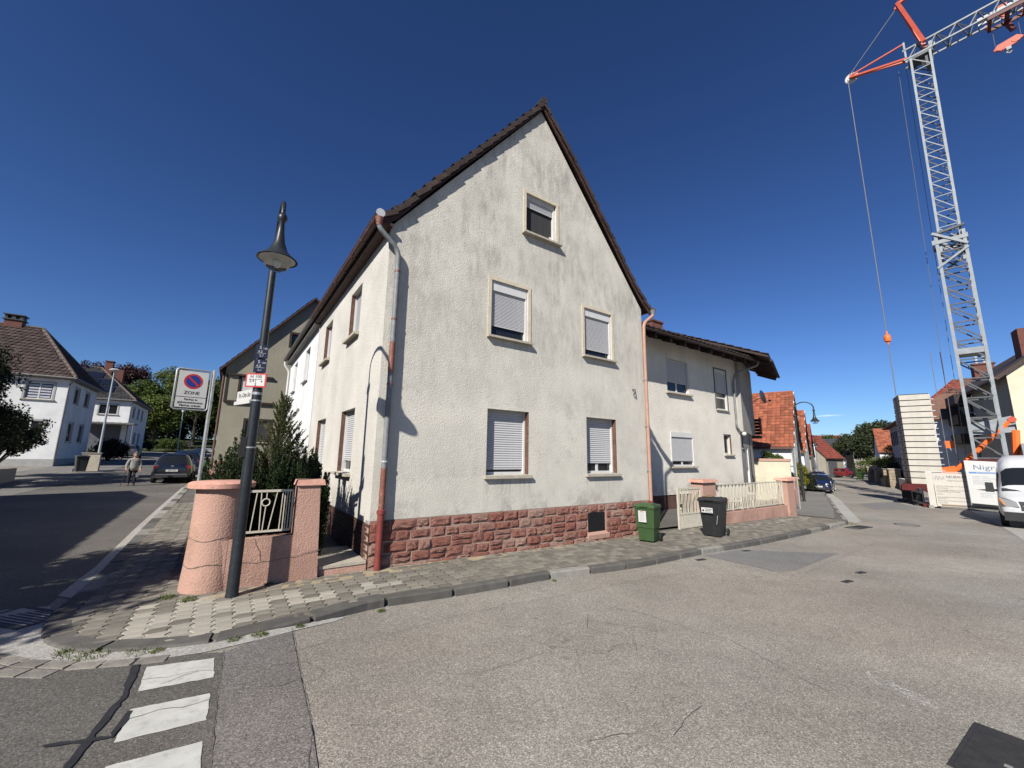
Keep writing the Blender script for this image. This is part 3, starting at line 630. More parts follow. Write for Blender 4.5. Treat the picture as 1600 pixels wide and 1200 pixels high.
def wall(mb, fr, poly, ops, depth=.18):      # a wall face with real openings and their reveals
    us = sorted({p[0] for p in poly} | {o[0] for o in ops} | {o[1] for o in ops}); zs = sorted({p[1] for p in poly} | {o[2] for o in ops} | {o[3] for o in ops})
    for u0, u1 in zip(us, us[1:]):
        for z0, z1 in zip(zs, zs[1:]):
            cu, cz = (u0 + u1) / 2, (z0 + z1) / 2
            if any(o[0] < cu < o[1] and o[2] < cz < o[3] for o in ops): continue
            q = clip_poly([(u0, z0), (u1, z0), (u1, z1), (u0, z1)], poly)
            if len(q) > 2: mb.poly([fr.p(a, b) for a, b in q])
    for o in ops:
        d = o[4] if len(o) > 4 else depth; u0, u1, z0, z1 = o[:4]
        for a, b in (((u0, z0), (u1, z0)), ((u1, z0), (u1, z1)), ((u1, z1), (u0, z1)), ((u0, z1), (u0, z0))):
            mb.poly([fr.p(*a), fr.p(*b), fr.p(*b, -d), fr.p(*a, -d)])
    return mb
SLAT = {}
def slat_mesh(h, m, thick=.012):
    k = (round(h, 3), m.name)
    if k not in SLAT:
        n = 4; vs = []
        for x in (-.5, .5):
            for i in range(n + 1): t = i / n; vs.append((x, -thick * math.sin(math.pi * t) ** .7 if 0 < t < 1 else .0, h * t))
        SLAT[k] = MB().add(vs, [(i, i + 1, n + 2 + i, n + 1 + i) for i in range(n)]).mesh('slat', m, False, False)
    return SLAT[k]
def window(parent, fr, u0, u1, z0, z1, d=.16, shut=.85, slat=.052, box=0.0, sill=(.06, .10, .07), surround=0.0, mull=0, trans=(), reveal=None, fm=None, sm=None, slats=True, curtain=False, sillm=None, surm=None, glassm=None, fw=.06, name='window', label=None, jamb=None):
    """one window of a house: frame, panes, roller shutter of slats between guide rails, sill, painted surround"""
    fm = fm or m_pvc; sm = sm or m_shut; glassm = glassm or m_glass
    mb = MB(); o0, o1 = -d, -d + .05
    fr.box(mb, u0, u0 + fw, z0, z1, o0, o1); fr.box(mb, u1 - fw, u1, z0, z1, o0, o1); fr.box(mb, u0 + fw, u1 - fw, z0, z0 + fw, o0, o1); fr.box(mb, u0 + fw, u1 - fw, z1 - fw, z1, o0, o1)
    for k in range(mull): c = u0 + (u1 - u0) * (k + 1) / (mull + 1); fr.box(mb, c - .04, c + .04, z0 + fw, z1 - fw, o0, o1 - .016)
    for t in trans: c = z0 + (z1 - z0) * t; fr.box(mb, u0 + fw, u1 - fw, c - .03, c + .03, o0, o1 - .018)
    w = props(mk(name, mb, fm, parent), label)
    mk('pane', fr.box(MB(), u0 + fw * .5, u1 - fw * .5, z0 + fw * .5, z1 - fw * .5, o0 - .02, o0 + .012), glassm, w)
    if curtain: mk('curtain', fr.box(MB(), u0 + fw, u1 - fw, z0 + fw, z1 - fw, o0 + .0125, o0 + .014), m_curt, w)
    if box: mk('shutter_box', fr.box(MB(), u0 + .02, u1 - .02, z1 - box, z1 - .002, o1 + .001, o1 + .055), sm if sm is not m_shut else m_pvc, w)
    if shut > 0:
        top = z1 - box; H = top - z0; zb = top - shut * H; n = max(1, int((top - zb) / slat)); hh = (top - zb) / n
        ang = math.atan2(fr.a.y, fr.a.x); so = o1 + .004
        flip = 0 if (Matrix.Rotation(ang, 3, 'Z') @ Vector((0, -1, 0))).dot(fr.n) > 0 else math.pi
        if slats:
            me = slat_mesh(hh, sm)
            for k in range(n):
                c = fr.p((u0 + u1) / 2, zb + k * hh, so); link('slat', me, w, c, (0, 0, ang + flip), (u1 - u0 - .09, 1, 1))
        else:
            b = MB()
            for k in range(n): b.add([fr.p(u0 + .045, zb + k * hh, so), fr.p(u1 - .045, zb + k * hh, so), fr.p(u1 - .045, zb + (k + .5) * hh, so + .010), fr.p(u0 + .045, zb + (k + .5) * hh, so + .010), fr.p(u1 - .045, zb + (k + 1) * hh, so), fr.p(u0 + .045, zb + (k + 1) * hh, so)], [(0, 1, 2, 3), (3, 2, 4, 5)])
            mk('roller_shutter', b, sm, w)
        for a in (u0 + .005, u1 - .05): mk('guide_rail', fr.box(MB(), a, a + .045, z0 + .01, top, o1 + .002, o1 + .05), fm, w)
        mk('end_bar', fr.box(MB(), u0 + .05, u1 - .05, zb - .03, zb, so - .012, so + .008), sm, w)
    if reveal:
        for a in (u0, u1): s_ = 1 if a == u0 else -1; mk('jamb_board', fr.box(MB(), min(a + .002 * s_, a + .012 * s_), max(a + .002 * s_, a + .012 * s_), z0, z1, o1 + .055, -.004), reveal, w)
    if surround:
        b = MB(); s_ = surround
        fr.box(b, u0 - s_, u0 + .004, z0, z1 + s_, .003, .022); fr.box(b, u1 - .004, u1 + s_, z0, z1 + s_, .003, .022); fr.box(b, u0 + .004, u1 - .004, z1 - .004, z1 + s_, .003, .022)
        mk('surround', b, surm or m_surr, w)
    if sill:
        e, out, h = sill; b = MB(); a0, a1 = u0 - e, u1 + e
        vs = [fr.p(a0, z0 - h, -d), fr.p(a1, z0 - h, -d), fr.p(a1, z0 - h, out), fr.p(a0, z0 - h, out), fr.p(a0, z0 + .004, -d), fr.p(a1, z0 + .004, -d), fr.p(a1, z0 - .012, out), fr.p(a0, z0 - .012, out)]
        b.add(vs, [(0, 3, 2, 1), (4, 5, 6, 7), (0, 1, 5, 4), (1, 2, 6, 5), (2, 3, 7, 6), (3, 0, 4, 7)]); mk('sill', b, sillm or m_sill, w)
    return w
def tiles(O, along, down, W, L, tw, th, lip=.035, curve=.03, jit=.006):
    """a roof slope of single overlapping pantiles"""
    mb = MB(); O, a, d = Vector(O), Vector(along).normalized(), Vector(down).normalized(); n = a.cross(d).normalized()
    if n.z < 0: n = -n
    nc, nr_ = max(1, round(W / tw)), max(1, round(L / th)); tw, th = W / nc, L / nr_
    for r in range(nr_):
        for c in range(nc):
            j = random.uniform(-jit, jit); p = O + a * (c * tw) + d * (r * th - .03) + n * j
            prof = ((0, .0), (.3, curve), (.7, curve * .35), (1, .0)); vs = []
            for k, (t, h) in enumerate(prof): vs.append(p + a * (t * tw * .985) + n * h); 
            for k, (t, h) in enumerate(prof): vs.append(p + a * (t * tw * .985) + d * (th + .03) + n * (h + lip))
            for k, (t, h) in enumerate(prof): vs.append(p + a * (t * tw * .985) + d * (th + .03) + n * (h - .012))
            mb.add(vs, [(0, 1, 5, 4), (1, 2, 6, 5), (2, 3, 7, 6), (4, 5, 9, 8), (5, 6, 10, 9), (6, 7, 11, 10)])
    return mb
def roofpart(name, mb, m, parent): return props(link(name, mb.mesh(name, m, False, False), parent), kind='stuff')

# ------------------------------------------------------------------ the corner house
house = root('corner_house', (CX, CY), 0, AZ, 'tall gabled corner house in grey rough render on a red sandstone plinth', 'house')
FG = Fr((0, 0, 0), (1, 0, 0), (0, -1, 0)); FL = Fr((0, 0, 0), (0, 1, 0), (-1, 0, 0)); FRt = Fr((7.97, 0, 0), (0, 1, 0), (1, 0, 0))
gw = [(2.42, 3.58, 1.58, 3.04), (5.49, 6.65, 1.58, 3.05), (2.44, 3.52, 4.74, 6.11), (5.46, 6.56, 4.74, 6.11), (3.43, 4.46, 7.66, 8.80)]
w_ = wall(MB(), FG, [(0, .805), (7.97, .805), (7.97, 6.60), (3.94, 11.52), (0, 6.60)], gw, .29)
FRt.box(w_, 0.001, 7.5, .80, 6.6, -.2, 0)
mk('gable_wall', w_, m_gable, house)
lw = [(1.7, 3.0, 1.58, 3.02), (4.95, 6.25, 1.58, 3.0), (1.97, 3.03, 4.84, 6.09), (5.3, 6.38, 4.84, 6.09)]
mk('street_wall', wall(MB(), FL, [(0.001, .75), (7.5, .75), (7.5, 6.62), (0.001, 6.62)], lw, .20), m_left, house)
window(house, FG, *gw[0], d=.245, shut=.90, reveal=m_reveal, sill=(.06, .09, .075), label='left ground floor window with its shutter nearly closed')
window(house, FG, *gw[1], d=.245, shut=.80, reveal=m_reveal, sill=(.07, .09, .075), mull=1)
window(house, FG, *gw[2], d=.13, shut=.86 * .86, slat=.034, box=.24, surround=.085, sill=(.10, .12, .06), sillm=m_sill, slats=True)
window(house, FG, *gw[3], d=.13, shut=.80, slat=.034, box=.22, surround=.085, sill=(.10, .12, .06), slats=True)
aw = window(house, FG, *gw[4], d=.16, shut=.18, slat=.034, box=.10, surround=.085, sill=(.12, .14, .06), curtain=True, fw=.05, label='open attic window with a curtain and a tilted sash')
b = MB(); fr = FG; sx0, sx1, sz0, sz1 = 3.50, 4.40, 7.72, 8.42      # the tilted inner sash, leaning into the room at its head
def sash(u, z, k): return fr.p(u, z, -.115 - (z - sz0) * .16 + k)
for (a, c, e, f) in ((sx0, sx0 + .07, sz0, sz1), (sx1 - .07, sx1, sz0, sz1), (sx0 + .07, sx1 - .07, sz0, sz0 + .07), (sx0 + .07, sx1 - .07, sz1 - .07, sz1)):
    b.add([sash(a, e, -.04), sash(c, e, -.04), sash(c, f, -.04), sash(a, f, -.04), sash(a, e, 0), sash(c, e, 0), sash(c, f, 0), sash(a, f, 0)], [(0, 1, 2, 3), (4, 7, 6, 5), (0, 4, 5, 1), (1, 5, 6, 2), (2, 6, 7, 3), (3, 7, 4, 0)])
mk('tilted_sash', b, m_pvc, aw)
for i, o in enumerate(lw): window(house, FL, *o, d=.20, shut=.80 if i in (0, 2, 3) else .92, slat=.05, reveal=m_reveal, sill=(.06, .12, .07), mull=1 if i == 0 else 0)

# sandstone plinth: mortar bed and single rough stones
pl = mk('plinth', FG.box(MB(), 0, 7.97, -.45, .797, -.25, .004), m_mortar, house)
def rough_stone():
    nx, nz = 5, 4; vs = []; ex = {}
    for j in range(nz + 1):
        for i in range(nx + 1):
            x, z = i / nx - .5, j / nz - .5; e = (i in (0, nx)) or (j in (0, nz))
            vs.append((x * random.uniform(.95, .985) if e else x + random.uniform(-.05, .05), (.0 if e else -random.uniform(.35, 1.0)), z * random.uniform(.93, .98) if e else z + random.uniform(-.05, .05)))
    n = len(vs); fs = [(j * (nx + 1) + i, j * (nx + 1) + i + 1, (j + 1) * (nx + 1) + i + 1, (j + 1) * (nx + 1) + i) for j in range(nz) for i in range(nx)]
    rim = [i for i in range(nx + 1)] + [(j * (nx + 1) + nx) for j in range(1, nz + 1)] + [nz * (nx + 1) + i for i in range(nx - 1, -1, -1)] + [j * (nx + 1) for j in range(nz - 1, 0, -1)]
    for k in rim: vs.append((vs[k][0], 1.4, vs[k][2]))
    m = len(rim); fs += [(rim[k], n + k, n + (k + 1) % m, rim[(k + 1) % m]) for k in range(m)]
    return MB().add(vs, fs).mesh('stone', m_stone)
STN = [rough_stone() for _ in range(12)]
def put_stone(u0, u1, z0, z1, deep=.035):
    link('stone', random.choice(STN), pl, ((u0 + u1) / 2, -.012 + random.uniform(-.010, .008), (z0 + z1) / 2), (0, 0, 0), (u1 - u0 - .012, deep * random.uniform(.8, 1.3), z1 - z0 - .012))
tops = [.80, .615, .425, .215, .02, -.16, -.34]
for k in range(6):
    z1, z0 = tops[k], tops[k + 1]; u = .0; base_u = []
    while u < 7.93:
        L = random.uniform(.24, .50) if k else random.uniform(.28, .52); e = min(u + L, 7.97)
        if 7.97 - e < .2: e = 7.97
        a, c = u, e
        vent = (k in (1, 2, 3)) and a < 6.13 and c > 5.46
        if vent:
            if a < 5.46 - .1: put_stone(a, 5.46, z0, z1)
            if c > 6.13 + .1: put_stone(6.13, c, z0, z1)
            u = e; continue
        if GZ(*uv(a, 0)) < z1:
            if random.random() < .14 and k > 1: put_stone(a, c, z0, (z0 + z1) / 2); put_stone(a, c, (z0 + z1) / 2, z1)
            else:
                jz = random.uniform(-.03, .012) * (k > 0); put_stone(a, c, z0 + random.uniform(-.02, .012), z1 + jz)
        u = e
mk('vent_dark_face', FG.box(MB(), 5.47, 6.12, .12, .60, .0045, .007), m_black, pl)  # flat black face stands in for the unlit depth of the vent
mk('vent_jamb', FG.box(FG.box(MB(), 6.10, 6.17, .06, .62, -.10, .02), 5.43, 5.47, .06, .62, -.10, .012), m_pink, pl)
v_ = MB(); v_.add([FG.p(5.45, .05, -.03), FG.p(6.22, .05, -.03), FG.p(6.22, -.05, .05), FG.p(5.45, -.05, .05), FG.p(5.45, .17, -.03), FG.p(6.22, .17, -.03), FG.p(6.22, .06, .06), FG.p(5.45, .06, .06)], [(0, 3, 2, 1), (4, 5, 6, 7), (0, 1, 5, 4), (1, 2, 6, 5), (2, 3, 7, 6), (3, 0, 4, 7)])
mk('vent_sill', v_, m_pink, pl)
# clinker plinth on the garden side
bp = mk('brick_plinth', FL.box(MB(), 0.012, 7.5, -.3, .745, -.2, -.012), M('pale_joint', (.22, .19, .17), .95, .2, 9), house)
bk = MB().frustum((-.118, .118, -.0325, .0325), (-.115, .115, -.0295, .0295), 0, .016).mesh('brick', m_brick)
k = 0
for r in range(14):
    z = .71 - r * .075
    if z < -.15: break
    v = .13 - (.125 if r % 2 else 0)
    while v < 3.7: 
        if v > .11: link('brick', bk, bp, FL.p(v, z, -.013), (R(90), 0, -R(90)))
        v += .25
mk('corner_bricks', FG.box(MB(), 0, .06, -.3, .745, -.02, .004), m_brick, bp)

# roof: slopes, verge boards, single verge tiles, gutters and pipes
PL_ = [(-.27, 6.72), (.09, 7.02), (.61, 7.70), (1.19, 8.44), (2.19, 9.66), (3.94, 11.80)]; PR_ = [(8.33, 6.70), (7.95, 7.02), (7.52, 7.48), (6.55, 8.72), (5.25, 10.36), (3.94, 11.80)]
roof = None
for side, P in (('l', PL_), ('r', PR_)):
    b = MB(); r_ = MB()
    for (x0, z0), (x1, z1) in zip(P, P[1:]):
        b.add([(x0, -.10, z0 - .27), (x1, -.10, z1 - .27), (x1, -.10, z1 - .12), (x0, -.10, z0 - .12), (x0, -.07, z0 - .27), (x1, -.07, z1 - .27), (x1, -.07, z1 - .12), (x0, -.07, z0 - .12)], [(0, 1, 2, 3), (4, 7, 6, 5), (0, 4, 5, 1), (2, 6, 7, 3), (0, 3, 7, 4), (1, 5, 6, 2)])
        r_.add([(x0, -.11, z0 - .12), (x1, -.11, z1 - .12), (x1, 15.7, z1 - .12), (x0, 15.7, z0 - .12), (x0, -.11, z0 - .07), (x1, -.11, z1 - .07), (x1, 15.7, z1 - .07), (x0, 15.7, z0 - .07)], [(0, 3, 2, 1), (4, 5, 6, 7), (0, 1, 5, 4), (3, 7, 6, 2), (0, 4, 7, 3), (1, 2, 6, 5)])
    rf = mk('roof', r_, m_tiled, house)
    roof = roof or rf
    mk('verge_board', b, m_brownw, rf)
    mk('soffit_board', MB().add([(P[0][0], -.068, P[0][1] - .14), (3.94, -.068, 11.64), (3.94, .02, 11.64), (P[0][0], .02, P[0][1] - .14)], [(0, 1, 2, 3)]), m_brownw, rf)
    # verge tiles, each stepping over the one below
    pts = []; acc = []
    for (x0, z0), (x1, z1) in zip(P, P[1:]):
        l = math.hypot(x1 - x0, z1 - z0); acc.append((x0, z0, x1, z1, l))
    tot = sum(a[4] for a in acc); n = 19
    def at(s):
        for x0, z0, x1, z1, l in acc:
            if s <= l + 1e-6: return (x0 + (x1 - x0) * s / l, z0 + (z1 - z0) * s / l)
            s -= l
        return acc[-1][2:4]
    for k in range(n):
        p0, p1 = at(tot * k / n - (.04 if k else 0)), at(min(tot, tot * (k + 1) / n + .02)); dx, dz = p1[0] - p0[0], p1[1] - p0[1]; l = math.hypot(dx, dz); nx, nz = -dz / l, dx / l
        if nz < 0: nx, nz = -nx, -nz
        h0, h1, t = .025 + random.uniform(-.012, .015), -.035, .05; y0 = -.145 + random.uniform(-.012, .012)
        q = lambda s, h: (p0[0] + dx * s + nx * h, p0[1] + dz * s + nz * h)
        top = [q(0, h0), q(1, h1)]; bot = [q(0, h0 - t), q(1, h1 - t)]; drop = [q(0, h0 - .12), q(1, h1 - .10)]
        b = MB()
        b.add([(top[0][0], y0, top[0][1]), (top[1][0], y0, top[1][1]), (top[1][0], .22, top[1][1]), (top[0][0], .22, top[0][1]), (bot[0][0], y0, bot[0][1]), (bot[1][0], y0, bot[1][1]), (bot[1][0], .22, bot[1][1]), (bot[0][0], .22, bot[0][1])], [(0, 1, 2, 3), (4, 7, 6, 5), (0, 4, 5, 1), (1, 5, 6, 2), (2, 6, 7, 3), (3, 7, 4, 0)])
        b.add([(bot[0][0], y0, bot[0][1]), (bot[1][0], y0, bot[1][1]), (drop[1][0], y0, drop[1][1]), (drop[0][0], y0, drop[0][1]), (bot[0][0], y0 + .03, bot[0][1]), (bot[1][0], y0 + .03, bot[1][1]), (drop[1][0], y0 + .03, drop[1][1]), (drop[0][0], y0 + .03, drop[0][1])], [(0, 1, 2, 3), (4, 7, 6, 5), (1, 5, 6, 2), (2, 6, 7, 3), (3, 7, 4, 0)])
        mk('verge_tile', b, m_tiled, rf)
b = MB().path([(3.94, -.16, 11.78), (3.94, 15.7, 11.78)], .10, 8); mk('ridge_tiles', b, m_tiled, roof)
mk('eaves_box', MB().box(-.20, -.002, -.15, 15.7, 6.52, 6.58), m_brownw, roof)
def gutter(x, z, y0, y1, r=.078, end=True):
    b = MB(); n = 8; vs = []
    for y in (y0, y1):
        for k in range(n + 1): t = math.pi + math.pi * k / n; vs.append((x + r * math.cos(t), y, z + r * math.sin(t)))
    b.add(vs, [(k, k + 1, n + 2 + k, n + 1 + k) for k in range(n)])
    for a in (0, n + 1): b.f.append(tuple(range(a, a + n + 1)))
    b.path([(x - r, y0, z), (x - r, y1, z)], .012, 6); return b
g_ = mk('gutter', gutter(-.285, 6.68, -.22, 7.5), m_guttb, roof)
link('gutter_end', MB().lathe([(.088, -.235), (.088, -.215), (.0001, -.205)], (-.285, 0, 6.68), 12, 'Y').mesh('gutter_end', m_zincl), roof)
for v in range(9): mk('bracket', MB().path([(-.195, .1 + v * .9, 6.64), (-.23, .1 + v * .9, 6.59), (-.285, .1 + v * .9, 6.588), (-.345, .1 + v * .9, 6.62), (-.37, .1 + v * .9, 6.68)], .010, 5), m_guttb, roof)
mk('gutter', gutter(8.37, 6.66, -.22, 7.5), m_guttb, roof)
def smooth(pts, n=5):
    P = [Vector(p) for p in pts]; out = [P[0]]
    for i in range(1, len(P) - 1):
        a, b, c = P[i - 1], P[i], P[i + 1]; r = min((a - b).length, (c - b).length) * .45; r = min(r, .14); s, e = b + (a - b).normalized() * r, b + (c - b).normalized() * r
        for k in range(n + 1): t = k / n; out.append(s * (1 - t) ** 2 + b * 2 * t * (1 - t) + e * t * t)
    return out + [P[-1]]
dp = mk('downpipe', MB().path(smooth([(-.285, -.17, 6.62), (-.285, -.17, 6.40), (.15, -.11, 6.06), (.16, -.11, 5.55), (.16, -.11, 1.0)]), .052, 10), m_zinc, house, True)
mk('hopper', MB().lathe([(.052, -.15), (.085, .02), (.06, .03)], (-.285, -.17, 6.58), 10), m_oldpipe, dp, True)
for z0, z1, m in ((3.55, 4.15, m_oldpipe), (1.95, 2.9, m_zinc), (1.0, 1.75, m_oldpipe)): mk('painted_length', MB().tube((.16, -.11, z0), (.16, -.11, z1), .0545, None, 10), m, dp, True)
mk('standpipe', MB().lathe([(.062, -.1), (.062, .93), (.078, .935), (.078, 1.0), (.055, 1.01)], (.16, -.11, 0), 12), m_redpipe, dp, True)
for z in (.97, 1.85): mk('clip', MB().lathe([(.066, 0), (.066, .03)], (.16, -.11, z), 10).box(.15, .17, -.06, .0, z, z + .03), m_zincl, dp)
for z in (3.3, 4.6, 5.6): mk('clip', MB().lathe([(.060, 0), (.060, .03)], (.16, -.11, z), 10).box(.15, .17, -.06, .0, z, z + .03), m_oldpipe, dp)
dp = mk('downpipe', MB().path(smooth([(8.36, -.15, 6.58), (8.36, -.15, 6.45), (7.95, -.10, 6.12), (7.93, -.10, 5.6), (7.93, -.10, .78)]), .050, 10), m_peach, house, True)
mk('hopper', MB().lathe([(.05, -.12), (.09, .04), (.06, .05)], (8.36, -.15, 6.58), 10), m_zinc, dp, True)
for z in (1.6, 2.9, 4.3): mk('clip', MB().lathe([(.058, 0), (.058, .03)], (7.93, -.10, z), 10).box(7.92, 7.94, -.06, 0, z, z + .03), m_zinc, dp)
mk('standpipe', MB().lathe([(.056, -.3), (.056, .72), (.066, .73), (.066, .79)], (7.93, -.10, 0), 10), m_redpipe, dp, True)
mk('wall_hook', MB().path([(7.42, -.0, 3.98), (7.42, -.09, 3.98), (7.42, -.10, 3.86), (7.42, -.03, 3.84)], .018, 6), m_iron, house)

# the white half next door under the same roof
wh = root('white_terraced_house', uv(0, 7.5), 0, AZ, 'narrow white rendered house joined to the corner house under the same eaves', 'house')
F2 = Fr((0, 0, 0), (0, 1, 0), (-1, 0, 0)); ow = [(1.9, 3.05, 4.80, 6.12), (5.4, 6.5, 4.80, 6.15), (2.5, 3.6, 1.6, 3.0), (5.6, 6.7, 1.6, 3.0)]
b = wall(MB(), F2, [(0.002, 0), (8.2, 0), (8.2, 6.62), (0.002, 6.62)], ow, .16); b.box(.0, .2, 8.19, 8.2, 0, 6.6); mk('street_wall', b, m_white, wh)
b = MB(); b.prism([(0.01, 8.19, .0), (7.9, 8.19, 0), (7.9, 8.19, 6.5), (3.94, 8.19, 11.4), (0.01, 8.19, 6.5)], (0, -.1, 0)); mk('end_wall', b, m_white, wh)
for i, o in enumerate(ow): window(wh, F2, *o, d=.16, shut=(.0, .5, .7, .9)[i], slats=False, sill=(.05, .10, .05), sillm=m_pvc, trans=(.35,))
mk('gutter', gutter(-.285, 6.68, 0, 8.2), m_guttg, wh); mk('eaves_box', MB().box(-.20, -.002, .01, 8.2, 6.46, 6.515), m_guttg, wh)
mk('downpipe', MB().path(smooth([(-.285, 8.12, 6.6), (-.285, 8.12, 6.4), (-.07, 8.1, 6.1), (-.07, 8.1, .2)]), .045, 8), m_pvc, wh, True)
mk('joint_pipe', MB().tube((-.02, .03, .5), (-.02, .03, 6.4), .012, None, 6), m_pvc, wh)

# ------------------------------------------------------------------ the wing behind and its annex
wing = root('rear_wing', uv(9.375, 3.3), -.268, AZ, 'two storey grey rendered wing set back behind the pink garden fence', 'house')
FW = Fr((0, 0, 0), (1, 0, 0), (0, -1, 0)); wing.scale = (1.134,) * 3; ww = [(4.08, 5.62, 4.66, 6.06), (7.72, 8.72, 4.22, 6.10), (4.10, 5.66, 1.70, 3.05), (8.16, 8.80, 2.22, 3.12)]
b = wall(MB(), FW, [(-1.3, .62), (9.65, .62), (9.65, 6.98), (-1.3, 6.98)], ww, .16)
mk('front_wall', b, m_wing, wing)
mk('plinth', FW.box(MB(), -1.3, 9.65, -.6, .615, -.4, -.03), M('dark_plinth', (.10, .055, .045), .95, .3, 4, .6, 12, .03), wing)
window(wing, FW, *ww[0], d=.12, shut=.68, slat=.03, fm=m_pvc, mull=1, sill=(.10, .13, .07), slats=False, label='wide upper window with the shutter two thirds down')
window(wing, FW, *ww[1], d=.10, shut=.52, slat=.03, box=.18, trans=(.30,), sill=(.06, .08, .05), surround=.06, surm=M('dark_surround', (.12, .11, .10), .8), slats=False)
window(wing, FW, *ww[2], d=.06, shut=.80, slat=.035, box=.20, sill=(.10, .14, .07), slats=False, mull=1)
window(wing, FW, *ww[3], d=.18, shut=0, sill=(.10, .10, .07), reveal=m_reveal, mull=0, label='small window with a brown reveal')
rf = MB()
def slope(mb, x0, x1, y0, z0, y1, z1, t=.10): mb.add([(x0, y0, z0), (x1, y0, z0), (x1, y1, z1), (x0, y1, z1), (x0, y0, z0 + t), (x1, y0, z0 + t), (x1, y1, z1 + t), (x0, y1, z1 + t)], [(0, 3, 2, 1), (4, 5, 6, 7), (0, 1, 5, 4), (1, 2, 6, 5), (2, 3, 7, 6), (3, 0, 4, 7)]); return mb
slope(rf, -1.25, 10.2, -1.02, 6.50, 4.2, 8.7); slope(rf, -1.25, 10.2, 4.2, 8.7, 9, 6.6)
wr = mk('roof', rf, m_reveald, wing)
roofpart('roof_tiles', tiles((-1.25, 4.2, 8.83), (1, 0, 0), (0, -5.25, -2.22), 11.45, 5.72, .30, .36, .04, .045), m_tiled, wr)
mk('gutter', MB().path([(-1.2, -1.07, 6.53), (10.1, -1.07, 6.53)], .048, 8), m_reveald, wr)
for k in range(11): link('rafter', MB().add([(-.05, -1.0, 6.33), (.05, -1.0, 6.33), (.05, .0, 6.74), (-.05, .0, 6.74), (-.05, -1.0, 6.50), (.05, -1.0, 6.50), (.05, 0, 6.92), (-.05, 0, 6.92)], [(0, 3, 2, 1), (4, 5, 6, 7), (0, 1, 5, 4), (1, 2, 6, 5), (2, 3, 7, 6), (3, 0, 4, 7)]).mesh('rafter', m_reveald), wr, (.25 + k * .93, 0, 0))
mk('chimney', MB().box(5.7, 6.5, 1.7, 2.3, 7.2, 8.45).box(5.65, 6.55, 1.65, 2.35, 8.45, 8.53), m_chim, wr)
b = MB().path(smooth([(9.7, -1.07, 6.5), (9.7, -1.02, 6.35), (9.2, -.2, 6.0), (9.25, -.08, 5.6), (9.25, -.08, 3.5), (9.5, -.08, 3.3)]), .048, 8); mk('downpipe', b, m_zinc, wing, True)
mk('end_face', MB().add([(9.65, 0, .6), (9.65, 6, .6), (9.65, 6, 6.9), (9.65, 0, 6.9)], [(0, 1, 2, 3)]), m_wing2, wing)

an = root('annex', uv(20.32, 3.3), -.268, R(53.5), 'grey annex with an overhanging upper storey at the end of the wing', 'house'); an.scale = (1.134,) * 3
FA = Fr((0, 0, 0), (1, 0, 0), (0, -1, 0)); FB = Fr((.0, -.16, 0), (1, 0, 0), (0, -1, 0))
mk('ground_floor_wall', wall(MB(), FA, [(0.003, -.6), (4.6, -.6), (4.6, 3.3), (0.003, 3.3)], [(.35, 1.0, 2.55, 3.15), (1.5, 2.4, .75, 2.6)], .12), m_wing2, an)
window(an, FA, .35, 1.0, 2.55, 3.15, d=.10, shut=0, fm=m_reveald, sill=(.04, .05, .04)); window(an, FA, 1.5, 2.4, .75, 2.6, d=.10, shut=.55, slats=False, sill=(.08, .10, .06))
b = FB.box(MB(), 0, 4.9, 3.30, 7.0, -5, 0); mk('upper_storey', b, m_wing2, an)
mk('end_wall', MB().box(4.5, 4.6, .005, 4, -.6, 3.29), m_wing2, an)
b = MB(); slope(b, -1.1, 4.6, -1.5, 6.5, 3.6, 8.65); ar = mk('roof', b, m_reveald, an); mk('gutter', MB().path([(-.2, -1.55, 6.53), (4.6, -1.55, 6.53)], .06, 8), m_reveald, ar)
roofpart('roof_tiles', tiles((-1.1, 3.6, 8.78), (1, 0, 0), (0, -5.1, -2.15), 5.7, 5.53, .30, .36, .04, .045), m_tiled, ar)
for k in range(7): link('rafter', MB().box(-.05, .05, -.47, .47, -.09, .09).mesh('rafter', m_reveald), ar, (.0 + k * .74, -1.0, 6.60), (R(22.8), 0, 0))
bl = mk('balcony', MB().box(4.76, 5.9, -.40, 1.2, 3.22, 3.34), m_reveald, an)
for k in range(5):
    z = 3.45 + k * .19; link('board', MB().box(4.78, 5.88, -.42, -.385, z, z + .155).mesh('board', m_reveald), bl); link('board', MB().box(5.86, 5.895, -.37, 1.2, z, z + .155).mesh('board', m_reveald), bl)
mk('dish', MB().lathe([(.0001, 0), (.22, .03), (.40, .11), (.40, .125), (.2, .045), (.0001, .015)], (0, 0, 0), 18), m_galv, an, True, loc=(5.25, -.55, 5.55), rot=(R(75), 0, R(20)))
mk('dish_arm', MB().path([(4.85, -.2, 5.3), (5.25, -.5, 5.5)], .02, 6).path([(5.25, -.55, 5.25), (5.5, -.95, 5.35)], .012, 6).box(5.46, 5.56, -1.02, -.9, 5.32, 5.42), m_iron, an)
mk('wall_lamp', MB().lathe([(.0001, -.10), (.085, -.07), (.11, 0), (.085, .07), (.0001, .10)], (.12, -.16, 3.2), 12), m_pvc, an, True)
mk('cable', MB().path([(3.0, -.03, 3.2), (3.05, -.03, 1.2), (3.3, -.03, 1.0)], .018, 5).box(3.2, 3.4, -.08, 0, .85, 1.1), m_blk, an)

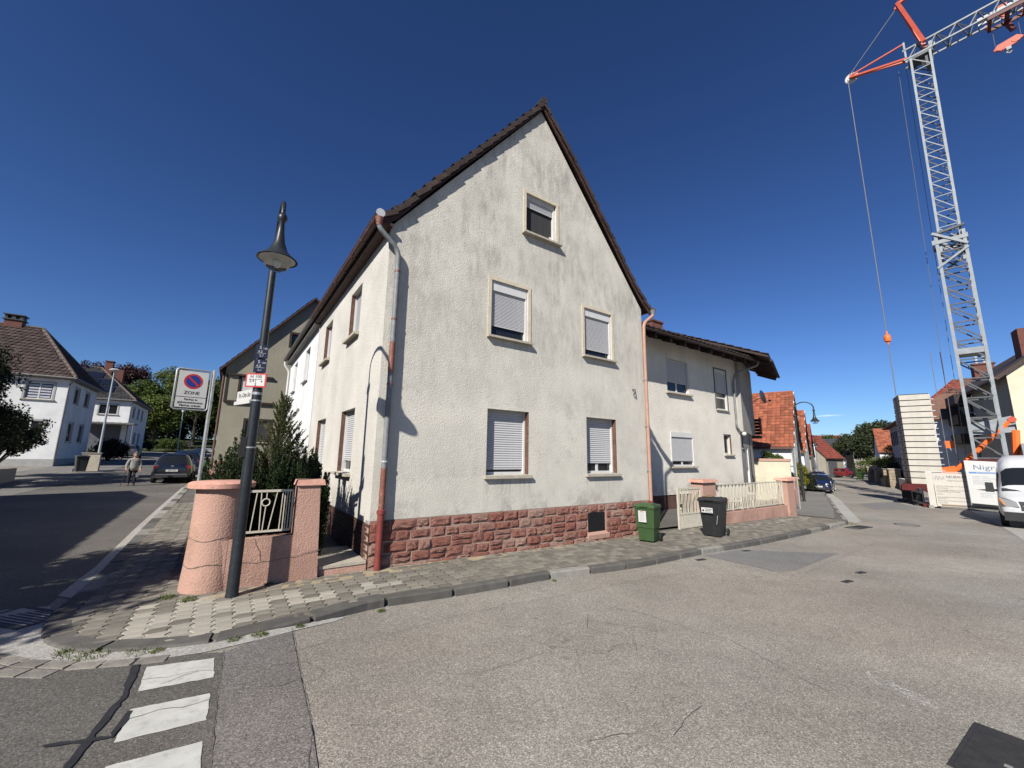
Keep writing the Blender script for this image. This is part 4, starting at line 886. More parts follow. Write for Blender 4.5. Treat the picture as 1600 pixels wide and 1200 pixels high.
# ------------------------------------------------------------------ pink garden wall at the corner
gwl = root('pink_garden_wall', uv(-2.2, .2), 0, AZ, 'pink rendered garden wall with a thick round corner pillar and iron railing', 'garden wall')
ox, oy = 2.2, -.2                            # local = (u + ox, v + oy)
def L(u, v, z=0): return (u + ox, v + oy, z)
b = MB(); prof = [(0.425, -.25), (0.42, .05), (.405, .35), (.39, .72), (.382, 1.05), (.38, 1.44)]
n = 28; vs = []
for r_, z in prof:
    for k in range(n):
        t = 2 * math.pi * k / n; q = r_ * (1 + .012 * math.sin(3 * t + z * 4)); vs.append(L(-2.22 + q * math.cos(t) * .92 - (r_ - .38) * .35, .30 + q * math.sin(t), z))
b.add(vs, [(i * n + k, i * n + (k + 1) % n, (i + 1) * n + (k + 1) % n, (i + 1) * n + k) for i in range(len(prof) - 1) for k in range(n)] + [tuple(range((len(prof) - 1) * n, len(prof) * n))])
b.box(*[L(-2.2, 0)[0], L(-2.085, 0)[0]], L(0, -.082)[1], L(0, .3)[1], -.25, .69)
mk('round_pillar', b, m_pink, gwl, True)
mk('pillar_cap', MB().lathe([(.36, 1.44), (.44, 1.455), (.445, 1.52), (.40, 1.545), (.0001, 1.56)], L(-2.24, .28), 28), M('pink_cap', (.58, .31, .24), .9, .2, 6, .5, 40, .01, dirt=.7, dirtc=(.22, .18, .14)), gwl, True)
b = MB().box(L(-2.08, 0)[0], L(-1.222, 0)[0], L(0, -.08)[1], L(0, .12)[1], -.25, .70); mk('low_wall', b, m_pink, gwl)
mk('square_pillar', MB().frustum((L(-1.22, 0)[0], L(-.80, 0)[0], L(0, -.10)[1], L(0, .22)[1]), (L(-1.22, 0)[0], L(-.885, 0)[0], L(0, -.09)[1], L(0, .22)[1]), -.25, 1.47), m_pink, gwl)
mk('pillar_cap', MB().frustum((L(-1.25, 0)[0], L(-.81, 0)[0], L(0, -.13)[1], L(0, .26)[1]), (L(-1.23, 0)[0], L(-.83, 0)[0], L(0, -.11)[1], L(0, .24)[1]), 1.472, 1.56), MATS['pink_cap'], gwl)
rl = mk('railing', MB().box(L(-1.94, 0)[0], L(-1.26, 0)[0], L(0, .00)[1], L(0, .03)[1], 1.375, 1.41).box(L(-1.94, 0)[0], L(-1.26, 0)[0], L(0, .0)[1], L(0, .03)[1], .76, .79).box(L(-1.955, 0)[0], L(-1.93, 0)[0], L(0, 0)[1], L(0, .03)[1], .76, 1.41).box(L(-1.285, 0)[0], L(-1.26, 0)[0], L(0, 0.0)[1], L(0, .03)[1], .7602, 1.4102)
        .box(L(-1.26, 0)[0], L(-1.20, 0)[0], L(0, .005)[1], L(0, .025)[1], 1.25, 1.28).box(L(-1.26, 0)[0], L(-1.20, 0)[0], L(0, .005)[1], L(0, .025)[1], .90, .93).box(L(-2.0, 0)[0], L(-1.955, 0)[0], L(0, .005)[1], L(0, .025)[1], .90, .93), m_railw, gwl)
for x0, x1 in ((-1.88, -1.91), (-1.78, -1.82), (-1.72, -1.70), (-1.50, -1.58), (-1.42, -1.43), (-1.385, -1.385), (-1.35, -1.35), (-1.315, -1.315)): mk('bar', MB().beam(L(x0, .014, 1.375), L(x1, .014, .79), .014, .014), m_railw, rl)
mk('bar', MB().beam(L(-1.645, .014, 1.375), L(-1.645, .014, 1.27), .014, .014).beam(L(-1.645, .014, 1.16), L(-1.66, .014, .79), .014, .014), m_railw, rl)
mk('ring', MB().path([L(-1.645 + .055 * math.cos(t * math.pi / 8), .014, 1.215 + .055 * math.sin(t * math.pi / 8)) for t in range(17)], .011, 6), m_railw, rl)
for pts, w in (([(-2.0, .37), (-1.7, .335), (-1.5, .34), (-1.2, .37), (-.81, .43)], .011), ([(-1.74, .69), (-1.72, .60), (-1.66, .5), (-1.64, .36)], .015)):
    P = []
    for (u0, z0), (u1, z1) in zip(pts, pts[1:]): P += [(u0 + (u1 - u0) * i / 5, z0 + (z1 - z0) * i / 5 + random.uniform(-.008, .008)) for i in range(5)]
    P.append(pts[-1]); q = MB(); vs = []
    for u_, z_ in P:
        ww_ = w * random.uniform(.3, 1.0) / 2; vert = w > .012
        yy = -.0835 if u_ < -1.21 else -.109
        vs += [L(u_ - ww_ * vert, yy, z_ - ww_ * (not vert)), L(u_ + ww_ * vert, yy, z_ + ww_ * (not vert))]
    q.add(vs, [(2 * i, 2 * i + 1, 2 * i + 3, 2 * i + 2) for i in range(len(P) - 1)]); mk('crack', q, m_crack, gwl)
for zc, sd in ((.72, 0), (.36, 2)):          # cracks round the pillar
    q = MB(); vs = []
    for k in range(26):
        t = math.pi * (1.02 + .92 * k / 25); r_ = (.39 if zc > .5 else .405) * (1 + .012 * math.sin(3 * t + zc * 4)) + .003; ww_ = random.uniform(.001, .0065); z = zc + .02 * math.sin(k * .5 + sd) + random.uniform(-.006, .006)
        for s in (-1, 1): vs.append(L(-2.22 + r_ * math.cos(t) * .925 - (r_ - .38) * .35, .30 + r_ * math.sin(t), z + s * ww_))
    q.add(vs, [(2 * i, 2 * i + 1, 2 * i + 3, 2 * i + 2) for i in range(25)]); mk('crack', q, m_crack, gwl)
# its low run along the side street, with more pillars
b = MB()
for v in np.arange(.6, 15.0, 1.0): z = GZ(*uv(-2.4, v)); b.box(L(-2.5, 0)[0], L(-2.28, 0)[0], L(0, v)[1], L(0, v + .999)[1], -.3, z + .68)
mk('side_wall', b, m_pink, gwl)
for v in (4.6, 13.2):
    z = GZ(*uv(-2.4, v)); mk('square_pillar', MB().box(L(-2.58, 0)[0], L(-2.2, 0)[0], L(0, v - .19)[1], L(0, v + .19)[1], -.2, z + 1.42), m_pink, gwl)
    mk('pillar_cap', MB().box(L(-2.63, 0)[0], L(-2.15, 0)[0], L(0, v - .24)[1], L(0, v + .24)[1], z + 1.421, z + 1.51), MATS['pink_cap'], gwl)
mk('door_step', MB().box(L(-.795, 0)[0], L(-.01, 0)[0], L(0, -.02)[1], L(0, .35)[1], -.3, .10), m_pink, gwl)
mk('step_slab', MB().box(L(-.79, 0)[0], L(-.02, 0)[0], L(0, -.035)[1], L(0, 1.4)[1], .101, .145), m_sill, gwl)
sheet('garden_soil', [uv(-2.2, .15), uv(-.02, .15), uv(-.02, 15), uv(-2.2, 15)], m_earth, lambda x, y: GZ(x, y) + .06, 2, label='dark soil of the front garden behind the pink wall', cat='soil')

# ------------------------------------------------------------------ pink fence and gate before the wing
pf_ = root('pink_garden_fence', uv(11.0, .1), 0, AZ, 'pink plinth wall with pillars and a cream iron railing before the wing', 'garden fence')
def Q(u, v, z=0): return (u - 11.0, v - .1, z)
def pillar(par, u, v, w, z, d=.42):
    mk('pillar', MB().box(Q(u - w / 2, 0)[0], Q(u + w / 2, 0)[0], Q(0, v - d / 2)[1], Q(0, v + d / 2)[1], -.6, z), m_pink, par)
    mk('pillar_cap', MB().frustum((Q(u - w / 2 - .09, 0)[0], Q(u + w / 2 + .09, 0)[0], Q(0, v - d / 2 - .07)[1], Q(0, v + d / 2 + .07)[1]), (Q(u - w / 2 - .06, 0)[0], Q(u + w / 2 + .06, 0)[0], Q(0, v - d / 2 - .05)[1], Q(0, v + d / 2 + .05)[1]), z + .001, z + .09), MATS['pink_cap'], par)
pillar(pf_, 11.18, .2, .78, 1.22); pillar(pf_, 17.3, .15, .62, 1.15)
blk_ = None
for k in range(9):
    u0 = 11.58 + k * .603; link('plinth_block', MB().box(Q(u0 + .004, 0)[0], Q(u0 + .598, 0)[0], Q(0, .02)[1], Q(0, .24)[1], -.6, .17).mesh('plinth_block', m_pink), pf_)
rl = mk('railing', MB().box(Q(11.6, 0)[0], Q(16.97, 0)[0], Q(0, .11)[1], Q(0, .14)[1], 1.10, 1.135).box(Q(11.6, 0)[0], Q(16.97, 0)[0], Q(0, .11)[1], Q(0, .14)[1], .225, .26).box(Q(16.90, 0)[0], Q(16.97, 0)[0], Q(0, .105)[1], Q(0, .145)[1], .2, 1.14), m_railw, pf_)
u_ = 11.66; k = 0
while u_ < 16.9:
    dx = (.05, -.03, .0, .035, -.05, .02)[k % 6]; mk('bar', MB().beam(Q(u_ - dx, .125, 1.10), Q(u_ + dx, .125, .26), .022, .014), m_railw, rl); u_ += .082; k += 1
mk('white_sheet', MB().box(Q(11.62, 0)[0], Q(14.05, 0)[0], Q(0, .165)[1], Q(0, .175)[1], .62, 1.09), m_pvc, pf_)
for (a0, a1) in ((21.9, 24.3), (24.7, 27.3), (27.7, 30.9)):
    p0, p1 = st(a0, 1.85), st(a1, 1.85); l0, l1 = toloc(*p0), toloc(*p1); mk('side_wall', MB().beam(Q(l0[0], l0[1], .0), Q(l1[0], l1[1], -.08), .22, 1.0), m_pink, pf_)
for a in (24.5, 27.5):
    x, y = st(a, 1.85); l = toloc(x, y); pillar(pf_, l[0], l[1], .38, GZ(x, y) + 1.35, .38)
gt = root('gate', uv(10.1, .04), 0, AZ - R(1), 'narrow cream iron gate with a closed lower panel between two bins', 'gate')
b = MB().box(-.66, -.60, -.03, .03, -.30, 1.10).box(.55, .61, -.03, .03, -.14, 1.08).box(-.60, .55, -.025, .025, 1.03, 1.09).box(-.60, .55, -.02, .02, .27, .32).box(-.60, .55, -.02, .02, -.14, -.09)
gf = mk('frame', b, m_railw, gt)
mk('panel', MB().box(-.60, .55, -.008, .008, -.09, .27), M('gate_panel', (.55, .52, .44), .7, .1, 5, dirt=.5, dirtc=(.35, .26, .18)), gt)
for k in range(15):
    x = -.54 + k * .075; dx = (.02, -.02, .01, .0, -.015)[k % 5]; mk('bar', MB().beam((x - dx, 0, 1.03), (x + dx, 0, .32), .018, .014), m_railw, gf)
for x, z in ((-.1, .92), (-.52, .45)): mk('rosette', MB().lathe([(.0001, -.022), (.04, -.018), (.045, 0), (.0001, .01)], (x, 0, z), 10, 'Y'), m_railw, gf)
mk('latch', MB().box(-.60, -.5, -.05, -.02, .55, .60), m_iron, gf)
# white garden chair and table on the terrace
m_chair = M('white_garden_furniture', (.62, .60, .55), .5, .05)
ch = root('garden_chair', uv(15.2, 1.3), -.12, AZ + R(70), 'white slatted garden chair behind the cream railing', 'chair')
mk('seat', MB().box(-.24, .24, -.22, .24, .42, .45), m_chair, ch)
for x in (-.22, .22):
    for y in (-.2, .22): mk('leg', MB().beam((x, y, .42), (x * 1.15, y * 1.2, 0), .03, .03), m_chair, ch)
    mk('armrest', MB().box(x - .03, x + .03, -.25, .26, .64, .67).beam((x, -.2, .45), (x, -.2, .64), .025, .025), m_chair, ch)
bk_ = mk('backrest', MB().beam((-.23, .25, .45), (-.25, .42, 1.12), .03, .03).beam((.23, .25, .45), (.25, .42, 1.12), .03, .03), m_chair, ch)
for k in range(7): mk('slat', MB().beam((-.23, .27 + k * .024, .54 + k * .095), (.23, .27 + k * .024, .54 + k * .095), .015, .055), m_chair, bk_)
tb = root('garden_table', uv(16.0, 1.25), -.12, AZ, 'white round garden table beside the garden chair', 'table')
mk('table_top', MB().lathe([(.0001, .70), (.44, .70), (.45, .715), (.44, .73), (.0001, .73)], n=20), m_chair, tb)
for k in range(4): t = R(45 + 90 * k); mk('leg', MB().beam((.3 * math.cos(t), .3 * math.sin(t), .7), (.38 * math.cos(t), .38 * math.sin(t), 0), .03, .03), m_chair, tb)
sheet('terrace', [uv(8.0, .25), uv(17.4, .3), uv(19.5, 3.25), uv(8.0, 3.25)], m_pavebase, lambda x, y: GZ(x, y) + .06, 2, label='grey terrace between the pink fence and the wing', cat='terrace')  # floor toned dark to stand in for the shade behind the railing

# ------------------------------------------------------------------ simple houses down the streets
def verge_house(name, xy, rz, W, D, z0, ze, zr, m, label, wins=(), rm=None, front_gable=True, over=.25, rows=(.3, .36), rside=None, group=None, roofm=None, fill=True):
    """house with its gable to local -y (front_gable) or its eaves to local -y"""
    h = root(name, xy, 0, rz, label, 'house', group); F = Fr((0, 0, 0), (1, 0, 0), (0, -1, 0)); rm = rm or m_tiled; b = MB()
    if front_gable:
        wall(b, F, [(0, z0), (W, z0), (W, ze), (W / 2, zr), (0, ze)], wins, .14); b.box(0, .01, .001, D, z0, ze); b.box(W - .01, W, .001, D, z0, ze); b.prism([(0, D, z0), (W, D, z0), (W, D, ze), (W / 2, D, zr), (0, D, ze)], (0, .05, 0)); mk('wall', b, m, h)
        for s in (0, 1):
            x0, x1 = (-over, W / 2) if s == 0 else (W + over, W / 2); sl = (zr - ze) / (W / 2); zz = ze - over * sl
            r_ = MB().add([(x0, -over, zz), (x1, -over, zr), (x1, D + over, zr), (x0, D + over, zz), (x0, -over, zz + .12), (x1, -over, zr + .12), (x1, D + over, zr + .12), (x0, D + over, zz + .12)], [(0, 3, 2, 1), (4, 5, 6, 7), (0, 1, 5, 4), (1, 2, 6, 5), (2, 3, 7, 6), (3, 0, 4, 7)])
            rp = mk('roof', r_, roofm or m_brownw, h); l = math.hypot(x1 - x0, zr - zz)
            roofpart('roof_tiles', tiles((x1, -over if s else D + over, zr + .13), (0, 1 if s else -1, 0), (x0 - x1, 0, zz - zr), D + 2 * over, l, rows[0], rows[1]), rm, rp)
        return h, F
    wall(b, F, [(0, z0), (W, z0), (W, ze), (0, ze)], wins, .14)
    for x in (0, W - .05): b.prism([(x, .001, z0), (x, D, z0), (x, D, ze), (x, D / 2, zr), (x, .001, ze)], (.05, 0, 0))
    b.box(0, W, D - .02, D, z0, ze); mk('wall', b, m, h)
    for s in (0, 1):
        y0 = -over if s == 0 else D + over; sl = (zr - ze) / (D / 2); zz = ze - over * sl; yr = D / 2
        r_ = MB().add([(-over * .6, y0, zz), (W + over * .6, y0, zz), (W + over * .6, yr, zr), (-over * .6, yr, zr), (-over * .6, y0, zz + .10), (W + over * .6, y0, zz + .10), (W + over * .6, yr, zr + .10), (-over * .6, yr, zr + .10)], [(0, 3, 2, 1), (4, 5, 6, 7), (0, 1, 5, 4), (1, 2, 6, 5), (2, 3, 7, 6), (3, 0, 4, 7)])
        rp = mk('roof', r_, roofm or m_brownw, h); l = math.hypot(yr - y0, zr - zz)
        roofpart('roof_tiles', tiles((-over * .6, yr, zr + .11), (1, 0, 0), (0, y0 - yr, zz - zr), W + 1.2 * over, l, rows[0], rows[1]), rm, rp)
    mk('ridge_tiles', MB().path([(-over * .6, D / 2, zr + .12), (W + over * .6, D / 2, zr + .12)], .10, 8), rm, h)
    mk('gutter', MB().path([(-over * .6, -over - .04, ze - over * (zr - ze) / (D / 2) + .02), (W + over * .6, -over - .04, ze - over * (zr - ze) / (D / 2) + .02)], .06, 6), m_guttb, h)
    return h, F

# olive gable behind the lamp
oz = GZ(*uv(-2.75, 19)) - .1
ow = [(.72, 1.62, 4.88, 6.10), (1.20, 2.36, 2.55, 3.72), (2.95, 3.55, 8.15, 9.0)]
oh, FO = verge_house('olive_gabled_house', uv(-2.75, 19), AZ, 8.0, 9.0, oz - .4, 6.62, 11.35, m_olive, 'olive grey rendered house whose gable stands behind the street lamp', ow, over=.28)
window(oh, FO, *ow[0], d=.10, shut=.95, slats=False, surround=.10, surm=m_reveald, sill=None, fm=m_reveald, sm=m_pvc); window(oh, FO, *ow[1], d=.10, shut=0, surround=.12, surm=m_reveald, sill=(.08, .08, .05), mull=1, fm=m_reveald)
window(oh, FO, *ow[2], d=.10, shut=0, surround=.12, surm=m_reveald, sill=None, fm=m_reveald)
for z, x0, x1 in ((6.2, .10, 2.25), (4.72, .05, 2.35)): mk('ledge', FO.box(MB(), x0, x1, z - .06, z + .04, .003, .14), m_reveald, oh)
mk('corner_post', FO.box(MB(), .05, .13, 4.76, 6.2, .003, .05), m_reveald, oh)
mk('downpipe', MB().path([(-.30, .15, 6.4), (-.08, .3, 6.1), (-.08, .3, .2)], .05, 8), m_guttb, oh, True)

def hip_house(name, xy, rz, W, D, z0, ze, apex, m, rm, label, fw=(), sw=(), over=.4, rows=(.33, .38), solar=None, ridge=None):
    """hip roof; local x runs 0 to -W, front is y=0 facing -y, the street side is x=0 facing +x"""
    h = root(name, xy, 0, rz, label, 'house'); F = Fr((-W, 0, 0), (1, 0, 0), (0, -1, 0)); S = Fr((0, 0, 0), (0, 1, 0), (1, 0, 0)); b = MB()
    wall(b, F, [(0, z0), (W, z0), (W, ze), (0, ze)], [(a + W, c + W, d, e) for a, c, d, e in fw], .15); wall(b, S, [(0.001, z0), (D, z0), (D, ze), (0.001, ze)], sw, .15)
    b.box(-W, -.002, D - .01, D, z0, ze); b.box(-W, -W + .01, .002, D, z0, ze); mk('wall', b, m, h)
    mk('plinth', F.box(MB(), 0, W, z0, z0 + .95, .002, .03).box(.002, .03, -.03, D, z0, z0 + .95), M('plinth_grey', (.33, .33, .32), .9), h)
    rx0, rx1 = ridge; ry = D / 2; e = over; c = [(-W - e, -e, ze), (e, -e, ze), (e, D + e, ze), (-W - e, D + e, ze)]; r0, r1 = (rx0, ry, apex), (rx1, ry, apex)
    r_ = MB(); r_.poly([c[0], c[1], r1, r0]); r_.poly([c[1], c[2], r1]); r_.poly([c[2], c[3], r0, r1]); r_.poly([c[3], c[0], r0]); r_.poly(c)
    rp = mk('roof', r_, roof_under, h)
    def clipped(cors, along):                # tiles over a trapezoid or triangle: rows shrink towards the ridge
        a0, a1, t1, t0 = [Vector(p) for p in cors]; L_ = ((t0 + t1) / 2 - (a0 + a1) / 2); n_r = max(2, int(L_.length / rows[1])); mb = MB(); nrm = (a1 - a0).cross(t0 - a0).normalized()
        if nrm.z < 0: nrm = -nrm
        dirn = (a1 - a0).normalized()
        for r in range(n_r):
            f0, f1 = r / n_r, (r + 1.12) / n_r; s0, s1 = a0.lerp(t0, f0), a1.lerp(t1, f0); k = max(1, int((s1 - s0).length / rows[0])); up = (t0.lerp(t1, .5) - a0.lerp(a1, .5)); up = (up - dirn * up.dot(dirn)) / n_r * 1.1
            off = (r % 2) * .5 * rows[0] * 0
            for q in range(k):
                p = s0 + dirn * (q * rows[0] + off); w = dirn * rows[0] * .97; j = random.uniform(0, .012)
                vs = [p + nrm * (.06 + j), p + w * .35 + nrm * (.10 + j), p + w * .75 + nrm * (.065 + j), p + w + nrm * (.06 + j), p + up + nrm * .01, p + w * .35 + up + nrm * .05, p + w * .75 + up + nrm * .015, p + w + up + nrm * .01, p + nrm * .0, p + w + nrm * .0]
                mb.add(vs, [(0, 1, 5, 4), (1, 2, 6, 5), (2, 3, 7, 6), (8, 9, 3, 2, 1, 0)])
        return mb
    b2 = clipped([c[0], c[1], r1, r0], 1); roofpart('roof_tiles', b2, rm, rp); roofpart('roof_tiles', clipped([c[1], c[2], r1, r1], 1), rm, rp); roofpart('roof_tiles', clipped([c[3], c[0], r0, r0], 1), rm, rp)
    for a_, b_ in ((c[1], r1), (r0, r1), (c[2], r1)): mk('hip_tiles', MB().path([Vector(a_) + Vector((0, 0, .08)), Vector(b_) + Vector((0, 0, .08))], .11, 6), M('hip_tile', (.13, .10, .085), .9, .3, 4), rp)
    mk('gutter', MB().path([(-W - e, -e - .05, ze), (e + .05, -e - .05, ze), (e + .05, D + e, ze)], .07, 6), m_guttg, rp)
    mk('eaves_box', MB().box(-W - e + .02, e - .02, -e + .02, D + e - .02, ze - .12, ze - .01), m_guttg, rp)
    mk('downpipe', MB().path([(e, -e, ze - .05), (.06, -.07, ze - .5), (.06, -.07, z0 + .2)], .05, 8), m_guttg, h, True)
    for o in fw: window(h, F, o[0] + W, o[1] + W, o[2], o[3], d=.10, shut=.0, trans=(), mull=1 if o[1] - o[0] > 1 else 0, surround=.12, surm=M('grey_surround', (.34, .34, .33), .8), sill=(.15, .12, .07), slats=False)
    for o in sw: window(h, S, *o, d=.10, shut=0, surround=.10, surm=MATS.get('grey_surround') or m_surr, sill=(.12, .10, .06))
    return h, F, S, rp
roof_under = M('roof_underlay', (.05, .04, .038), .9)
zA = GZ(*uv(-12.9, 38)) - .15
ha, FHA, SHA, rpA = hip_house('white_hipped_house', uv(-12.9, 37.6), AZ, 11, 8.4, zA - .3, 7.45, 11.9, m_white, m_tilea, 'white house with a brown hipped tile roof at the left edge of the photo', fw=[(-2.2, -.75, 5.72, 6.98), (-2.3, -.85, 2.6, 4.1), (-6.5, -5.1, 5.72, 6.98)], sw=[(1.9, 3.1, 5.7, 6.95), (4.9, 6.1, 5.7, 6.95), (1.9, 3.1, 2.6, 4.1), (4.9, 6.1, 2.6, 4.1)], ridge=(-9.0, -3.15))
b = MB().box(-5.3, -4.3, 4.0, 4.75, 11.2, 12.35); cp = mk('chimney', b, m_chim, rpA)
mk('chimney_cap', MB().box(-5.4, -4.2, 3.9, 4.85, 12.35, 12.43).box(-5.3, -5.15, 4.0, 4.75, 12.43, 12.75).box(-4.9, -4.7, 4.0, 4.75, 12.43, 12.75).box(-4.45, -4.3, 4.0, 4.75, 12.43, 12.75).box(-5.4, -4.2, 3.9, 4.85, 12.75, 12.83), m_iron, cp); mk('flashing', MB().box(-5.5, -4.1, 3.75, 4.9, 11.25, 11.5), m_zincl, cp)
for k in range(5): mk('blind_strip', FHA.box(MB(), 11 - 2.08, 11 - .87, 5.85 + k * .21, 5.97 + k * .21, -.085, -.082), M('blind_fabric', (.45, .46, .52), .9), ha)
mk('skylight', MB().add([(.0 - .9, 3.5, 8.95), (-.9, 4.6, 8.95), (-1.75, 4.6, 10.05), (-1.75, 3.5, 10.05)], [(0, 1, 2, 3)]), m_zincl, rpA)
zB = GZ(*uv(-12.3, 58.5))
hb, FHB, SHB, rpB = hip_house('solar_roof_house', uv(-12.3, 58.5), AZ, 10, 13, zB - .3, 7.9, 12.4, m_white, m_tileg, 'white house with solar panels on its dark hipped roof', fw=[(-2.7, -1.1, 6.15, 7.3)], sw=[(2.0, 3.1, 6.0, 7.3), (5.0, 6.1, 6.0, 7.3), (8.0, 9.1, 6.0, 7.3), (5, 6.1, 2.6, 4.2), (8.0, 9.1, 2.6, 4.2)], ridge=(-5.2, -4.4))
mk('chimney', MB().box(-4.0, -3.3, 5.8, 6.6, 11.2, 13.3).box(-4.1, -3.2, 5.7, 6.7, 13.3, 13.4).box(-3.3, -2.2, 6.0, 6.8, 10, 12.4), m_chim, rpB)
def onslope(x, f): y = -.4 + (6.5 + .4) * f; z = 7.9 + 4.5 * f + .16; return Vector((x, y, z))
for (x, f) in ((-5.3, .62), (-5.3, .40), (-3.6, .40), (-5.3, .18), (-3.6, .18)):
    a, b_ = onslope(x, f), onslope(x, f + .19); mk('solar_panel', MB().add([a, a + Vector((1.6, 0, 0)), b_ + Vector((1.6, 0, 0)), b_], [(0, 1, 2, 3)]), m_solar, rpB)
mk('garage_front', FHB.box(MB(), 6.3, 9.5, zB, 4.9, .005, .03), M('garage_dark', (.10, .105, .12), .5, .15, 3), hb)  # flat dark panel stands in for the shaded garage recess
cpm = mk('canopy', MB().box(-4.2, .9, -2.2, -.01, 4.95, 5.12), m_guttg, hb)
for k in range(8): mk('canopy_slat', MB().box(-4.1 + k * .6, -3.95 + k * .6, -2.1, -.05, 5.13, 5.17), m_zincl, cpm)
for x in (-4.1, .8): mk('canopy_post', MB().box(x - .05, x + .05, -2.15, -2.05, zB - .2, 4.94), m_guttg, hb)

# off the left of the photo: the neighbour whose shadow lies on the side street
nb = verge_house('left_neighbour_house', uv(-22.5, 10.6), AZ - R(90), 13.5, 10.0, -.3, 6.6, 10.2, m_beige, 'beige house on the left of the side street, outside the photo', front_gable=False, over=.4, rows=(.9, .9))

# ------------------------------------------------------------------ houses of the right street
def street_house(a, b, W, D, ze, zr, m, rm, label, wins=(), rows=(.27, .34), group=None, name='red_roofed_house'):
    """eaves towards the camera, gable to the street: local x runs to the left of the street, y along it"""
    z0 = GZ(*st(a, b)) - .4
    return verge_house(name, st(a, b + W), SE - R(90), W, D, z0, ze, zr, m, label, wins, rm, False, .3, rows, group=group)
h1, F1 = street_house(35.5, 2.25, 7.5, 11.0, 3.05, 7.55, m_white, m_tiler, 'white house with a big orange red pantile roof behind the garden wall', [(1.5, 2.6, 1.2, 2.3)], rows=(.29, .40))
window(h1, F1, 1.5, 2.6, 1.2, 2.3, d=.1, shut=0, mull=1)
h2, F2_ = street_house(46.8, 2.05, 7.0, 11.0, 2.9, 7.0, m_white, m_tiler, 'second orange roofed house down the right street', rows=(.32, .42))
h3, F3_ = street_house(58.2, 1.95, 7.0, 10.5, 2.6, 6.3, m_beige, m_tiler2, 'third red roofed house down the right street', rows=(.4, .5))
vm = M('verge_slate_white', (.50, .46, .42), .9, .4, 9)
for h, D_, ze, zr in ((h1, 11, 3.05, 7.55), (h2, 11, 2.9, 7.0)):   # scalloped verge of the street gables
    W = 7.5 if h is h1 else 7.0
    for s in (0, 1):
        y0, y1 = (-.3, D_ / 2) if s == 0 else (D_ + .3, D_ / 2); zz = ze - .3 * (zr - ze) / (D_ / 2)
        for k in range(16): f = k / 16; link('verge_tile', MB().box(0, .06, -.17, .17, -.16, .10).mesh('verge_tile', m_tiler if k % 3 else vm), h, (W + .19, y0 + (y1 - y0) * (f + .03), zz + (zr - zz) * (f + .03) + .06), (R(39.5) if s == 0 else -R(39.5), 0, 0))
wl = root('white_garden_wall', st(31.0, 2.1), 0, SE + R(90), 'cream garden wall with a pink coping across the yard beyond the annex', 'garden wall')
mk('wall', MB().box(0, 4.2, -.15, .15, -.9, 1.92), m_cream, wl); mk('coping', MB().box(-.06, 4.2, -.2, .2, 1.921, 2.08), m_pink, wl)
zf = GZ(*st(80, 3)) 
# the white gable, the solar roof, the long dark roof closing the street, roofs beyond
def gable_to_street(name, a, b, W, D, ze, zr, m, rm, label, wins=(), rz=SE - R(90), rows=(.5, .5)):
    z0 = GZ(*st(a, b)) - .5
    return verge_house(name, st(a, b), rz, W, D, z0, ze, zr, m, label, wins, rm, True, .25, rows)
hw, Fw_ = verge_house('white_gable_house', st(76, 7.9), SE - R(90), 6.0, 8, zf - .5, 4.6, 7.5, m_white, 'narrow white house with small windows beside the parked cars', [(3.4, 4.2, 1.0, 2.2), (4.6, 5.4, 1.0, 2.2), (3.4, 4.2, 3.2, 4.3), (4.6, 5.4, 3.2, 4.3)], m_tiler2, True, .25, (.5, .5))
for o in [(3.4, 4.2, 1.0, 2.2), (4.6, 5.4, 1.0, 2.2), (3.4, 4.2, 3.2, 4.3), (4.6, 5.4, 3.2, 4.3)]: window(hw, Fw_, *o, d=.1, shut=0)
hs, Fs_ = verge_house('red_solar_house', st(86, .9), SE - R(20), 7, 6.5, zf - .5, 2.6, 6.3, m_beige, 'grey house with solar panels on its bright red roof slope', rm=m_tiler2, front_gable=False, rows=(.5, .5))
for k in range(3): x = .8 + k * 1.1; mk('solar_panel', MB().add([(x, .6, 3.42), (x + 1.0, .6, 3.42), (x + 1.0, 2.4, 5.32), (x, 2.4, 5.32)], [(0, 1, 2, 3)]), m_solar, hs)
mk('garage_front', Fs_.box(MB(), .8, 4.2, zf - .4, 2.2, .01, .05), M('garage_dark', (.10, .105, .12)), hs); mk('tank', MB().box(8.2, 9.8, -.6, -.05, zf, 3.0), m_black, hs)
hd, Fd_ = verge_house('dark_roofed_hall', st(118, 3.4), SE - R(90) - R(6), 6.6, 9, zf - .5, 2.9, 6.9, m_white, 'low white hall with a plain dark grey roof closing the right street', [], M('slate_roof', (.045, .047, .055), .7, .15, 2), False, .5, (.9, .6))
for (a, b_, W, zr, rm, lab) in ((150, 9, 11, 9.2, m_tiler2, 'far red roof with dark solar panels beyond the hall'), (165, 1, 12, 8.6, m_tileg, 'far grey roof beyond the hall'), (150, -3, 12, 7.6, m_tiler2, 'far low red roof left of the pine'), (175, 19, 10, 11.5, m_tiler2, 'far red roof peak above the white gable')):
    z0 = GZ(*st(a, b_)); hq, Fq = verge_house('distant_house', st(a, b_), SE - R(95), W, 9, z0 - 1, 5.2, zr, m_white if W != 12 else m_beige, lab, [(2, 3.4, 3.0, 4.4), (5, 6.4, 3.0, 4.4)], rm, False, .4, (.9, .7))
    for o in [(2, 3.4, 3.0, 4.4), (5, 6.4, 3.0, 4.4)]: window(hq, Fq, *o, d=.1, shut=0, sill=None)
    if W == 11:
        for k in range(5): x = 1.2 + k * 1.7; mk('solar_panel', MB().add([(x, .3, 5.75), (x + 1.5, .3, 5.75), (x + 1.5, 3.6, 8.6), (x, 3.6, 8.6)], [(0, 1, 2, 3)]), m_solar, hq)

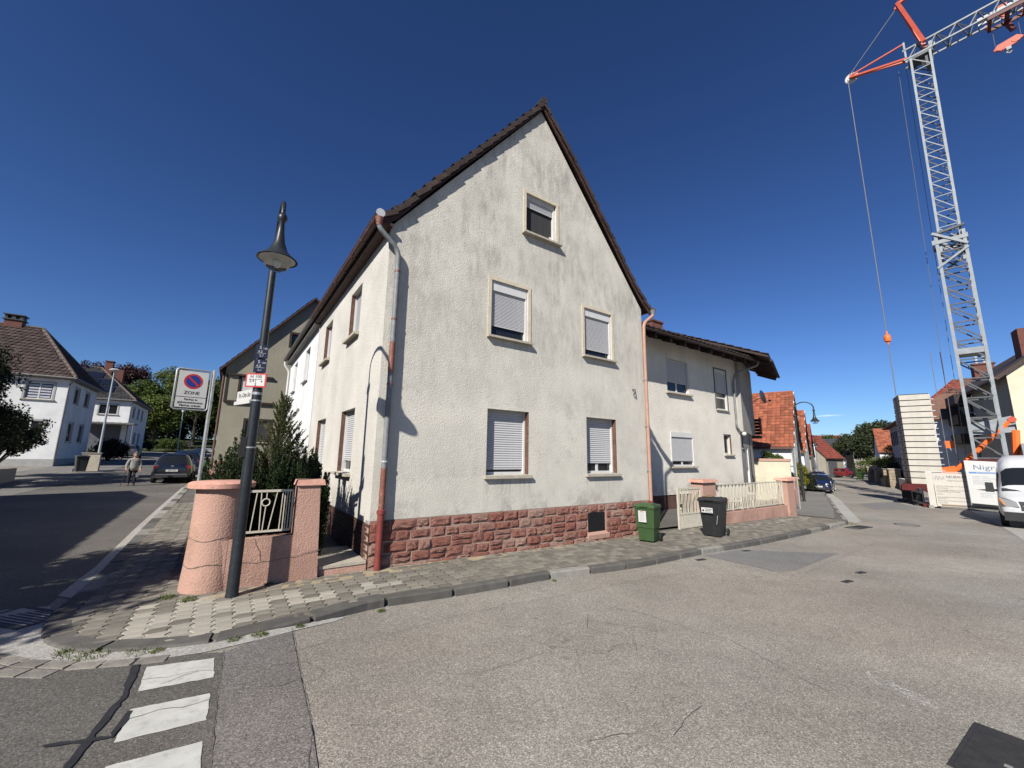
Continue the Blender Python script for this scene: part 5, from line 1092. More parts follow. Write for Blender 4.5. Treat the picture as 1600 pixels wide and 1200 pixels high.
# right-hand side: cream house behind the crane, red hip, blue grey house with shutters, brick red roof
ch_ = root('cream_house', st(44.5, -10.5), 0, SE, 'long cream rendered house with a dark roof and brown balconies behind the crane', 'house')
z0 = GZ(*st(50, -10.5)) - .4; FCs = Fr((0, 0, 0), (1, 0, 0), (0, 1, 0)); FCg = Fr((0, -12.5, 0), (0, 1, 0), (-1, 0, 0))
cw = [(14.2, 20.4, 6.45, 7.3), (22.6, 23.9, 5.3, 7.2), (26.4, 27.7, 5.3, 7.2), (9.9, 11.3, 6.5, 7.5), (9.9, 11.3, 4.5, 5.4), (9.9, 11.3, 2.4, 3.5), (13.0, 20.0, 2.6, 3.6), (24, 25.4, 2.4, 3.8)]
mk('street_wall', wall(MB(), FCs, [(0.002, z0), (29, z0), (29, 8.35), (0.002, 8.35)], cw, .15), m_beige, ch_)  # darker render than the gable: shade of the unlit side in the colour
b = wall(MB(), FCg, [(0, z0), (12.5, z0), (12.5, 8.35), (6.25, 13.3), (0, 8.35)], [], .1); mk('gable_wall', b, m_cream, ch_)
for i, o in enumerate(cw): window(ch_, FCs, *o, d=.10, shut=0 if i not in (1, 2) else .9, slats=False, mull=3 if o[1] - o[0] > 4 else 0, fw=.10, sill=(.08, .08, .05), surround=.12 if o[1] - o[0] > 4 else 0, surm=m_pvc)
b = MB()
for s in (0, 1):
    y0, yr = (.55, -6.25) if s == 0 else (-13.05, -6.25); zz = 8.35 - .44
    b.add([(-.3, y0, zz), (29.4, y0, zz), (29.4, yr, 13.32), (-.3, yr, 13.32), (-.3, y0, zz + .3), (29.4, y0, zz + .3), (29.4, yr, 13.62), (-.3, yr, 13.62)], [(0, 3, 2, 1), (4, 5, 6, 7), (0, 1, 5, 4), (1, 2, 6, 5), (2, 3, 7, 6), (3, 0, 4, 7)])
rC = mk('roof', b, m_tiled, ch_); mk('gutter', MB().path([(-.3, .62, 8.1), (29.4, .62, 8.1)], .08, 8), m_guttb, rC)
mk('chimney', MB().box(4.6, 6.0, -3.2, -2.1, 8.8, 12.6), m_chim, rC)
for z in (7.35, 5.5, 3.75):
    bb = mk('balcony', MB().box(9.6, 13.4, .002, 1.1, z, z + .12), m_reveald, ch_); mk('balcony_front', MB().box(9.6, 13.4, 1.04, 1.1, z + .125, z + .85).box(9.6, 9.66, .01, 1.039, z + .125, z + .85).box(13.34, 13.4, .01, 1.039, z + .125, z + .85), m_reveald, bb)
hr, _, _, rR = hip_house('red_hipped_house', st(76, -9.5), SE + R(90), 12, 13, -1.2, 8.6, 13.4, m_beige, m_tiler2, 'house with a red hipped roof and a brick chimney rising behind the cream house', ridge=(-7.5, -4.5), rows=(.5, .5))
hr.rotation_euler = (0, 0, SE + R(-90)); hr.location = (*st(76, -22), 0)
bq = mk('chimney', MB().box(-5.5, -3.6, 5.6, 7.2, 12.0, 15.2).box(-5.65, -3.45, 5.45, 7.35, 15.2, 15.4), m_chim, rR); mk('flue', MB().tube((-5.0, 6.4, 15.3), (-5.0, 6.4, 16.5), .16).tube((-4.3, 6.4, 15.3), (-4.3, 6.4, 16.4), .16), m_zincl, bq)
hbz = GZ(*st(60, -6.3)) - .4
hg = root('blue_grey_house', st(58, -6.3), 0, SE, 'blue grey house with dark shutters and a brown roof behind the concrete slabs', 'house'); FBg = Fr((0, 0, 0), (1, 0, 0), (0, 1, 0))
gws = [(x, x + 1.0, z, z + 1.55) for x in (1.5, 5.0, 8.4, 11.6) for z in (.9, 4.0)]
mk('street_wall', wall(MB(), FBg, [(0.002, hbz), (14.5, hbz), (14.5, 6.35), (0.002, 6.35)], gws, .12), m_blueg, hg)  # bluish shade of the street side is put into this render colour
mk('side_wall', MB().box(0, .1, -9, -.001, hbz, 6.35), m_white, hg); mk('side_wall', MB().box(14.4, 14.5, -9, -.001, hbz, 6.35), m_white, hg); mk('plinth', FBg.box(MB(), .002, 14.5, hbz, .35, .002, .05), M('plinth_dark', (.09, .09, .10), .9), hg)
for o in gws:
    w = window(hg, FBg, *o, d=.08, shut=0, sill=(.3, .08, .06))
    for x0, x1 in ((o[0] - .62, o[0] - .04), (o[1] + .04, o[1] + .62)): mk('shutter', FBg.box(MB(), x0, x1, o[2] - .05, o[3] + .05, .004, .05), M('shutter_dark', (.05, .042, .038), .8), w)
e = .6; c = [(-e, e, 6.2), (14.5 + e, e, 6.2), (14.5 + e, -9 - e, 6.2), (-e, -9 - e, 6.2)]; b = MB(); r0, r1 = (4.5, -4.5, 9.9), (10, -4.5, 9.9)
b.poly([c[0], c[1], r1, r0]); b.poly([c[1], c[2], r1]); b.poly([c[2], c[3], r0, r1]); b.poly([c[3], c[0], r0]); b.poly(c); mk('roof', b, M('brown_flat_tile', (.16, .085, .06), .85, .25, 2.5), hg)
mk('gutter', MB().path([(-e, e + .05, 6.2), (14.5 + e, e + .05, 6.2), (14.5 + e, -5, 6.2)], .08, 6), m_guttb, hg)
hbr, Fbr = verge_house('brick_red_roof_house', st(92, -3.2), SE - R(90), 9, 9, -1.3, 3.6, 7.4, m_white, 'white house with a weathered brick red roof beside the blue grey house', rm=m_tiler, front_gable=False, rows=(.45, .45))
hbr.location = (*st(90, -6.2), 0); hbr.rotation_euler = (0, 0, SE - R(90))

# stone gate pillars and low garden walls on the right of the street
sp = root('stone_pillar', st(62.5, -5.3), GZ(*st(62.5, -5.3)), SE, 'rubble stone gate pillar nearest the blue grey house', 'pillar', 'stone pillars along the right street')
b = MB()
for k in range(6): b.frustum((-.5, .5, -.5, .5), (-.5 + random.uniform(0, .04), .5 - random.uniform(0, .04), -.5 + random.uniform(0, .04), .5 - random.uniform(0, .04)), -.3 + k * .36, -.3 + k * .36 + .345)
mk('shaft', b, m_wallst, sp); mk('cap', MB().box(-.56, .56, -.56, .56, 1.87, 1.97), m_sill, sp)
for a, b_, lab in ((64.6, -5.0, 'rubble stone gate pillar second from the blue grey house'), (70.5, -4.6, 'grey stone pillar between two garden plots'), (76.5, -4.2, 'farthest stone pillar beside the dark red shrub')): clone(sp, (*st(a, b_), GZ(*st(a, b_))), label=lab)
lw_ = root('low_stone_wall', st(65.4, -4.9), GZ(*st(70, -4.8)), SE + R(2), 'low dark stone wall between the stone pillars', 'garden wall'); mk('wall', MB().box(0, 4.4, -.2, .2, -.3, .75).box(5.6, 10.3, -.2, .2, -.3, .75), m_wallst, lw_)
lw2 = root('white_low_wall', st(54.5, -5.6), GZ(*st(57, -5.5)), SE, 'short white garden wall before the blue grey house', 'garden wall'); mk('wall', MB().box(0, 6.8, -.12, .12, -.3, 1.0), m_white, lw2)

# ------------------------------------------------------------------ street lamps and what hangs on them
m_globe = NG('lamp_globe'); m_globe.col((.9, .92, .92)); m_globe.b.inputs['Transmission Weight'].default_value = .97; m_globe.b.inputs['IOR'].default_value = 1.04; m_globe = m_globe.done(.08, 0, .5)
m_refl = M('lamp_reflector', (.55, .55, .53), .4, .1, 5)
def street_lamp(xy, z, rz, label, group, arm=.95, zp=5.0, zt=5.76, zr=4.70, rr=.25):
    """post with a gooseneck reaching along local -y and a bell shade"""
    h = root('street_lamp', xy, z, rz, label, 'street lamp', group)
    mk('pole', MB().lathe([(.088, -.2), (.084, .02), (.078, .05), (.075, 1.0), (.069, 2.9), (.064, 2.98), (.059, 3.05), (.054, zp - .1), (.052, zp)], n=18), m_lamp, h, True)
    mk('control_box', MB().box(-.135, -.06, -.05, .05, 1.93, 2.22), m_blk, h); mk('strap', MB().lathe([(.075, 2.06), (.075, 2.08)], n=14), m_galv, h)
    mk('collar', MB().lathe([(.06, -.06), (.085, -.04), (.095, 0), (.085, .05), (.05, .08)], (0, 0, zp), 14), m_lamp, h, True)
    r = arm / 2; pts = [(0, 0, zp)] + [(0, -r + r * math.cos(t * math.pi / 12), zt - r * .78 + r * .78 * math.sin(t * math.pi / 12)) for t in range(0, 13)] + [(0, -arm, zr + .66)]
    mk('arm', MB().path(pts, .032, 10), m_lamp, h, True)
    s = mk('shade', MB().lathe([(.03, .71), (.056, .675), (.068, .63), (.052, .585), (.038, .56), (.047, .42), (.070, .26), (.115, .13), (.18, .055), (rr, .0), (rr + .008, -.014), (rr - .012, -.006), (.17, .04), (.10, .09), (.0001, .13)], (0, -arm, zr), 26), m_lamp, h, True)
    mk('reflector', MB().lathe([(.09, .08), (.165, .03), (rr - .02, -.008)], (0, -arm, zr - .004), 24), m_refl, s, True)
    mk('lamp_holder', MB().lathe([(.035, .08), (.035, -.02), (.05, -.05), (.03, -.12), (.0001, -.13)], (0, -arm, zr), 10), m_refl, s, True)
    mk('globe', MB().lathe([(.178, .015), (.174, -.045), (.152, -.105), (.105, -.155), (.05, -.178), (.0001, -.184)], (0, -arm, zr), 24), m_globe, s, True)
    return h
LX0, LY0 = -3.893, 6.136
lamp = street_lamp((LX0, LY0), GZ(LX0, LY0), AZ, 'dark gooseneck street lamp with signs in front of the pink garden wall', 'dark gooseneck street lamps')
lamp2 = street_lamp(st(30.3, 1.55), GZ(*st(30.3, 1.7)) - .05, SE, 'dark gooseneck street lamp in front of the orange red pantile roof', 'dark gooseneck street lamps', zp=5.1, zt=5.95, zr=4.78)
for a, lab in ((62, 'second dark street lamp down the right street beside the roofs'), (90, 'farthest dark street lamp down the right street')): clone(lamp2, (*st(a, 2.0), GZ(*st(a, 2.0)) - .3), SE + R(55), lab)
# plates strapped to the near pole
def plate(name, z, w, h, m, label, cat, rot, off=(0, -.075), border=None):
    c, s = math.cos(AZ + rot), math.sin(AZ + rot); x, y = LX0 - s * off[1] + c * off[0], LY0 + c * off[1] + s * off[0]
    o = root(name, (x, y), z, AZ + rot, label, cat)
    mk('board', MB().box(-w / 2, w / 2, -.008, .004, -h / 2, h / 2), border or m, o)
    if border: mk('face', MB().box(-w / 2 + .022, w / 2 - .022, -.0105, -.008, -h / 2 + .022, h / 2 - .022), m, o)
    return o
ry_ = R(-8)
p1 = plate('hydrant_sign', 3.525, .165, .205, m_navy, 'upper dark blue hydrant plate with white figures on the lamp post', 'sign', ry_)
p2 = plate('hydrant_sign', 3.30, .165, .205, m_navy, 'lower dark blue hydrant plate with white figures on the lamp post', 'sign', ry_)
for p, q in ((p1, '5,7'), (p2, '5,1')):
    text('S', .07, m_wsign, p, (-.02, -.0095, .062)); text('100', .04, m_wsign, p, (.042, -.0095, .05)); text('4,2', .05, m_wsign, p, (-.02, -.0095, .0)); text(q, .045, m_wsign, p, (.0, -.0095, -.065))
    mk('rule', MB().box(-.06, .06, -.0098, -.008, -.028, -.024).box(-.003, .001, -.0098, -.008, -.028, .01), m_wsign, p)
p3 = plate('hydrant_sign', 3.075, .30, .215, m_wsign, 'white hydrant sign with a red border on the lamp post', 'sign', R(-30), border=m_red)
text('H 100', .068, m_blk, p3, (0, -.012, .055)); text('3,4', .058, m_blk, p3, (-.06, -.012, -.012)); text('4', .05, m_blk, p3, (.085, -.012, -.02)); text('5', .058, m_blk, p3, (0, -.012, -.068)); mk('rule', MB().box(-.10, .09, -.0125, -.0105, .012, .018).box(-.006, 0, -.0125, -.0105, -.04, .012), m_blk, p3)
p4 = root('street_name_sign', (LX0, LY0), 2.88, AZ + R(109), 'white street name sign reaching out to the left of the lamp post', 'sign')
for k, (yy, zz) in enumerate(((.0, 0),)):
    mk('board', MB().box(.10, .72, -.012, .012, -.075, .085), m_wsign, p4); text('Fr.-Ott-Str.', .10, m_blk, p4, (.41, .0135, .005), (R(90), 0, R(180)))
mk('lower_board', MB().box(.12, .70, .03, .05, -.14, -.085), m_wsign, p4)
mk('strap', MB().lathe([(.074, -.02), (.074, .02)], (0, 0, 0), 14), m_galv, p4)
for z in (2.75,): mk('strap', MB().lathe([(.077, -.01), (.077, .012)], (0, 0, z - 2.86), 14), m_galv, p4)

# no-parking zone sign on its own post
zx, zy = uv(-2.70, 4.3); zz = GZ(zx, zy)
zs = root('zone_sign', (zx, zy), zz, AZ + R(8), 'square no parking zone sign on a galvanised post behind the pink pillar', 'traffic sign')
mk('post', MB().lathe([(.038, -.2), (.038, 3.88), (.0001, 3.89)], n=14), m_galv, zs, True)
fr_ = mk('frame', MB().path([(-.09, -.02, 2.90), (-.66, -.02, 2.90), (-.70, -.02, 2.94), (-.70, -.02, 3.80), (-.66, -.02, 3.84), (-.09, -.02, 3.84), (-.05, -.02, 3.80), (-.05, -.02, 2.94), (-.09, -.02, 2.90)], .020, 8), m_galv, zs, True)
mk('board', MB().box(-.655, -.10, -.045, -.035, 3.195, 3.795), m_wsign, zs); mk('sub_board', MB().box(-.655, -.10, -.045, -.035, 2.945, 3.18), m_wsign, zs)
mk('board_edge', MB().box(-.665, -.09, -.034, -.026, 2.935, 3.805), m_blk, zs)
mk('roundel_ring', MB().lathe([(.0001, -.049), (.175, -.049), (.175, -.0455)], (-.378, 0, 3.56), 32, 'Y'), m_red, zs); mk('roundel', MB().lathe([(.0001, -.0515), (.135, -.0515), (.135, -.049)], (-.378, 0, 3.56), 32, 'Y'), m_blue, zs)
mk('slash', MB().beam((-.378 - .105, -.053, 3.56 + .105), (-.378 + .105, -.053, 3.56 - .105), .003, .038, (0, 0, 1)), m_red, zs)
text('ZONE', .105, m_blk, zs, (-.378, -.0475, 3.285)); 
for k, t_ in enumerate(('Parken in', 'gekennzeichneten', 'Flächen erlaubt')): text(t_, .068, m_blk, zs, (-.378, -.0475, 3.132 - k * .07), sx=.95)
# sign post by the right-hand lamp
sg = root('sign_post', st(24.6, 1.45), GZ(*st(24.6, 1.5)) - .05, SE, 'grey sign post seen from behind beside the second street lamp', 'sign post')
mk('post', MB().lathe([(.038, -.2), (.038, 2.95)], n=10), m_galv, sg); mk('sign_back', MB().lathe([(.0001, -.012), (.24, -.012), (.24, -.002), (.0001, -.002)], (.0, 0, 2.62), 20, 'Y'), M('sign_back_grey', (.16, .19, .19), .6), sg, rot=(0, 0, R(35))); mk('sign_face', MB().lathe([(.0001, -.0015), (.235, -.0015), (.235, .003), (.0001, .003)], (.0, 0, 2.62), 20, 'Y'), m_wsign, sg, rot=(0, 0, R(35)))
# plain lamp masts in the left street
def mast(u, v, h, label, arm):
    x, y = uv(u, v); z = GZ(x, y); o = root('lamp_mast', (x, y), z, AZ, label, 'street lamp'); mk('pole', MB().path([(0, 0, -.2), (0, 0, h * .5), (0, 0, h)], [.09, .07, .045], 10), m_galv, o, True)
    mk('head', MB().lathe([(.08, 0), (.30, .10), (.33, .16), (.18, .24), (.0001, .27)] if not arm else [(.05, 0), (.16, .05), (.16, .3), (.0001, .36)], (0, 0, h), 14), m_wsign, o, True)
mast(-10.2, 36.0, 7.4, 'tall white lamp mast in front of the white houses', 0); mast(-8.2, 70.0, 6.2, 'thin grey lamp mast far down the left street', 1)

# ------------------------------------------------------------------ wheelie bins
def bin_(xy, z, rz, w, d, h, m, label, step=True, sticker=True, group=None):
    """wheelie bin; its front faces local -y, the wheels sit at local +y"""
    o = root('wheelie_bin', xy, z, rz, label, 'wheelie bin', group); b = MB(); hb = h * .89
    if step: b.frustum((-w * .38, w * .38, -d * .34, d * .30), (-w * .42, w * .42, -d * .40, d * .38), .04, hb * .42); b.frustum((-w * .45, w * .45, -d * .43, d * .40), (-w * .5, w * .5, -d * .5, d * .47), hb * .425, hb)
    else: b.frustum((-w * .38, w * .38, -d * .36, d * .30), (-w * .5, w * .5, -d * .5, d * .46), .03, hb)
    mk('body', b, m, o)
    mk('rim', MB().box(-w * .53, w * .53, -d * .54, d * .50, hb, hb + .035), m, o)
    l = MB(); l.frustum((-w * .54, w * .54, -d * .57, d * .50), (-w * .50, w * .50, -d * .50, d * .44), hb + .037, h - .015); l.frustum((-w * .36, w * .36, -d * .38, d * .30), (-w * .33, w * .33, -d * .34, d * .26), h - .015, h + .01)
    ld = mk('lid', l, m, o); mk('lid_grip', MB().box(-w * .2, w * .2, -d * .60, -d * .57, hb + .04, hb + .07), m, ld)
    mk('handle', MB().path([(-w * .42, d * .5, hb - .02), (-w * .42, d * .62, hb + .03), (w * .42, d * .62, hb + .03), (w * .42, d * .5, hb - .02)], .018, 7), m, o)
    for s in (-1, 1):
        wm = mk('wheel', MB().lathe([(.035, -.022), (.085, -.025), (.10, -.012), (.10, .012), (.085, .025), (.035, .022)], (s * w * .47, d * .40, .10), 18, 'X'), m_rub, o, True); mk('hub', MB().lathe([(.0001, -.018), (.06, -.018), (.06, .018), (.0001, .018)], (s * w * .475, d * .40, .10), 14, 'X'), M('hub_grey', (.14, .14, .145), .6), wm)
    mk('axle', MB().tube((-w * .5, d * .40, .10), (w * .5, d * .40, .10), .012), m_iron, o)
    if not step:
        r_ = MB()
        for x in (-.3, .3): r_.beam((x * w, -d * .375, .12), (x * w * 1.15, -d * .495, hb - .02), .02, .012)
        mk('rib', r_, m, o)
    return o
x, y = 3.52, 10.95; g = bin_((x + .08, y + .05), GZ(x, y), R(-38), .50, .55, .94, m_binG, 'green wheelie bin with a white label beside the sandstone plinth')
st_ = mk('label_sheet', MB().box(-.10, .10, -.005, 0, .50, .78), m_wsign, g, loc=(-.04, -.262, 0), rot=(R(4), 0, 0))
for k in range(9): mk('print_line', MB().box(-.075, .075 - .02 * (k % 3), -.0065, -.005, .74 - k * .026, .746 - k * .026), M('print_grey', (.25, .22, .25), .8), st_)
mk('print_mark', MB().box(-.05, .04, -.0065, -.005, .755, .768), m_red, st_)
x, y = 5.85, 12.1; g = bin_((x, y), GZ(x, y), R(-42), .58, .72, 1.07, m_binB, 'black wheelie bin with a white sticker in front of the gate', False)
s_ = mk('label_sheet', MB().box(-.16, .14, -.006, 0, .66, .80), m_wsign, g, loc=(-.04, -.345, -.0), rot=(R(5.5), 0, R(0)))
mk('print_line', MB().box(-.06, .12, -.0075, -.006, .755, .77).box(-.06, .10, -.0075, -.006, .715, .73).box(-.06, .12, -.0075, -.006, .68, .69), m_blk, s_); mk('print_mark', MB().lathe([(.0001, -.0075), (.028, -.0075), (.028, -.006)], (-.11, 0, .72), 12, 'Y'), m_blk, s_)
mk('lid_sticker', MB().box(-.20, .02, -.12, -.02, 1.0805, 1.083), M('sticker_amber', (.5, .32, .06), .6), g); mk('lid_sticker', MB().box(.05, .2, -.02, .12, 1.0805, 1.083), m_wsign, g)
mk('scratch', MB().beam((.16, -.345, .36), (.19, -.357, .50), .006, .008).beam((.19, -.357, .50), (.20, -.365, .60), .006, .008), m_wsign, g)
bl_ = M('bin_anthracite', (.04, .045, .047), .55)
for (u, v, m, lab) in ((-10.1, 31.3, bl_, 'dark grey wheelie bin before the white hipped house'), (-3.1, 25.5, m_binG, 'green wheelie bin by the wall of the left street'), (-2.9, 29.5, bl_, 'dark bin farther along the left street wall')):
    x, y = uv(u, v); bin_((x, y), GZ(x, y), AZ + R(20), .6, .7, 1.08, m, lab, False)
x, y = st(80, -3.0); bin_((x, y), GZ(x, y), R(10), .6, .75, 1.1, m_binG, 'green wheelie bin far down the right street', False)
mb_ = root('meter_cabinet', uv(-9.9, 32.6), GZ(*uv(-9.9, 32.6)), AZ, 'pale grey cabinet beside the dark wheelie bin', 'cabinet'); mk('body', MB().box(-.45, .45, -.2, .2, -.2, 1.15), m_sill, mb_); mk('roof_cap', MB().box(-.5, .5, -.25, .25, 1.151, 1.22), m_kerbl, mb_)

# ------------------------------------------------------------------ vehicles
m_pblack = carpaint('paint_black_blue', (.004, .005, .009)); m_pblue = carpaint('paint_dark_blue', (.005, .009, .030)); m_pred = carpaint('paint_red', (.13, .010, .012)); m_pwhite = carpaint('paint_white', (.42, .43, .44), .3, .6); m_pgrey = carpaint('paint_grey', (.06, .065, .07))
m_hl = glass_dark('headlight', (.20, .21, .215), .12); m_tl = glass_dark('tail_light', (.20, .008, .01), .2); m_plast = M('bumper_plastic', (.03, .031, .033), .7, .1, 4); m_rim = M('alloy_rim', (.38, .39, .40), .35, .1, 4, metal=.7); m_cglass = glass_dark('car_glass', (.010, .012, .014), .04)
def car_body(stn, xw, rw, lev=2):
    """stations run tail to nose: (x, zbot, wmax, zmid, wbelt, zbelt, wroof, zroof, kind of the span to the next: b body, g glazed side, w raked glass)"""
    bm = bmesh.new(); ringv = []
    for s in stn:
        x, zb, wm, zm, wb, zl, wr, zr = s[:8]
        half = [(0, zb), (wm * .86, zb), (wm * .985, zb + .10), (wm, zm), (wb, zl), (wr, zr), (wr * .55, zr + (.035 if wr > .3 else .01)), (0, zr + (.045 if wr > .3 else .012))]
        ring = [bm.verts.new((x, y, z)) for y, z in half] + [bm.verts.new((x, -y, z)) for y, z in half[-2:0:-1]]; ringv.append(ring)
    n = len(ringv[0])
    for i in range(len(stn) - 1):
        kd = stn[i][8]
        for k in range(n):
            f = bm.faces.new((ringv[i][k], ringv[i][(k + 1) % n], ringv[i + 1][(k + 1) % n], ringv[i + 1][k]))
            if kd == 'g' and k in (4, 9): f.material_index = 1
            if kd == 'w' and k in (5, 6, 7, 8): f.material_index = 1
            if kd == 'x' and k in (4, 5, 6, 7, 8, 9): f.material_index = 1
    bm.faces.new(ringv[0][::-1]); bm.faces.new(ringv[-1])
    bmesh.ops.recalc_face_normals(bm, faces=bm.faces)
    me = bpy.data.meshes.new('body'); bm.to_mesh(me); bm.free()
    o = bpy.data.objects.new('tmp_body', me); COL.objects.link(o)
    sb = o.modifiers.new('s', 'SUBSURF'); sb.levels = lev; sb.render_levels = lev
    cuts = []
    for x in xw:
        for s in (-1, 1):
            wmx = max(q[2] for q in stn); cm = MB().lathe([(rw + .055, -.30), (rw + .055, .30)], (x, s * wmx, rw), 24, 'Y').mesh('cut'); c = bpy.data.objects.new('cut', cm); COL.objects.link(c); cuts.append(c)
            bo = o.modifiers.new('b', 'BOOLEAN'); bo.object = c; bo.operation = 'DIFFERENCE'; bo.solver = 'EXACT'
    dg = bpy.context.evaluated_depsgraph_get(); dg.update(); ev = bpy.data.meshes.new_from_object(o.evaluated_get(dg))
    bpy.data.objects.remove(o)
    for c in cuts: bpy.data.objects.remove(c)
    V = [tuple(v.co) for v in ev.vertices]; out = []
    for idx in (0, 1):
        mb = MB(); mp = {}
        for p in ev.polygons:
            if (p.material_index == 1) == (idx == 1):
                f = []
                for v in p.vertices:
                    if v not in mp: mp[v] = len(mb.v); mb.v.append(V[v])
                    f.append(mp[v])
                mb.f.append(tuple(f))
        me = bpy.data.meshes.new('body' if idx == 0 else 'windows'); me.from_pydata(mb.v, [], mb.f); me.polygons.foreach_set('use_smooth', [True] * len(me.polygons)); 
        try: me.set_sharp_from_angle(angle=R(45))
        except Exception: pass
        out.append(me)
    return out
def wheels(o, xw, half, r):
    for x in xw:
        for s in (-1, 1):
            w = mk('wheel', MB().lathe([(r * .62, -.10), (r * .93, -.105), (r, -.07), (r, .07), (r * .93, .105), (r * .62, .10)], (x, s * (half - .11), r), 24, 'Y'), m_rub, o, True)
            rm_ = MB().lathe([(.0001, .095 * s), (r * .14, .095 * s), (r * .16, .06 * s), (r * .55, .075 * s), (r * .64, .102 * s), (r * .64, -.05 * s), (.0001, -.05 * s)], (x, s * (half - .11), r), 20, 'Y')
            for k in range(5): t = 2 * math.pi * k / 5; rm_.beam((x, s * (half - .02), r), (x + r * .58 * math.cos(t), s * (half - .015), r + r * .58 * math.sin(t)), .03, .06, (0, 1, 0))
            mk('rim', rm_, m_rim, w)
def plate_(o, x, z, txt, front):
    p = mk('number_plate', MB().box(x - .006, x + .006, -.26, .26, z - .055, z + .055), m_wsign, o); s = 1 if front else -1
    text(txt, .09, m_blk, p, (x + .0075 * s, 0, z), (R(90), 0, R(90 * s)), sx=.85)
def car(name, xy, z, heading, paint, label, suv=False, rear_detail=False, txt='GER A 21'):
    o = root(name, xy, z, heading, label, 'car'); h = 1.62 if suv else 1.44; Lh = 2.2 if suv else 2.1; g = .24 if suv else .19; W = .92 if suv else .88; zl = .98 if suv else .90; r = .35 if suv else .315
    S = [(-Lh, g + .16, W * .80, .60, W * .78, .78, W * .70, .84, 'b'), (-Lh + .06, g + .06, W * .93, .62, W * .90, zl - .06, W * .80, zl + .0, 'w'), (-Lh + .42, g, W, .62, W * .95, zl, W * .66, h - .08, 'b'), (-Lh + .62, g, W, .62, W * .955, zl, W * .69, h - .02, 'g'),
         (-.55, g, W, .62, W * .96, zl, W * .72, h, 'b'), (-.45, g, W, .62, W * .96, zl, W * .72, h, 'g'), (.45, g, W, .62, W * .96, zl - .01, W * .70, h - .03, 'b'), (.55, g, W, .62, W * .96, zl - .015, W * .685, h - .06, 'w'),
         (1.22, g, W, .62, W * .95, zl - .04, W * .80, zl + .015, 'b'), (1.34, g, W, .60, W * .94, zl - .06, W * .74, zl - .01, 'b'), (Lh - .25, g, W * .97, .56, W * .88, zl - .22, W * .66, zl - .15, 'b'), (Lh - .04, g + .03, W * .84, .50, W * .78, zl - .34, W * .60, zl - .29, 'b'), (Lh, g + .12, W * .74, .45, W * .70, .56, W * .55, .60, 'b')]
    xw = (-1.28, 1.30); body, win = car_body(S, xw, r); body.materials.append(paint); win.materials.append(m_cglass)
    bo = link('body', body, o); link('windows', win, o); wheels(o, xw, W, r)
    for s in (-1, 1):
        mk('headlight', MB().lathe([(.0001, 0), (.10, .012), (.16, .05)], (0, 0, 0), 14, 'X'), m_hl, o, True, loc=(Lh - .17, s * W * .66, zl - .285), rot=(0, R(180), s * R(28)))
        mk('tail_light', MB().frustum((-.05, .05, -.17, .17), (-.05, .04, -.16, .16), -.07, .07), m_tl, o, loc=(-Lh + .085, s * W * .70, zl - .09), rot=(0, R(-8), s * R(14)))
        mk('mirror', MB().frustum((-.07, .05, -.10, .10), (-.06, .03, -.09, .09), -.06, .08), paint, o, loc=(.78, s * (W + .06), zl + .07))
    mk('grille', MB().box(Lh - .06, Lh + .012, -.42, .42, .30, .44), m_plast, o); mk('grille', MB().box(Lh - .10, Lh + .0, -.36, .36, .575, .64), m_plast, o)
    mk('emblem', MB().lathe([(.0001, .01), (.05, .012), (.055, 0)], (Lh - .01, 0, .63), 12, 'X') if not rear_detail else MB().lathe([(.0001, -.01), (.06, -.012), (.065, 0)], (-Lh + .035, 0, zl - .06), 14, 'X'), m_rim, o)
    mk('rear_bumper', MB().box(-Lh - .03, -Lh + .12, -W * .78, W * .78, g + .10, g + .24), m_plast, o)
    plate_(o, Lh + .018, .50, txt, True); plate_(o, -Lh - .012 if not rear_detail else -Lh - .006, .70, txt, False)
    if suv:
        for s in (-1, 1): mk('roof_rail', MB().path([(-1.5, s * .56, h + .0), (-1.4, s * .56, h + .055), (.3, s * .55, h + .055), (.42, s * .55, h - .01)], .016, 6), m_plast, o)
        mk('trim', MB().box(-Lh - .032, -Lh + .05, -W * .74, W * .74, g + .245, g + .275), m_rim, o)
        mk('exhaust', MB().tube((-Lh - .02, .5, g + .12), (-Lh + .2, .5, g + .12), .035), m_rim, o)
    mk('antenna', MB().path([(-1.5, 0, h), (-1.6, 0, h + .10), (-1.66, 0, h + .10)], .018, 5), m_plast, o)
    return o
x, y = uv(-4.62, 24.2); car('parked_suv', (x, y), GZ(x, y) - .05, AZ + R(90), m_pblack, 'dark SUV parked on the left street with its tail towards us', True, True, 'GER K 550')
x, y = uv(-4.45, 30.6); car('parked_car', (x, y), GZ(x, y) - .05, AZ + R(90), m_pblue, 'dark blue car parked in front of the SUV', True, True)
x, y = uv(-11.2, 55); car('parked_car', (x, y), GZ(x, y) - .02, AZ + R(90), m_pgrey, 'dark car in the shade before the trees at the end of the left street', False)
x, y = st(45.3, 1.0); car('parked_car', (x, y), GZ(x, y) - .03, SE + R(180) - R(3), m_pblue, 'dark blue hatchback facing us on the right street kerb', False, False, 'GER F 172')
x, y = st(51.2, 1.35); car('parked_car', (x, y), GZ(x, y) - .03, SE + R(180), m_pblack, 'taller black car parked behind the dark blue hatchback', True)
x, y = st(88, -1.6); car('parked_car', (x, y), GZ(x, y), SE + R(180) + R(55), m_pred, 'dark red car far down the right street by the white hall', False)

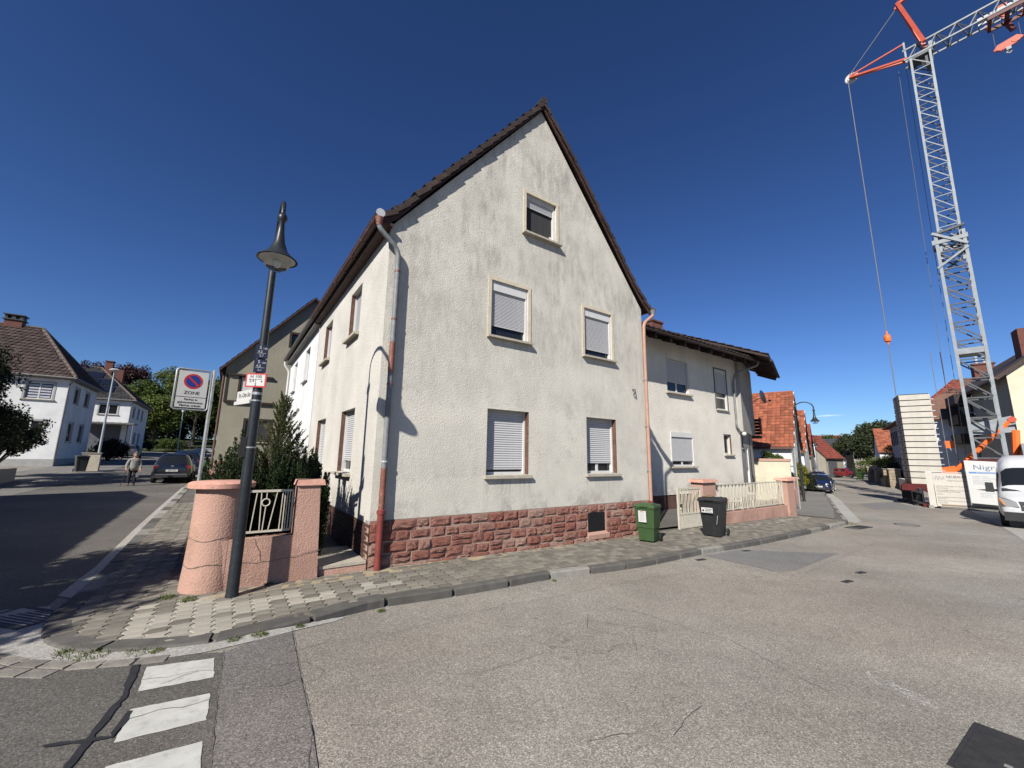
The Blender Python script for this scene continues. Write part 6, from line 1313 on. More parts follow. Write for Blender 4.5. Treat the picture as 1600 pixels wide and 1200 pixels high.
# white van at the right edge
vh = R(38 + 180 + 2); vx, vy = st(27.2, -6.5); vx += .0
van = root('white_van', (vx, vy), GZ(vx, vy) - .09, vh, 'white high roofed van facing us at the right edge of the photo', 'van')
W = 1.0; S = [(-3.0, .40, W * .94, .9, W * .95, 1.5, W * .80, 2.66, 'b'), (-2.9, .34, W, .9, W * .985, 1.5, W * .86, 2.72, 'b'), (.2, .34, W, .9, W * .985, 1.45, W * .86, 2.76, 'b'), (.95, .34, W, .9, W * .98, 1.42, W * .84, 2.74, 'b'), (1.05, .34, W, .9, W * .98, 1.40, W * .83, 2.72, 'b'), (1.45, .34, W, .9, W * .975, 1.36, W * .80, 2.58, 'b'), (1.62, .34, W, .9, W * .97, 1.34, W * .80, 2.36, 'w'),
     (2.28, .34, W, .88, W * .96, 1.24, W * .87, 1.44, 'b'), (2.40, .34, W, .86, W * .95, 1.16, W * .82, 1.33, 'b'), (2.80, .34, W * .96, .80, W * .86, .96, W * .72, 1.12, 'b'), (2.96, .40, W * .88, .62, W * .80, .80, W * .66, .92, 'b'), (3.02, .46, W * .80, .55, W * .74, .66, W * .6, .74, 'b')]
body, win = car_body(S, (-1.75, 2.05), .36, 1); body.materials.append(m_pwhite); win.materials.append(m_cglass); link('body', body, van); link('windscreen', win, van); wheels(van, (-1.75, 2.05), W, .355)
for s in (-1, 1):
    mk('mirror', MB().frustum((-.08, .06, -.12, .12), (-.07, .05, -.11, .11), -.18, .20), m_plast, van, loc=(1.80, s * 1.14, 1.46)); mk('mirror_arm', MB().beam((1.76, s * .90, 1.36), (1.78, s * 1.10, 1.36), .07, .08), m_plast, van)
    mk('headlight', MB().prism([(3.02, s * .46, .80), (2.93, s * .80, .82), (2.72, s * .925, 1.10), (2.80, s * .80, 1.13), (2.93, s * .52, 1.0)], (.02, s * .02, .012)), m_hl, van)
    mk('indicator', MB().prism([(2.92, s * .82, .84), (2.74, s * .935, 1.07), (2.76, s * .90, 1.085), (2.93, s * .78, .85)], (.028, s * .024, .014)), M('amber_lens', (.6, .22, .04), .3), van)
    mk('side_window', MB().add([(1.02, s * .975, 1.46), (1.85, s * .968, 1.40), (1.55, s * .90, 2.05), (1.02, s * .905, 2.1)], [(0, 1, 2, 3)]), m_cglass, van)
    mk('wiper', MB().beam((2.22, s * .5, 1.52), (2.0, s * .1, 1.80), .02, .02), m_blk, van)
mk('bumper', MB().frustum((2.55, 3.06, -.88, .88), (2.6, 3.08, -.86, .86), .30, .62), m_plast, van); mk('grille', MB().add([(3.04, -.42, .70), (3.04, .42, .70), (2.93, .46, 1.02), (2.93, -.46, 1.02), (2.98, -.42, .70), (2.98, .42, .70), (2.80, .46, 1.02), (2.80, -.46, 1.02)], [(0, 1, 2, 3), (0, 4, 5, 1), (3, 2, 6, 7), (0, 3, 7, 4), (1, 5, 6, 2)]), m_plast, van)
mk('scuttle', MB().add([(2.27, -.82, 1.475), (2.40, -.8, 1.385), (2.40, .8, 1.385), (2.27, .82, 1.475)], [(0, 1, 2, 3)]), m_plast, van); mk('emblem', MB().lathe([(.0001, .03), (.10, .03), (.11, 0)], (2.98, 0, .88), 16, 'X'), m_rim, van)
plate_(van, 3.095, .47, 'GER N 90', True)

# ------------------------------------------------------------------ the woman with the stick
m_jack = M('jacket_grey', (.24, .24, .23), .9, .12, 5, .3, 30, .01); m_trou = M('trousers_dark', (.022, .022, .026), .9); m_skin = M('skin', (.42, .25, .18), .6); m_hair = M('grey_hair', (.16, .13, .11), .8, .3, 30)
px_, py_ = uv(-6.1, 21.1)
per = root('person', (px_, py_), GZ(px_, py_) - .05, AZ + R(12), 'elderly person in a grey jacket and dark trousers walking with a stick', 'person')
def skin(name, joints, edges, m, parent, sub=1):
    me = bpy.data.meshes.new('t'); me.from_pydata([j[:3] for j in joints], edges, []); o = bpy.data.objects.new('t', me); COL.objects.link(o)
    o.modifiers.new('k', 'SKIN'); 
    for v, j in zip(me.skin_vertices[0].data, joints): v.radius = (j[3], j[4] if len(j) > 4 else j[3])
    me.skin_vertices[0].data[0].use_root = True
    s = o.modifiers.new('s', 'SUBSURF'); s.levels = sub + 1; s.render_levels = sub + 1
    dg = bpy.context.evaluated_depsgraph_get(); dg.update(); ev = bpy.data.meshes.new_from_object(o.evaluated_get(dg)); bpy.data.objects.remove(o)
    ev.materials.clear(); ev.materials.append(m); ev.polygons.foreach_set('use_smooth', [True] * len(ev.polygons)); return link(name, ev, parent)
J = [(0, 0, .86, .155, .11), (0, 0, 1.05, .165, .12), (0, -.02, 1.25, .175, .115), (0, -.03, 1.37, .11, .08), (0, -.05, 1.45, .05), (0, -.07, 1.53, .075, .09), (0, -.08, 1.62, .07, .085),
     (.09, 0, .80, .09), (.10, -.06, .47, .062), (.10, -.02, .12, .04), (.10, -.06, .06, .028), (-.09, 0, .80, .09), (-.11, .05, .47, .06), (-.11, .14, .13, .04), (-.11, .10, .06, .028),
     (.19, -.03, 1.33, .062), (.25, -.02, 1.06, .05), (.27, -.10, .84, .036), (.27, -.13, .77, .032), (-.19, -.03, 1.33, .062), (-.27, -.02, 1.06, .05), (-.28, -.14, .86, .036), (-.28, -.19, .81, .032)]
body = skin('body', J, [(0, 1), (1, 2), (2, 3), (3, 4), (4, 5), (5, 6), (0, 7), (7, 8), (8, 9), (9, 10), (0, 11), (11, 12), (12, 13), (13, 14), (3, 15), (15, 16), (16, 17), (17, 18), (3, 19), (19, 20), (20, 21), (21, 22)], m_skin, per)
jk = skin('jacket', [(0, 0, .76, .20, .155), (0, 0, 1.04, .19, .15), (0, -.02, 1.25, .19, .14), (0, -.03, 1.38, .12, .095), (.20, -.03, 1.33, .078), (.26, -.02, 1.06, .066), (.275, -.09, .88, .052), (-.20, -.03, 1.33, .078), (-.28, -.02, 1.06, .066), (-.285, -.12, .90, .052)], [(0, 1), (1, 2), (2, 3), (3, 4), (4, 5), (5, 6), (3, 7), (7, 8), (8, 9)], m_jack, per)
skin('trousers', [(0, 0, .90, .16, .125), (.09, 0, .78, .10), (.10, -.06, .47, .078), (.10, -.02, .09, .066), (-.09, 0, .78, .10), (-.11, .05, .47, .076), (-.11, .14, .11, .066)], [(0, 1), (1, 2), (2, 3), (0, 4), (4, 5), (5, 6)], m_trou, per)
mk('hair', MB().lathe([(.0001, .135), (.06, .12), (.095, .06), (.105, 0), (.095, -.05), (.06, -.07)], (0, -.058, 1.585), 14), m_hair, per, True)
mk('face', MB().lathe([(.0001, -.02), (.035, -.012), (.055, .0), (.06, .02)], (0, -.155, 1.56), 12, 'Y').add([(-.012, -.175, 1.55), (.012, -.175, 1.55), (0, -.195, 1.545), (0, -.17, 1.585)], [(0, 1, 2), (0, 2, 3), (1, 3, 2)]), m_skin, per, True)
for s in (-1, 1):
    mk('shoe', MB().frustum((s * .105 - .05, s * .105 + .05, -.20 + (s < 0) * .16, .09 + (s < 0) * .16), (s * .105 - .04, s * .105 + .04, -.12 + (s < 0) * .16, .07 + (s < 0) * .16), .0, .085), m_blk, per)
    hx, hy, hz = (.27, -.13, .77) if s > 0 else (-.28, -.19, .81); b = MB()
    for k in range(4): b.path([(hx - .024 + k * .016, hy - .01, hz - .01), (hx - .026 + k * .017, hy - .035, hz - .045), (hx - .022 + k * .015, hy - .015, hz - .075 + .006 * abs(k - 1.5))], .0085, 5)
    b.path([(hx - s * .03, hy - .01, hz + .01), (hx - s * .05, hy - .03, hz - .02), (hx - s * .04, hy - .04, hz - .045)], .009, 5); mk('fingers', b, m_skin, per)
xs_, ys_ = px_ - .28 * math.cos(AZ + R(12)) + .19 * math.sin(AZ + R(12)), py_ - .28 * math.sin(AZ + R(12)) - .19 * math.cos(AZ + R(12))
ws = root('walking_stick', (xs_, ys_), GZ(xs_, ys_) - .05, AZ + R(12), 'thin dark walking stick held by the elderly person', 'walking stick'); mk('shaft', MB().path([(-.14, -.05, .0), (0, 0, .76)], .013, 7), m_blk, ws); mk('grip', MB().path([(0, .06, .77), (0, 0, .78), (0, -.06, .765)], .016, 7), m_blk, ws)
bgp = root('paper_bag', (px_ + .27 * math.cos(AZ + R(12)), py_ + .27 * math.sin(AZ + R(12)) - .13), GZ(px_, py_) + .40, AZ + R(30), 'small white bag carried by the elderly person', 'bag'); mk('body', MB().frustum((-.05, .05, -.025, .025), (-.06, .06, -.012, .012), 0, .22), m_wsign, bgp); mk('handle', MB().path([(-.03, 0, .22), (0, 0, .29), (.03, 0, .22)], .006, 5), m_wsign, bgp)

# ------------------------------------------------------------------ crane
BX, BY = 28.11, 24.06; JA = R(131.5); GB = -.49
crane = root('tower_crane', (BX, BY), GB, JA, 'grey self erecting tower crane with orange struts beyond the site fence', 'crane')
# local x runs along the jib's rear (left in the photo), heights are over the base
def seg_lattice(name, z0, z1, hw, x0, x1, step, rad, brad, twin=False):
    """a mast section: four legs and zig-zag braces on every side"""
    sec = mk(name, MB().beam((x0 - hw, -hw, z0), (x1 - hw, -hw, z1), rad, rad), m_steel, crane)
    for sx, sy in ((1, -1), (1, 1), (-1, 1)): mk('leg', MB().beam((x0 + sx * hw, sy * hw, z0), (x1 + sx * hw, sy * hw, z1), rad, rad), m_steel, sec)
    n = max(1, round((z1 - z0) / step)); 
    for k in range(n):
        a, b = z0 + (z1 - z0) * k / n, z0 + (z1 - z0) * (k + 1) / n; xa, xb = x0 + (x1 - x0) * k / n, x0 + (x1 - x0) * (k + 1) / n; s = 1 if k % 2 else -1; m = (a + b) / 2; xm = (xa + xb) / 2
        for sy in (-1, 1):
            mk('brace', MB().beam((xa - hw, sy * hw, a), (xa + hw, sy * hw, a), brad, brad), m_steel if sy > 0 and not twin else m_steeld, sec)
            mk('brace', MB().beam((xa - hw * 1, sy * hw, a), (xb + hw * 1, sy * hw, b), brad, brad), m_steel if sy > 0 and not twin else m_steeld, sec)
        for sx in (-1, 1): mk('brace', MB().beam((xa + sx * hw, -hw * s, a), (xb + sx * hw, hw * s, b), brad, brad), m_steeld, sec)
    return sec
seg_lattice('lower_mast', 1.6, 16.9, .60, 0, -.03, 1.15, .15, .07, True); seg_lattice('upper_mast', 15.3, 30.3, .47, -.03, -.25, 1.05, .12, .05)
cl = mk('mast_collar', MB().box(-.70, .70, -.70, -.62, 16.3, 16.55).box(-.70, .70, .62, .70, 16.3, 16.55).box(-.78, -.70, -.70, .70, 16.3, 16.6).box(.70, .78, -.70, .70, 16.3, 16.6), m_steel, crane)
for sy in (-1, 1):
    mk('brace', MB().beam((.72, sy * .68, 17.1), (-.72, sy * .68, 15.9), .14, .14).beam((-.72, sy * .68, 15.7), (.72, sy * .68, 14.7), .12, .12), m_steel, cl); mk('brace', MB().beam((-.72, sy * .68, 17.2), (.72, sy * .68, 17.0), .13, .13), m_steeld, cl)
mk('mast_collar', MB().box(-.66, .66, -.66, .66, 9.0, 9.35), m_steel, crane)
for k in range(26): mk('ladder_rung', MB().beam((.3, .35, 2.2 + k * 1.05), (.3, .70 if k < 12 else .55, 2.2 + k * 1.05), .03, .03), m_steel, crane)
# jib, lattice of triangular section, reaching right
jb = mk('jib', MB().beam((.55, 0, 31.55), (-16, 0, 31.9), .10, .10), m_steel, crane)
for sy in (-1, 1): mk('lower_chord', MB().beam((.55, sy * .45, 30.45), (-16, sy * .45, 30.75), .09, .09), m_steel, jb)
for k in range(17):
    xa, xb = .3 - k * .95, .3 - (k + 1) * .95; za, zb = 30.45 - (xa - .55) * .0181, 30.45 - (xb - .55) * .0181; xm = (xa + xb) / 2
    for sy in (-1, 1): mk('brace', MB().beam((xa, sy * .45, za), (xm, 0, (za + zb) / 2 + 1.1), .05, .05), m_steel, jb); mk('brace', MB().beam((xm, 0, (za + zb) / 2 + 1.1), (xb, sy * .45, zb), .05, .05), m_steeld, jb)
    mk('brace', MB().beam((xa, -.45, za), (xa, .45, za), .05, .05).beam((xa, -.45, za), (xb, .45, zb), .04, .04), m_steeld, jb)
mk('name_board', MB().box(-5.6, -3.0, -.62, -.58, 30.95, 31.5), m_wsign, jb); mk('red_band', MB().box(-4.3, -3.9, -.66, -.622, 30.7, 31.7), m_cred, jb)
mk('floodlight', MB().box(-.95, -.75, -.75, -.5, 30.9, 31.7).box(-1.05, -.7, -.85, -.55, 31.2, 31.5), m_steel, jb); mk('winch', MB().lathe([(.0001, -.3), (.3, -.3), (.3, .3), (.0001, .3)], (-.55, -.3, 30.2), 14, 'Y'), m_wsign, jb)
mk('mast_head', MB().box(-.85, .35, -.5, .5, 30.2, 30.42).box(-.75, -.45, -.35, .35, 29.4, 30.2), m_steeld, crane)
# tower top, rear guy struts, ropes
tp = mk('top_strut', MB().beam((-.55, -.35, 31.2), (.35, -.08, 35.6), .20, .20), m_cred, crane); mk('strut_leg', MB().beam((-.55, .35, 31.2), (.35, .08, 35.6), .20, .20), m_cred, tp); mk('strut_head', MB().beam((.35, 0, 35.5), (-.6, 0, 35.75), .22, .16).beam((.35, 0, 35.55), (.52, 0, 35.2), .14, .14), m_cred, tp)
rs = mk('rear_strut', MB().beam((.40, -.40, 30.95), (3.50, -.05, 31.75), .13, .13), m_cred, crane); mk('strut_leg', MB().beam((.40, .40, 30.55), (3.50, .05, 31.7), .13, .13), m_cred, rs); mk('strut_leg', MB().beam((.45, 0, 32.1), (3.45, 0, 31.85), .09, .09), m_cred, rs); mk('strut_post', MB().beam((.42, 0, 30.5), (.42, 0, 32.2), .10, .10), m_steel, rs)
mk('sheave', MB().lathe([(.0001, -.06), (.38, -.06), (.42, -.03), (.42, .03), (.38, .06), (.0001, .06)], (3.40, -.2, 31.75), 20, 'Y'), m_wsign, rs)
mk('guy_rope', MB().tube((.50, 0, 35.2), (3.5, 0, 31.9), .028, None, 5), m_wire, crane); mk('guy_rope', MB().tube((3.62, -.1, 31.7), (3.62, -.1, 10.9), .030, None, 5), m_wire, crane); mk('guy_rope', MB().tube((3.62, -.1, 10.4), (3.62, -.1, 6.6), .030, None, 5), m_wire, crane)
mk('rope_tensioner', MB().lathe([(.05, -.45), (.06, -.3), (.17, -.22), (.20, 0), (.17, .18), (.06, .28), (.05, .5)], (3.62, -.1, 10.85), 12), m_corange, crane, True)
for x in (1.35, .95): mk('hoist_rope', MB().tube((x - .45, -.3, 30.4), (x, -.3, 3.0), .014, None, 4), m_wire, crane)
for x in (1.75, 1.3): mk('control_rope', MB().tube((x, -.9, 9.6), (x, -.9, 1.5), .018, None, 5), m_wire, crane)
# trolley and hook block on the jib
tr = mk('trolley', MB().box(-4.9, -3.3, -.62, -.52, 30.12, 30.34).box(-4.9, -3.3, .52, .62, 30.12, 30.34).box(-4.9, -4.75, -.52, .52, 30.14, 30.28).box(-3.45, -3.3, -.52, .52, 30.14, 30.28).box(-4.2, -4.0, -.52, .52, 30.14, 30.28).beam((-4.1, -.5, 30.1), (-4.3, -.6, 29.5), .2, .2), m_cdark, crane)
for x in (-4.85, -3.35): mk('trolley_wheel', MB().lathe([(.0001, -.08), (.16, -.08), (.16, .08), (.0001, .08)], (x, -.55, 30.55), 12, 'Y'), m_cred, tr)
hk_ = mk('hook_block', MB().path([(-4.35, -.1, 28.45), (-3.45, -.1, 28.35)], .01, 4).add([(-4.55, -.16, 28.45), (-4.2, -.16, 28.2), (-3.6, -.16, 28.1), (-3.3, -.16, 28.3), (-3.5, -.16, 28.58), (-4.3, -.16, 28.72), (-4.55, -.04, 28.45), (-4.2, -.04, 28.2), (-3.6, -.04, 28.1), (-3.3, -.04, 28.3), (-3.5, -.04, 28.58), (-4.3, -.04, 28.72)], [(5, 4, 3, 2, 1, 0), (6, 7, 8, 9, 10, 11), (0, 1, 7, 6), (1, 2, 8, 7), (2, 3, 9, 8), (3, 4, 10, 9), (4, 5, 11, 10), (5, 0, 6, 11)]), m_cred, crane)
for x, z in ((-4.25, 28.46), (-3.6, 28.35)): mk('sheave', MB().lathe([(.0001, -.08), (.20, -.08), (.20, .08), (.0001, .08)], (x, -.10, z), 14, 'Y'), m_cred, hk_)
mk('hook', MB().path([(-3.9, -.1, 28.15), (-3.9, -.1, 27.95), (-3.78, -.1, 27.82), (-3.9, -.1, 27.72), (-4.0, -.1, 27.8)], .045, 7).box(-4.0, -3.8, -.2, 0, 27.95, 28.15), m_steel, hk_)
for x in (-4.45, -3.42): mk('hoist_rope', MB().tube((x, -.1, 28.5), (x - .02, -.1, 30.15), .014, None, 4), m_wire, crane)
# undercarriage: orange struts, grey arm, dark red base
sp_ = mk('support_strut', MB().path([(-1.10, -.62, 5.05), (1.45, -.62, 2.05)], .13, 8), m_corange, crane); mk('strut_end', MB().lathe([(.0001, -.14), (.17, -.14), (.17, .14), (.0001, .14)], (-1.10, -.62, 5.02), 14, 'Y'), m_cred, sp_); mk('strut_foot', MB().beam((1.45, -.62, 2.05), (2.15, -.62, 1.9), .34, .5).beam((1.2, -.62, 1.75), (-.6, -.62, 1.75), .2, .24), m_corange, sp_)
mk('support_strut', MB().path([(-1.15, -.62, 4.4), (-.95, -.62, 2.4)], .17, 8), m_corange, crane); mk('support_arm', MB().beam((.62, -.5, 4.55), (-1.15, -.62, 5.0), .12, .5).beam((.62, -.5, 4.3), (-1.15, -.62, 4.45), .12, .3), m_steel, crane); mk('support_plate', MB().box(-1.5, -1.2, -.6, .5, 1.9, 3.6), m_steel, crane)
mk('base_frame', MB().box(-1.5, 3.9, -1.1, 1.1, .75, 1.15).box(-1.6, -1.2, -2.2, 2.2, .6, .95).box(1.6, 2.0, -2.2, 2.2, .6, .95), m_cdark, crane); mk('slewing_ring', MB().lathe([(1.0, 1.15), (1.0, 1.5), (.9, 1.55), (.0001, 1.55)], n=24), m_steeld, crane)
mk('winch_housing', MB().box(-.7, .9, .7, 1.4, 1.6, 2.7), m_cdark, crane)
for x, y in ((-2.2, -2.2), (-2.2, 2.2), (2.6, -2.4), (2.6, 2.4)): mk('outrigger', MB().beam((0, 0, .6), (x, y, .35), .3, .3).box(x - .35, x + .35, y - .35, y + .35, -.1, .12).tube((x, y, .1), (x, y, .6), .09), m_cdark, crane)
# ballast slabs stacked on the rear of the base, one thing each
def j2w(lx, ly): return (BX + lx * math.cos(JA) - ly * math.sin(JA), BY + lx * math.sin(JA) + ly * math.cos(JA))
NB = 15; hb_ = (6.70 - 1.10) / NB; bw = MB().box(2.25, 3.45, -.95, .95, .02, hb_ - .02)
bw = MB().box(-.72, .72, -.95, .95, .0, hb_ - .055); x, y = j2w(2.95, 0)
names = ['lowest', 'second', 'third', 'fourth', 'fifth', 'sixth', 'seventh', 'eighth', 'ninth', 'tenth', 'eleventh', 'twelfth', 'thirteenth', 'fourteenth', 'topmost']
b0 = root('ballast_slab', (x, y), GB + 1.17, JA + R(14), 'lowest cream concrete slab of the stack beneath the crane rope', 'ballast slab', 'ballast slabs stacked on the crane')
mk('slab', bw, m_ballast, b0); mk('pocket', MB().box(.7205, .73, -.30, .30, .07, hb_ - .10), M('pocket_concrete', (.36, .34, .31), .9), b0)
mk('red_insert', MB().box(.7305, .742, -.20, .18, .09, hb_ - .13), M('red_insert', (.34, .07, .045), .6), b0); mk('lifting_lug', MB().box(-1.02, -.7205, -.8, -.70, .05, .10).box(-1.02, -.7205, .1, .2, .05, .10), m_galv, b0)
mk('spacer', MB().box(-.68, .68, -.90, .90, hb_ - .0545, hb_ - .001), m_blk, b0)
for k in range(1, NB): clone(b0, (x, y, GB + 1.17 + k * hb_), None, names[k] + ' cream concrete slab of the stack beneath the crane rope, counted from below')

# ------------------------------------------------------------------ site fence, banners, barrier
m_ban = M('banner_white', (.50, .475, .43), .7, .05, 2); m_dark = M('print_dark', (.10, .09, .08), .8)
fa = st(33.8, -4.2); fz = GZ(*fa) - .1
fe = root('site_fence', fa, fz, SE - R(90), 'white construction site fence with a printed project banner', 'fence')
mk('frame', MB().path([(0, 0, .12), (0, 0, 2.0), (3.45, 0, 2.0), (3.45, 0, .12), (0, 0, .12)], .022, 7), m_pvc, fe); mk('frame', MB().path([(3.55, 0, .12), (3.55, 0, 2.0), (7.0, 0, 2.0), (7.0, 0, .12), (3.55, 0, .12)], .022, 7), m_galv, fe)
for k in range(22): mk('wire', MB().tube((3.6 + k * .155, 0, .12), (3.6 + k * .155, 0, 2.0), .006, None, 4), m_galv, fe)
mk('end_panel', MB().box(-.02, .26, -.03, -.015, .05, 2.0), m_ban, fe)
bn = mk('banner', MB().box(.28, 3.5, -.035, -.025, .10, 1.95), m_ban, fe)
text('NEUBAUPROJEKT', .17, m_blk, bn, (.80, -.037, 1.74), align='LEFT', sx=.95); text('4 Eigentumswohnungen', .09, m_dark, bn, (.82, -.037, 1.54), align='LEFT'); 
lines = [(1.22, 2.4), (1.12, 1.9), (1.0, 2.7), (.92, 2.2), (.78, 1.5), (.62, 2.6), (.54, 1.6), (.42, 2.5), (.30, 1.9)]
for i, (z, l) in enumerate(lines): text(('Exklusive Wohnungen im Herzen der Stadt', 'Aufzug, Tiefgarage', 'Grosszuegige Balkone und Terrassen im Gruenen', 'Fussbodenheizung und Parkett', 'Barrierefrei', 'Energieeffiziente Bauweise nach KfW Standard', 'Bezug ab Herbst', 'Beratung und Verkauf durch den Bautraeger', 'Telefon 06341')[i], .088, m_dark, bn, (.34, -.037, z), align='LEFT', sx=l / 2.6)
lg = MB()
for k in range(3): lg.path([(.34 + k * .13, -.037, 1.55), (.38 + k * .13, -.037, 1.72 - .05 * k), (.42 + k * .13, -.037, 1.78), (.46 + k * .13, -.037, 1.6)], .008, 4)
mk('logo', lg, m_dark, bn); mk('brown_strip', MB().box(.45, 2.9, -.039, -.036, .13, .22), M('brown_print', (.22, .16, .11), .8), bn)
for x in (0, 3.5, 7.0): mk('concrete_foot', MB().frustum((x - .12, x + .12, -.36, .36), (x - .09, x + .09, -.33, .33), -.02, .13), m_kerbl, fe)
mk('base_board', MB().box(.4, 3.3, -.10, -.05, .0, .09), m_asphd, fe)
ng = root('company_banner', st(33.35, -5.75), fz, SE - R(90), 'white company board with blue lettering hung before the fence beside the van', 'banner')
mk('board', MB().prism([(0, 0, .40), (1.15, 0, .34), (1.62, 0, 1.9), (1.62, 0, 2.35), (1.15, 0, 2.62), (-.02, 0, 2.68)], (0, .02, 0)), m_wsign, ng); text('Nigro', .36, M('print_slate', (.12, .17, .26), .6), ng, (.80, -.003, 2.30), sx=1.25); mk('blue_strip', MB().box(.1, 1.42, -.004, -.001, 1.98, 2.07), m_blueprint, ng)
text('BAUUNTERNEHMEN', .085, m_wsign, ng, (.76, -.006, 2.025)); 
for i, s in enumerate(('Hochbau, Umbau', 'Maurer- u. Betonarbeiten', 'Verputz, Sanierung', 'Pflasterarbeiten', 'Aussenanlagen')): text(s, .085, M('print_mid', (.28, .30, .34), .8), ng, (.2, -.003, 1.82 - i * .095), align='LEFT')
mk('logo', MB().add([(.25, -.003, 1.12), (.6, -.003, 1.08), (1.0, -.003, 1.12), (.62, -.003, 1.18)], [(0, 1, 2, 3)]), m_dark, ng)
for i, s in enumerate(('Industriestrasse 12', 'Tel. 0 63 41', 'Mobil 01 72')): text(s, .085, MATS['print_mid'], ng, (.4, -.003, .95 - i * .10), align='LEFT')
for x in (.05, 1.4): mk('tie', MB().tube((x, .0, 2.0), (x, .38, 1.95), .012, None, 5), m_galv, ng)
mk('hanger', MB().beam((.0, .05, .02), (.0, .05, 2.5), .04, .04).beam((1.5, .05, .02), (1.5, .05, 2.5), .04, .04), m_galv, ng)
br = root('site_barrier', st(39.4, -3.6), GZ(*st(38, -3.7)) - .1, math.atan2(24.0 - 28.68, 23.9 - 26.81), 'dark plastic barrier fence with striped rails at the site corner', 'barrier')
for i in (0, 1):
    x0 = i * 2.35
    mk('frame', MB().box(x0, x0 + 2.25, -.03, .03, .75, 1.05).box(x0, x0 + .06, -.03, .03, .0, .75).box(x0 + 2.19, x0 + 2.25, -.03, .03, .0, .75).box(x0 + .06, x0 + 2.19, -.02, .02, .14, .24), m_plast if i == 0 else m_galv, br)
    for k in range(14): mk('bar', MB().box(x0 + .15 + k * .15, x0 + .18 + k * .15, -.015, .015, .24, .75), m_plast, br)
    for k in range(6): mk('stripe', MB().box(x0 + .05 + k * .37, x0 + .23 + k * .37, -.034, -.0305, .78, 1.02), m_cdark if k % 2 == 0 else m_wsign, br)
    mk('foot', MB().box(x0 + .3, x0 + .7, -.4, .4, 0, .1), m_blk, br); mk('foot', MB().box(x0 + 1.6, x0 + 2.0, -.4, .4, 0, .1), m_blk, br)
wp = root('warning_lamp', st(37.2, -3.75), GZ(*st(38, -3.7)) + .95, SE, 'yellow warning lamp on top of the site barrier', 'warning lamp'); mk('housing', MB().box(-.12, .12, -.08, .08, 0, .30), m_yell, wp); mk('lens', MB().lathe([(.0001, -.06), (.13, -.05), (.13, .05), (.0001, .06)], (0, 0, .42), 14, 'X'), m_yell, wp)
fl = root('orange_flag', j2w(1.6, -1.3), GB + 3.4, JA, 'small orange marker plate on a bar beside the concrete slabs', 'marker'); mk('plate', MB().box(-.2, .2, -.01, .01, 0, .45), m_corange, fl); mk('bar', MB().tube((.0, 0, .0), (-.9, .1, -2.6), .03, None, 6), m_galv, fl)

# ------------------------------------------------------------------ vegetation
def leaves(pts, size, dirs=None, aspect=.5, up=0.0):
    """rhombus leaves at the given points, as arrays"""
    n = len(pts); d = rng.normal(size=(n, 3)); 
    if dirs is not None: d = d * (1 - up) + dirs * (up * 2.2)
    d /= np.linalg.norm(d, axis=1, keepdims=True); r = rng.normal(size=(n, 3)); s = np.cross(d, r); s /= np.linalg.norm(s, axis=1, keepdims=True) + 1e-9
    sz = size * rng.uniform(.6, 1.35, (n, 1)); a = pts - d * sz * .5; b = pts + s * sz * aspect * .5; c = pts + d * sz * .5; e = pts - s * sz * aspect * .5
    v = np.stack([a, b, c, e], 1).reshape(-1, 3); return v
def leaf_mesh(name, v, m):
    n = len(v) // 4; me = bpy.data.meshes.new(name); me.vertices.add(len(v)); me.vertices.foreach_set('co', v.astype(np.float32).ravel()); me.loops.add(n * 4); me.loops.foreach_set('vertex_index', np.arange(n * 4, dtype=np.int32))
    me.polygons.add(n); me.polygons.foreach_set('loop_start', np.arange(0, n * 4, 4, dtype=np.int32)); me.update(calc_edges=True); me.materials.append(m); return me
def clumps(c, rad, n_cl, per, rc, shell=.55, flat=1.0):
    P = []; c = np.array(c); rad = np.array(rad)
    d = rng.normal(size=(n_cl, 3)); d /= np.linalg.norm(d, axis=1, keepdims=True); d[:, 2] = np.where(d[:, 2] < -.55, -d[:, 2], d[:, 2])
    cc = c + d * rad * (shell + (1 - shell) * rng.random((n_cl, 1)) ** .6)
    for q in cc:
        r = rc * rng.uniform(.6, 1.3); k = rng.normal(size=(per, 3)); k /= np.linalg.norm(k, axis=1, keepdims=True); P.append(q + k * r * (rng.random((per, 1)) ** .45) * np.array([1, 1, flat]))
    return np.concatenate(P)
def tree(name, x, y, z, h, rad, m, label, cat='tree', ncl=70, per=110, leaf=.16, rc=.9, trunk_h=.35, group=None, tr=.18, shell=.5):
    o = root(name, (x, y), z, rng.uniform(0, 6), label, cat, group); cz = h - rad[2]
    t = MB().path([(0, 0, -.3), (.1, 0, h * .2), (0, .1, h * .45), (.1, 0, h * .8)], [tr * 1.25, tr, tr * .75, tr * .25], 8)
    for k in range(7):
        a = k * 2.4; z0 = h * (trunk_h + .06 * k); L_ = rad[0] * rng.uniform(.6, .9); t.path([(0, .05, z0), (L_ * .5 * math.cos(a), L_ * .5 * math.sin(a), z0 + rad[2] * .35), (L_ * math.cos(a), L_ * math.sin(a), z0 + rad[2] * .55)], [tr * .4, tr * .25, tr * .08], 5)
    mk('trunk', t, m_bark, o, True)
    p = clumps((0, 0, cz), rad, ncl, per, rc, shell); props(link('crown', leaf_mesh('crown', leaves(p, leaf), m), o), kind='stuff'); return o
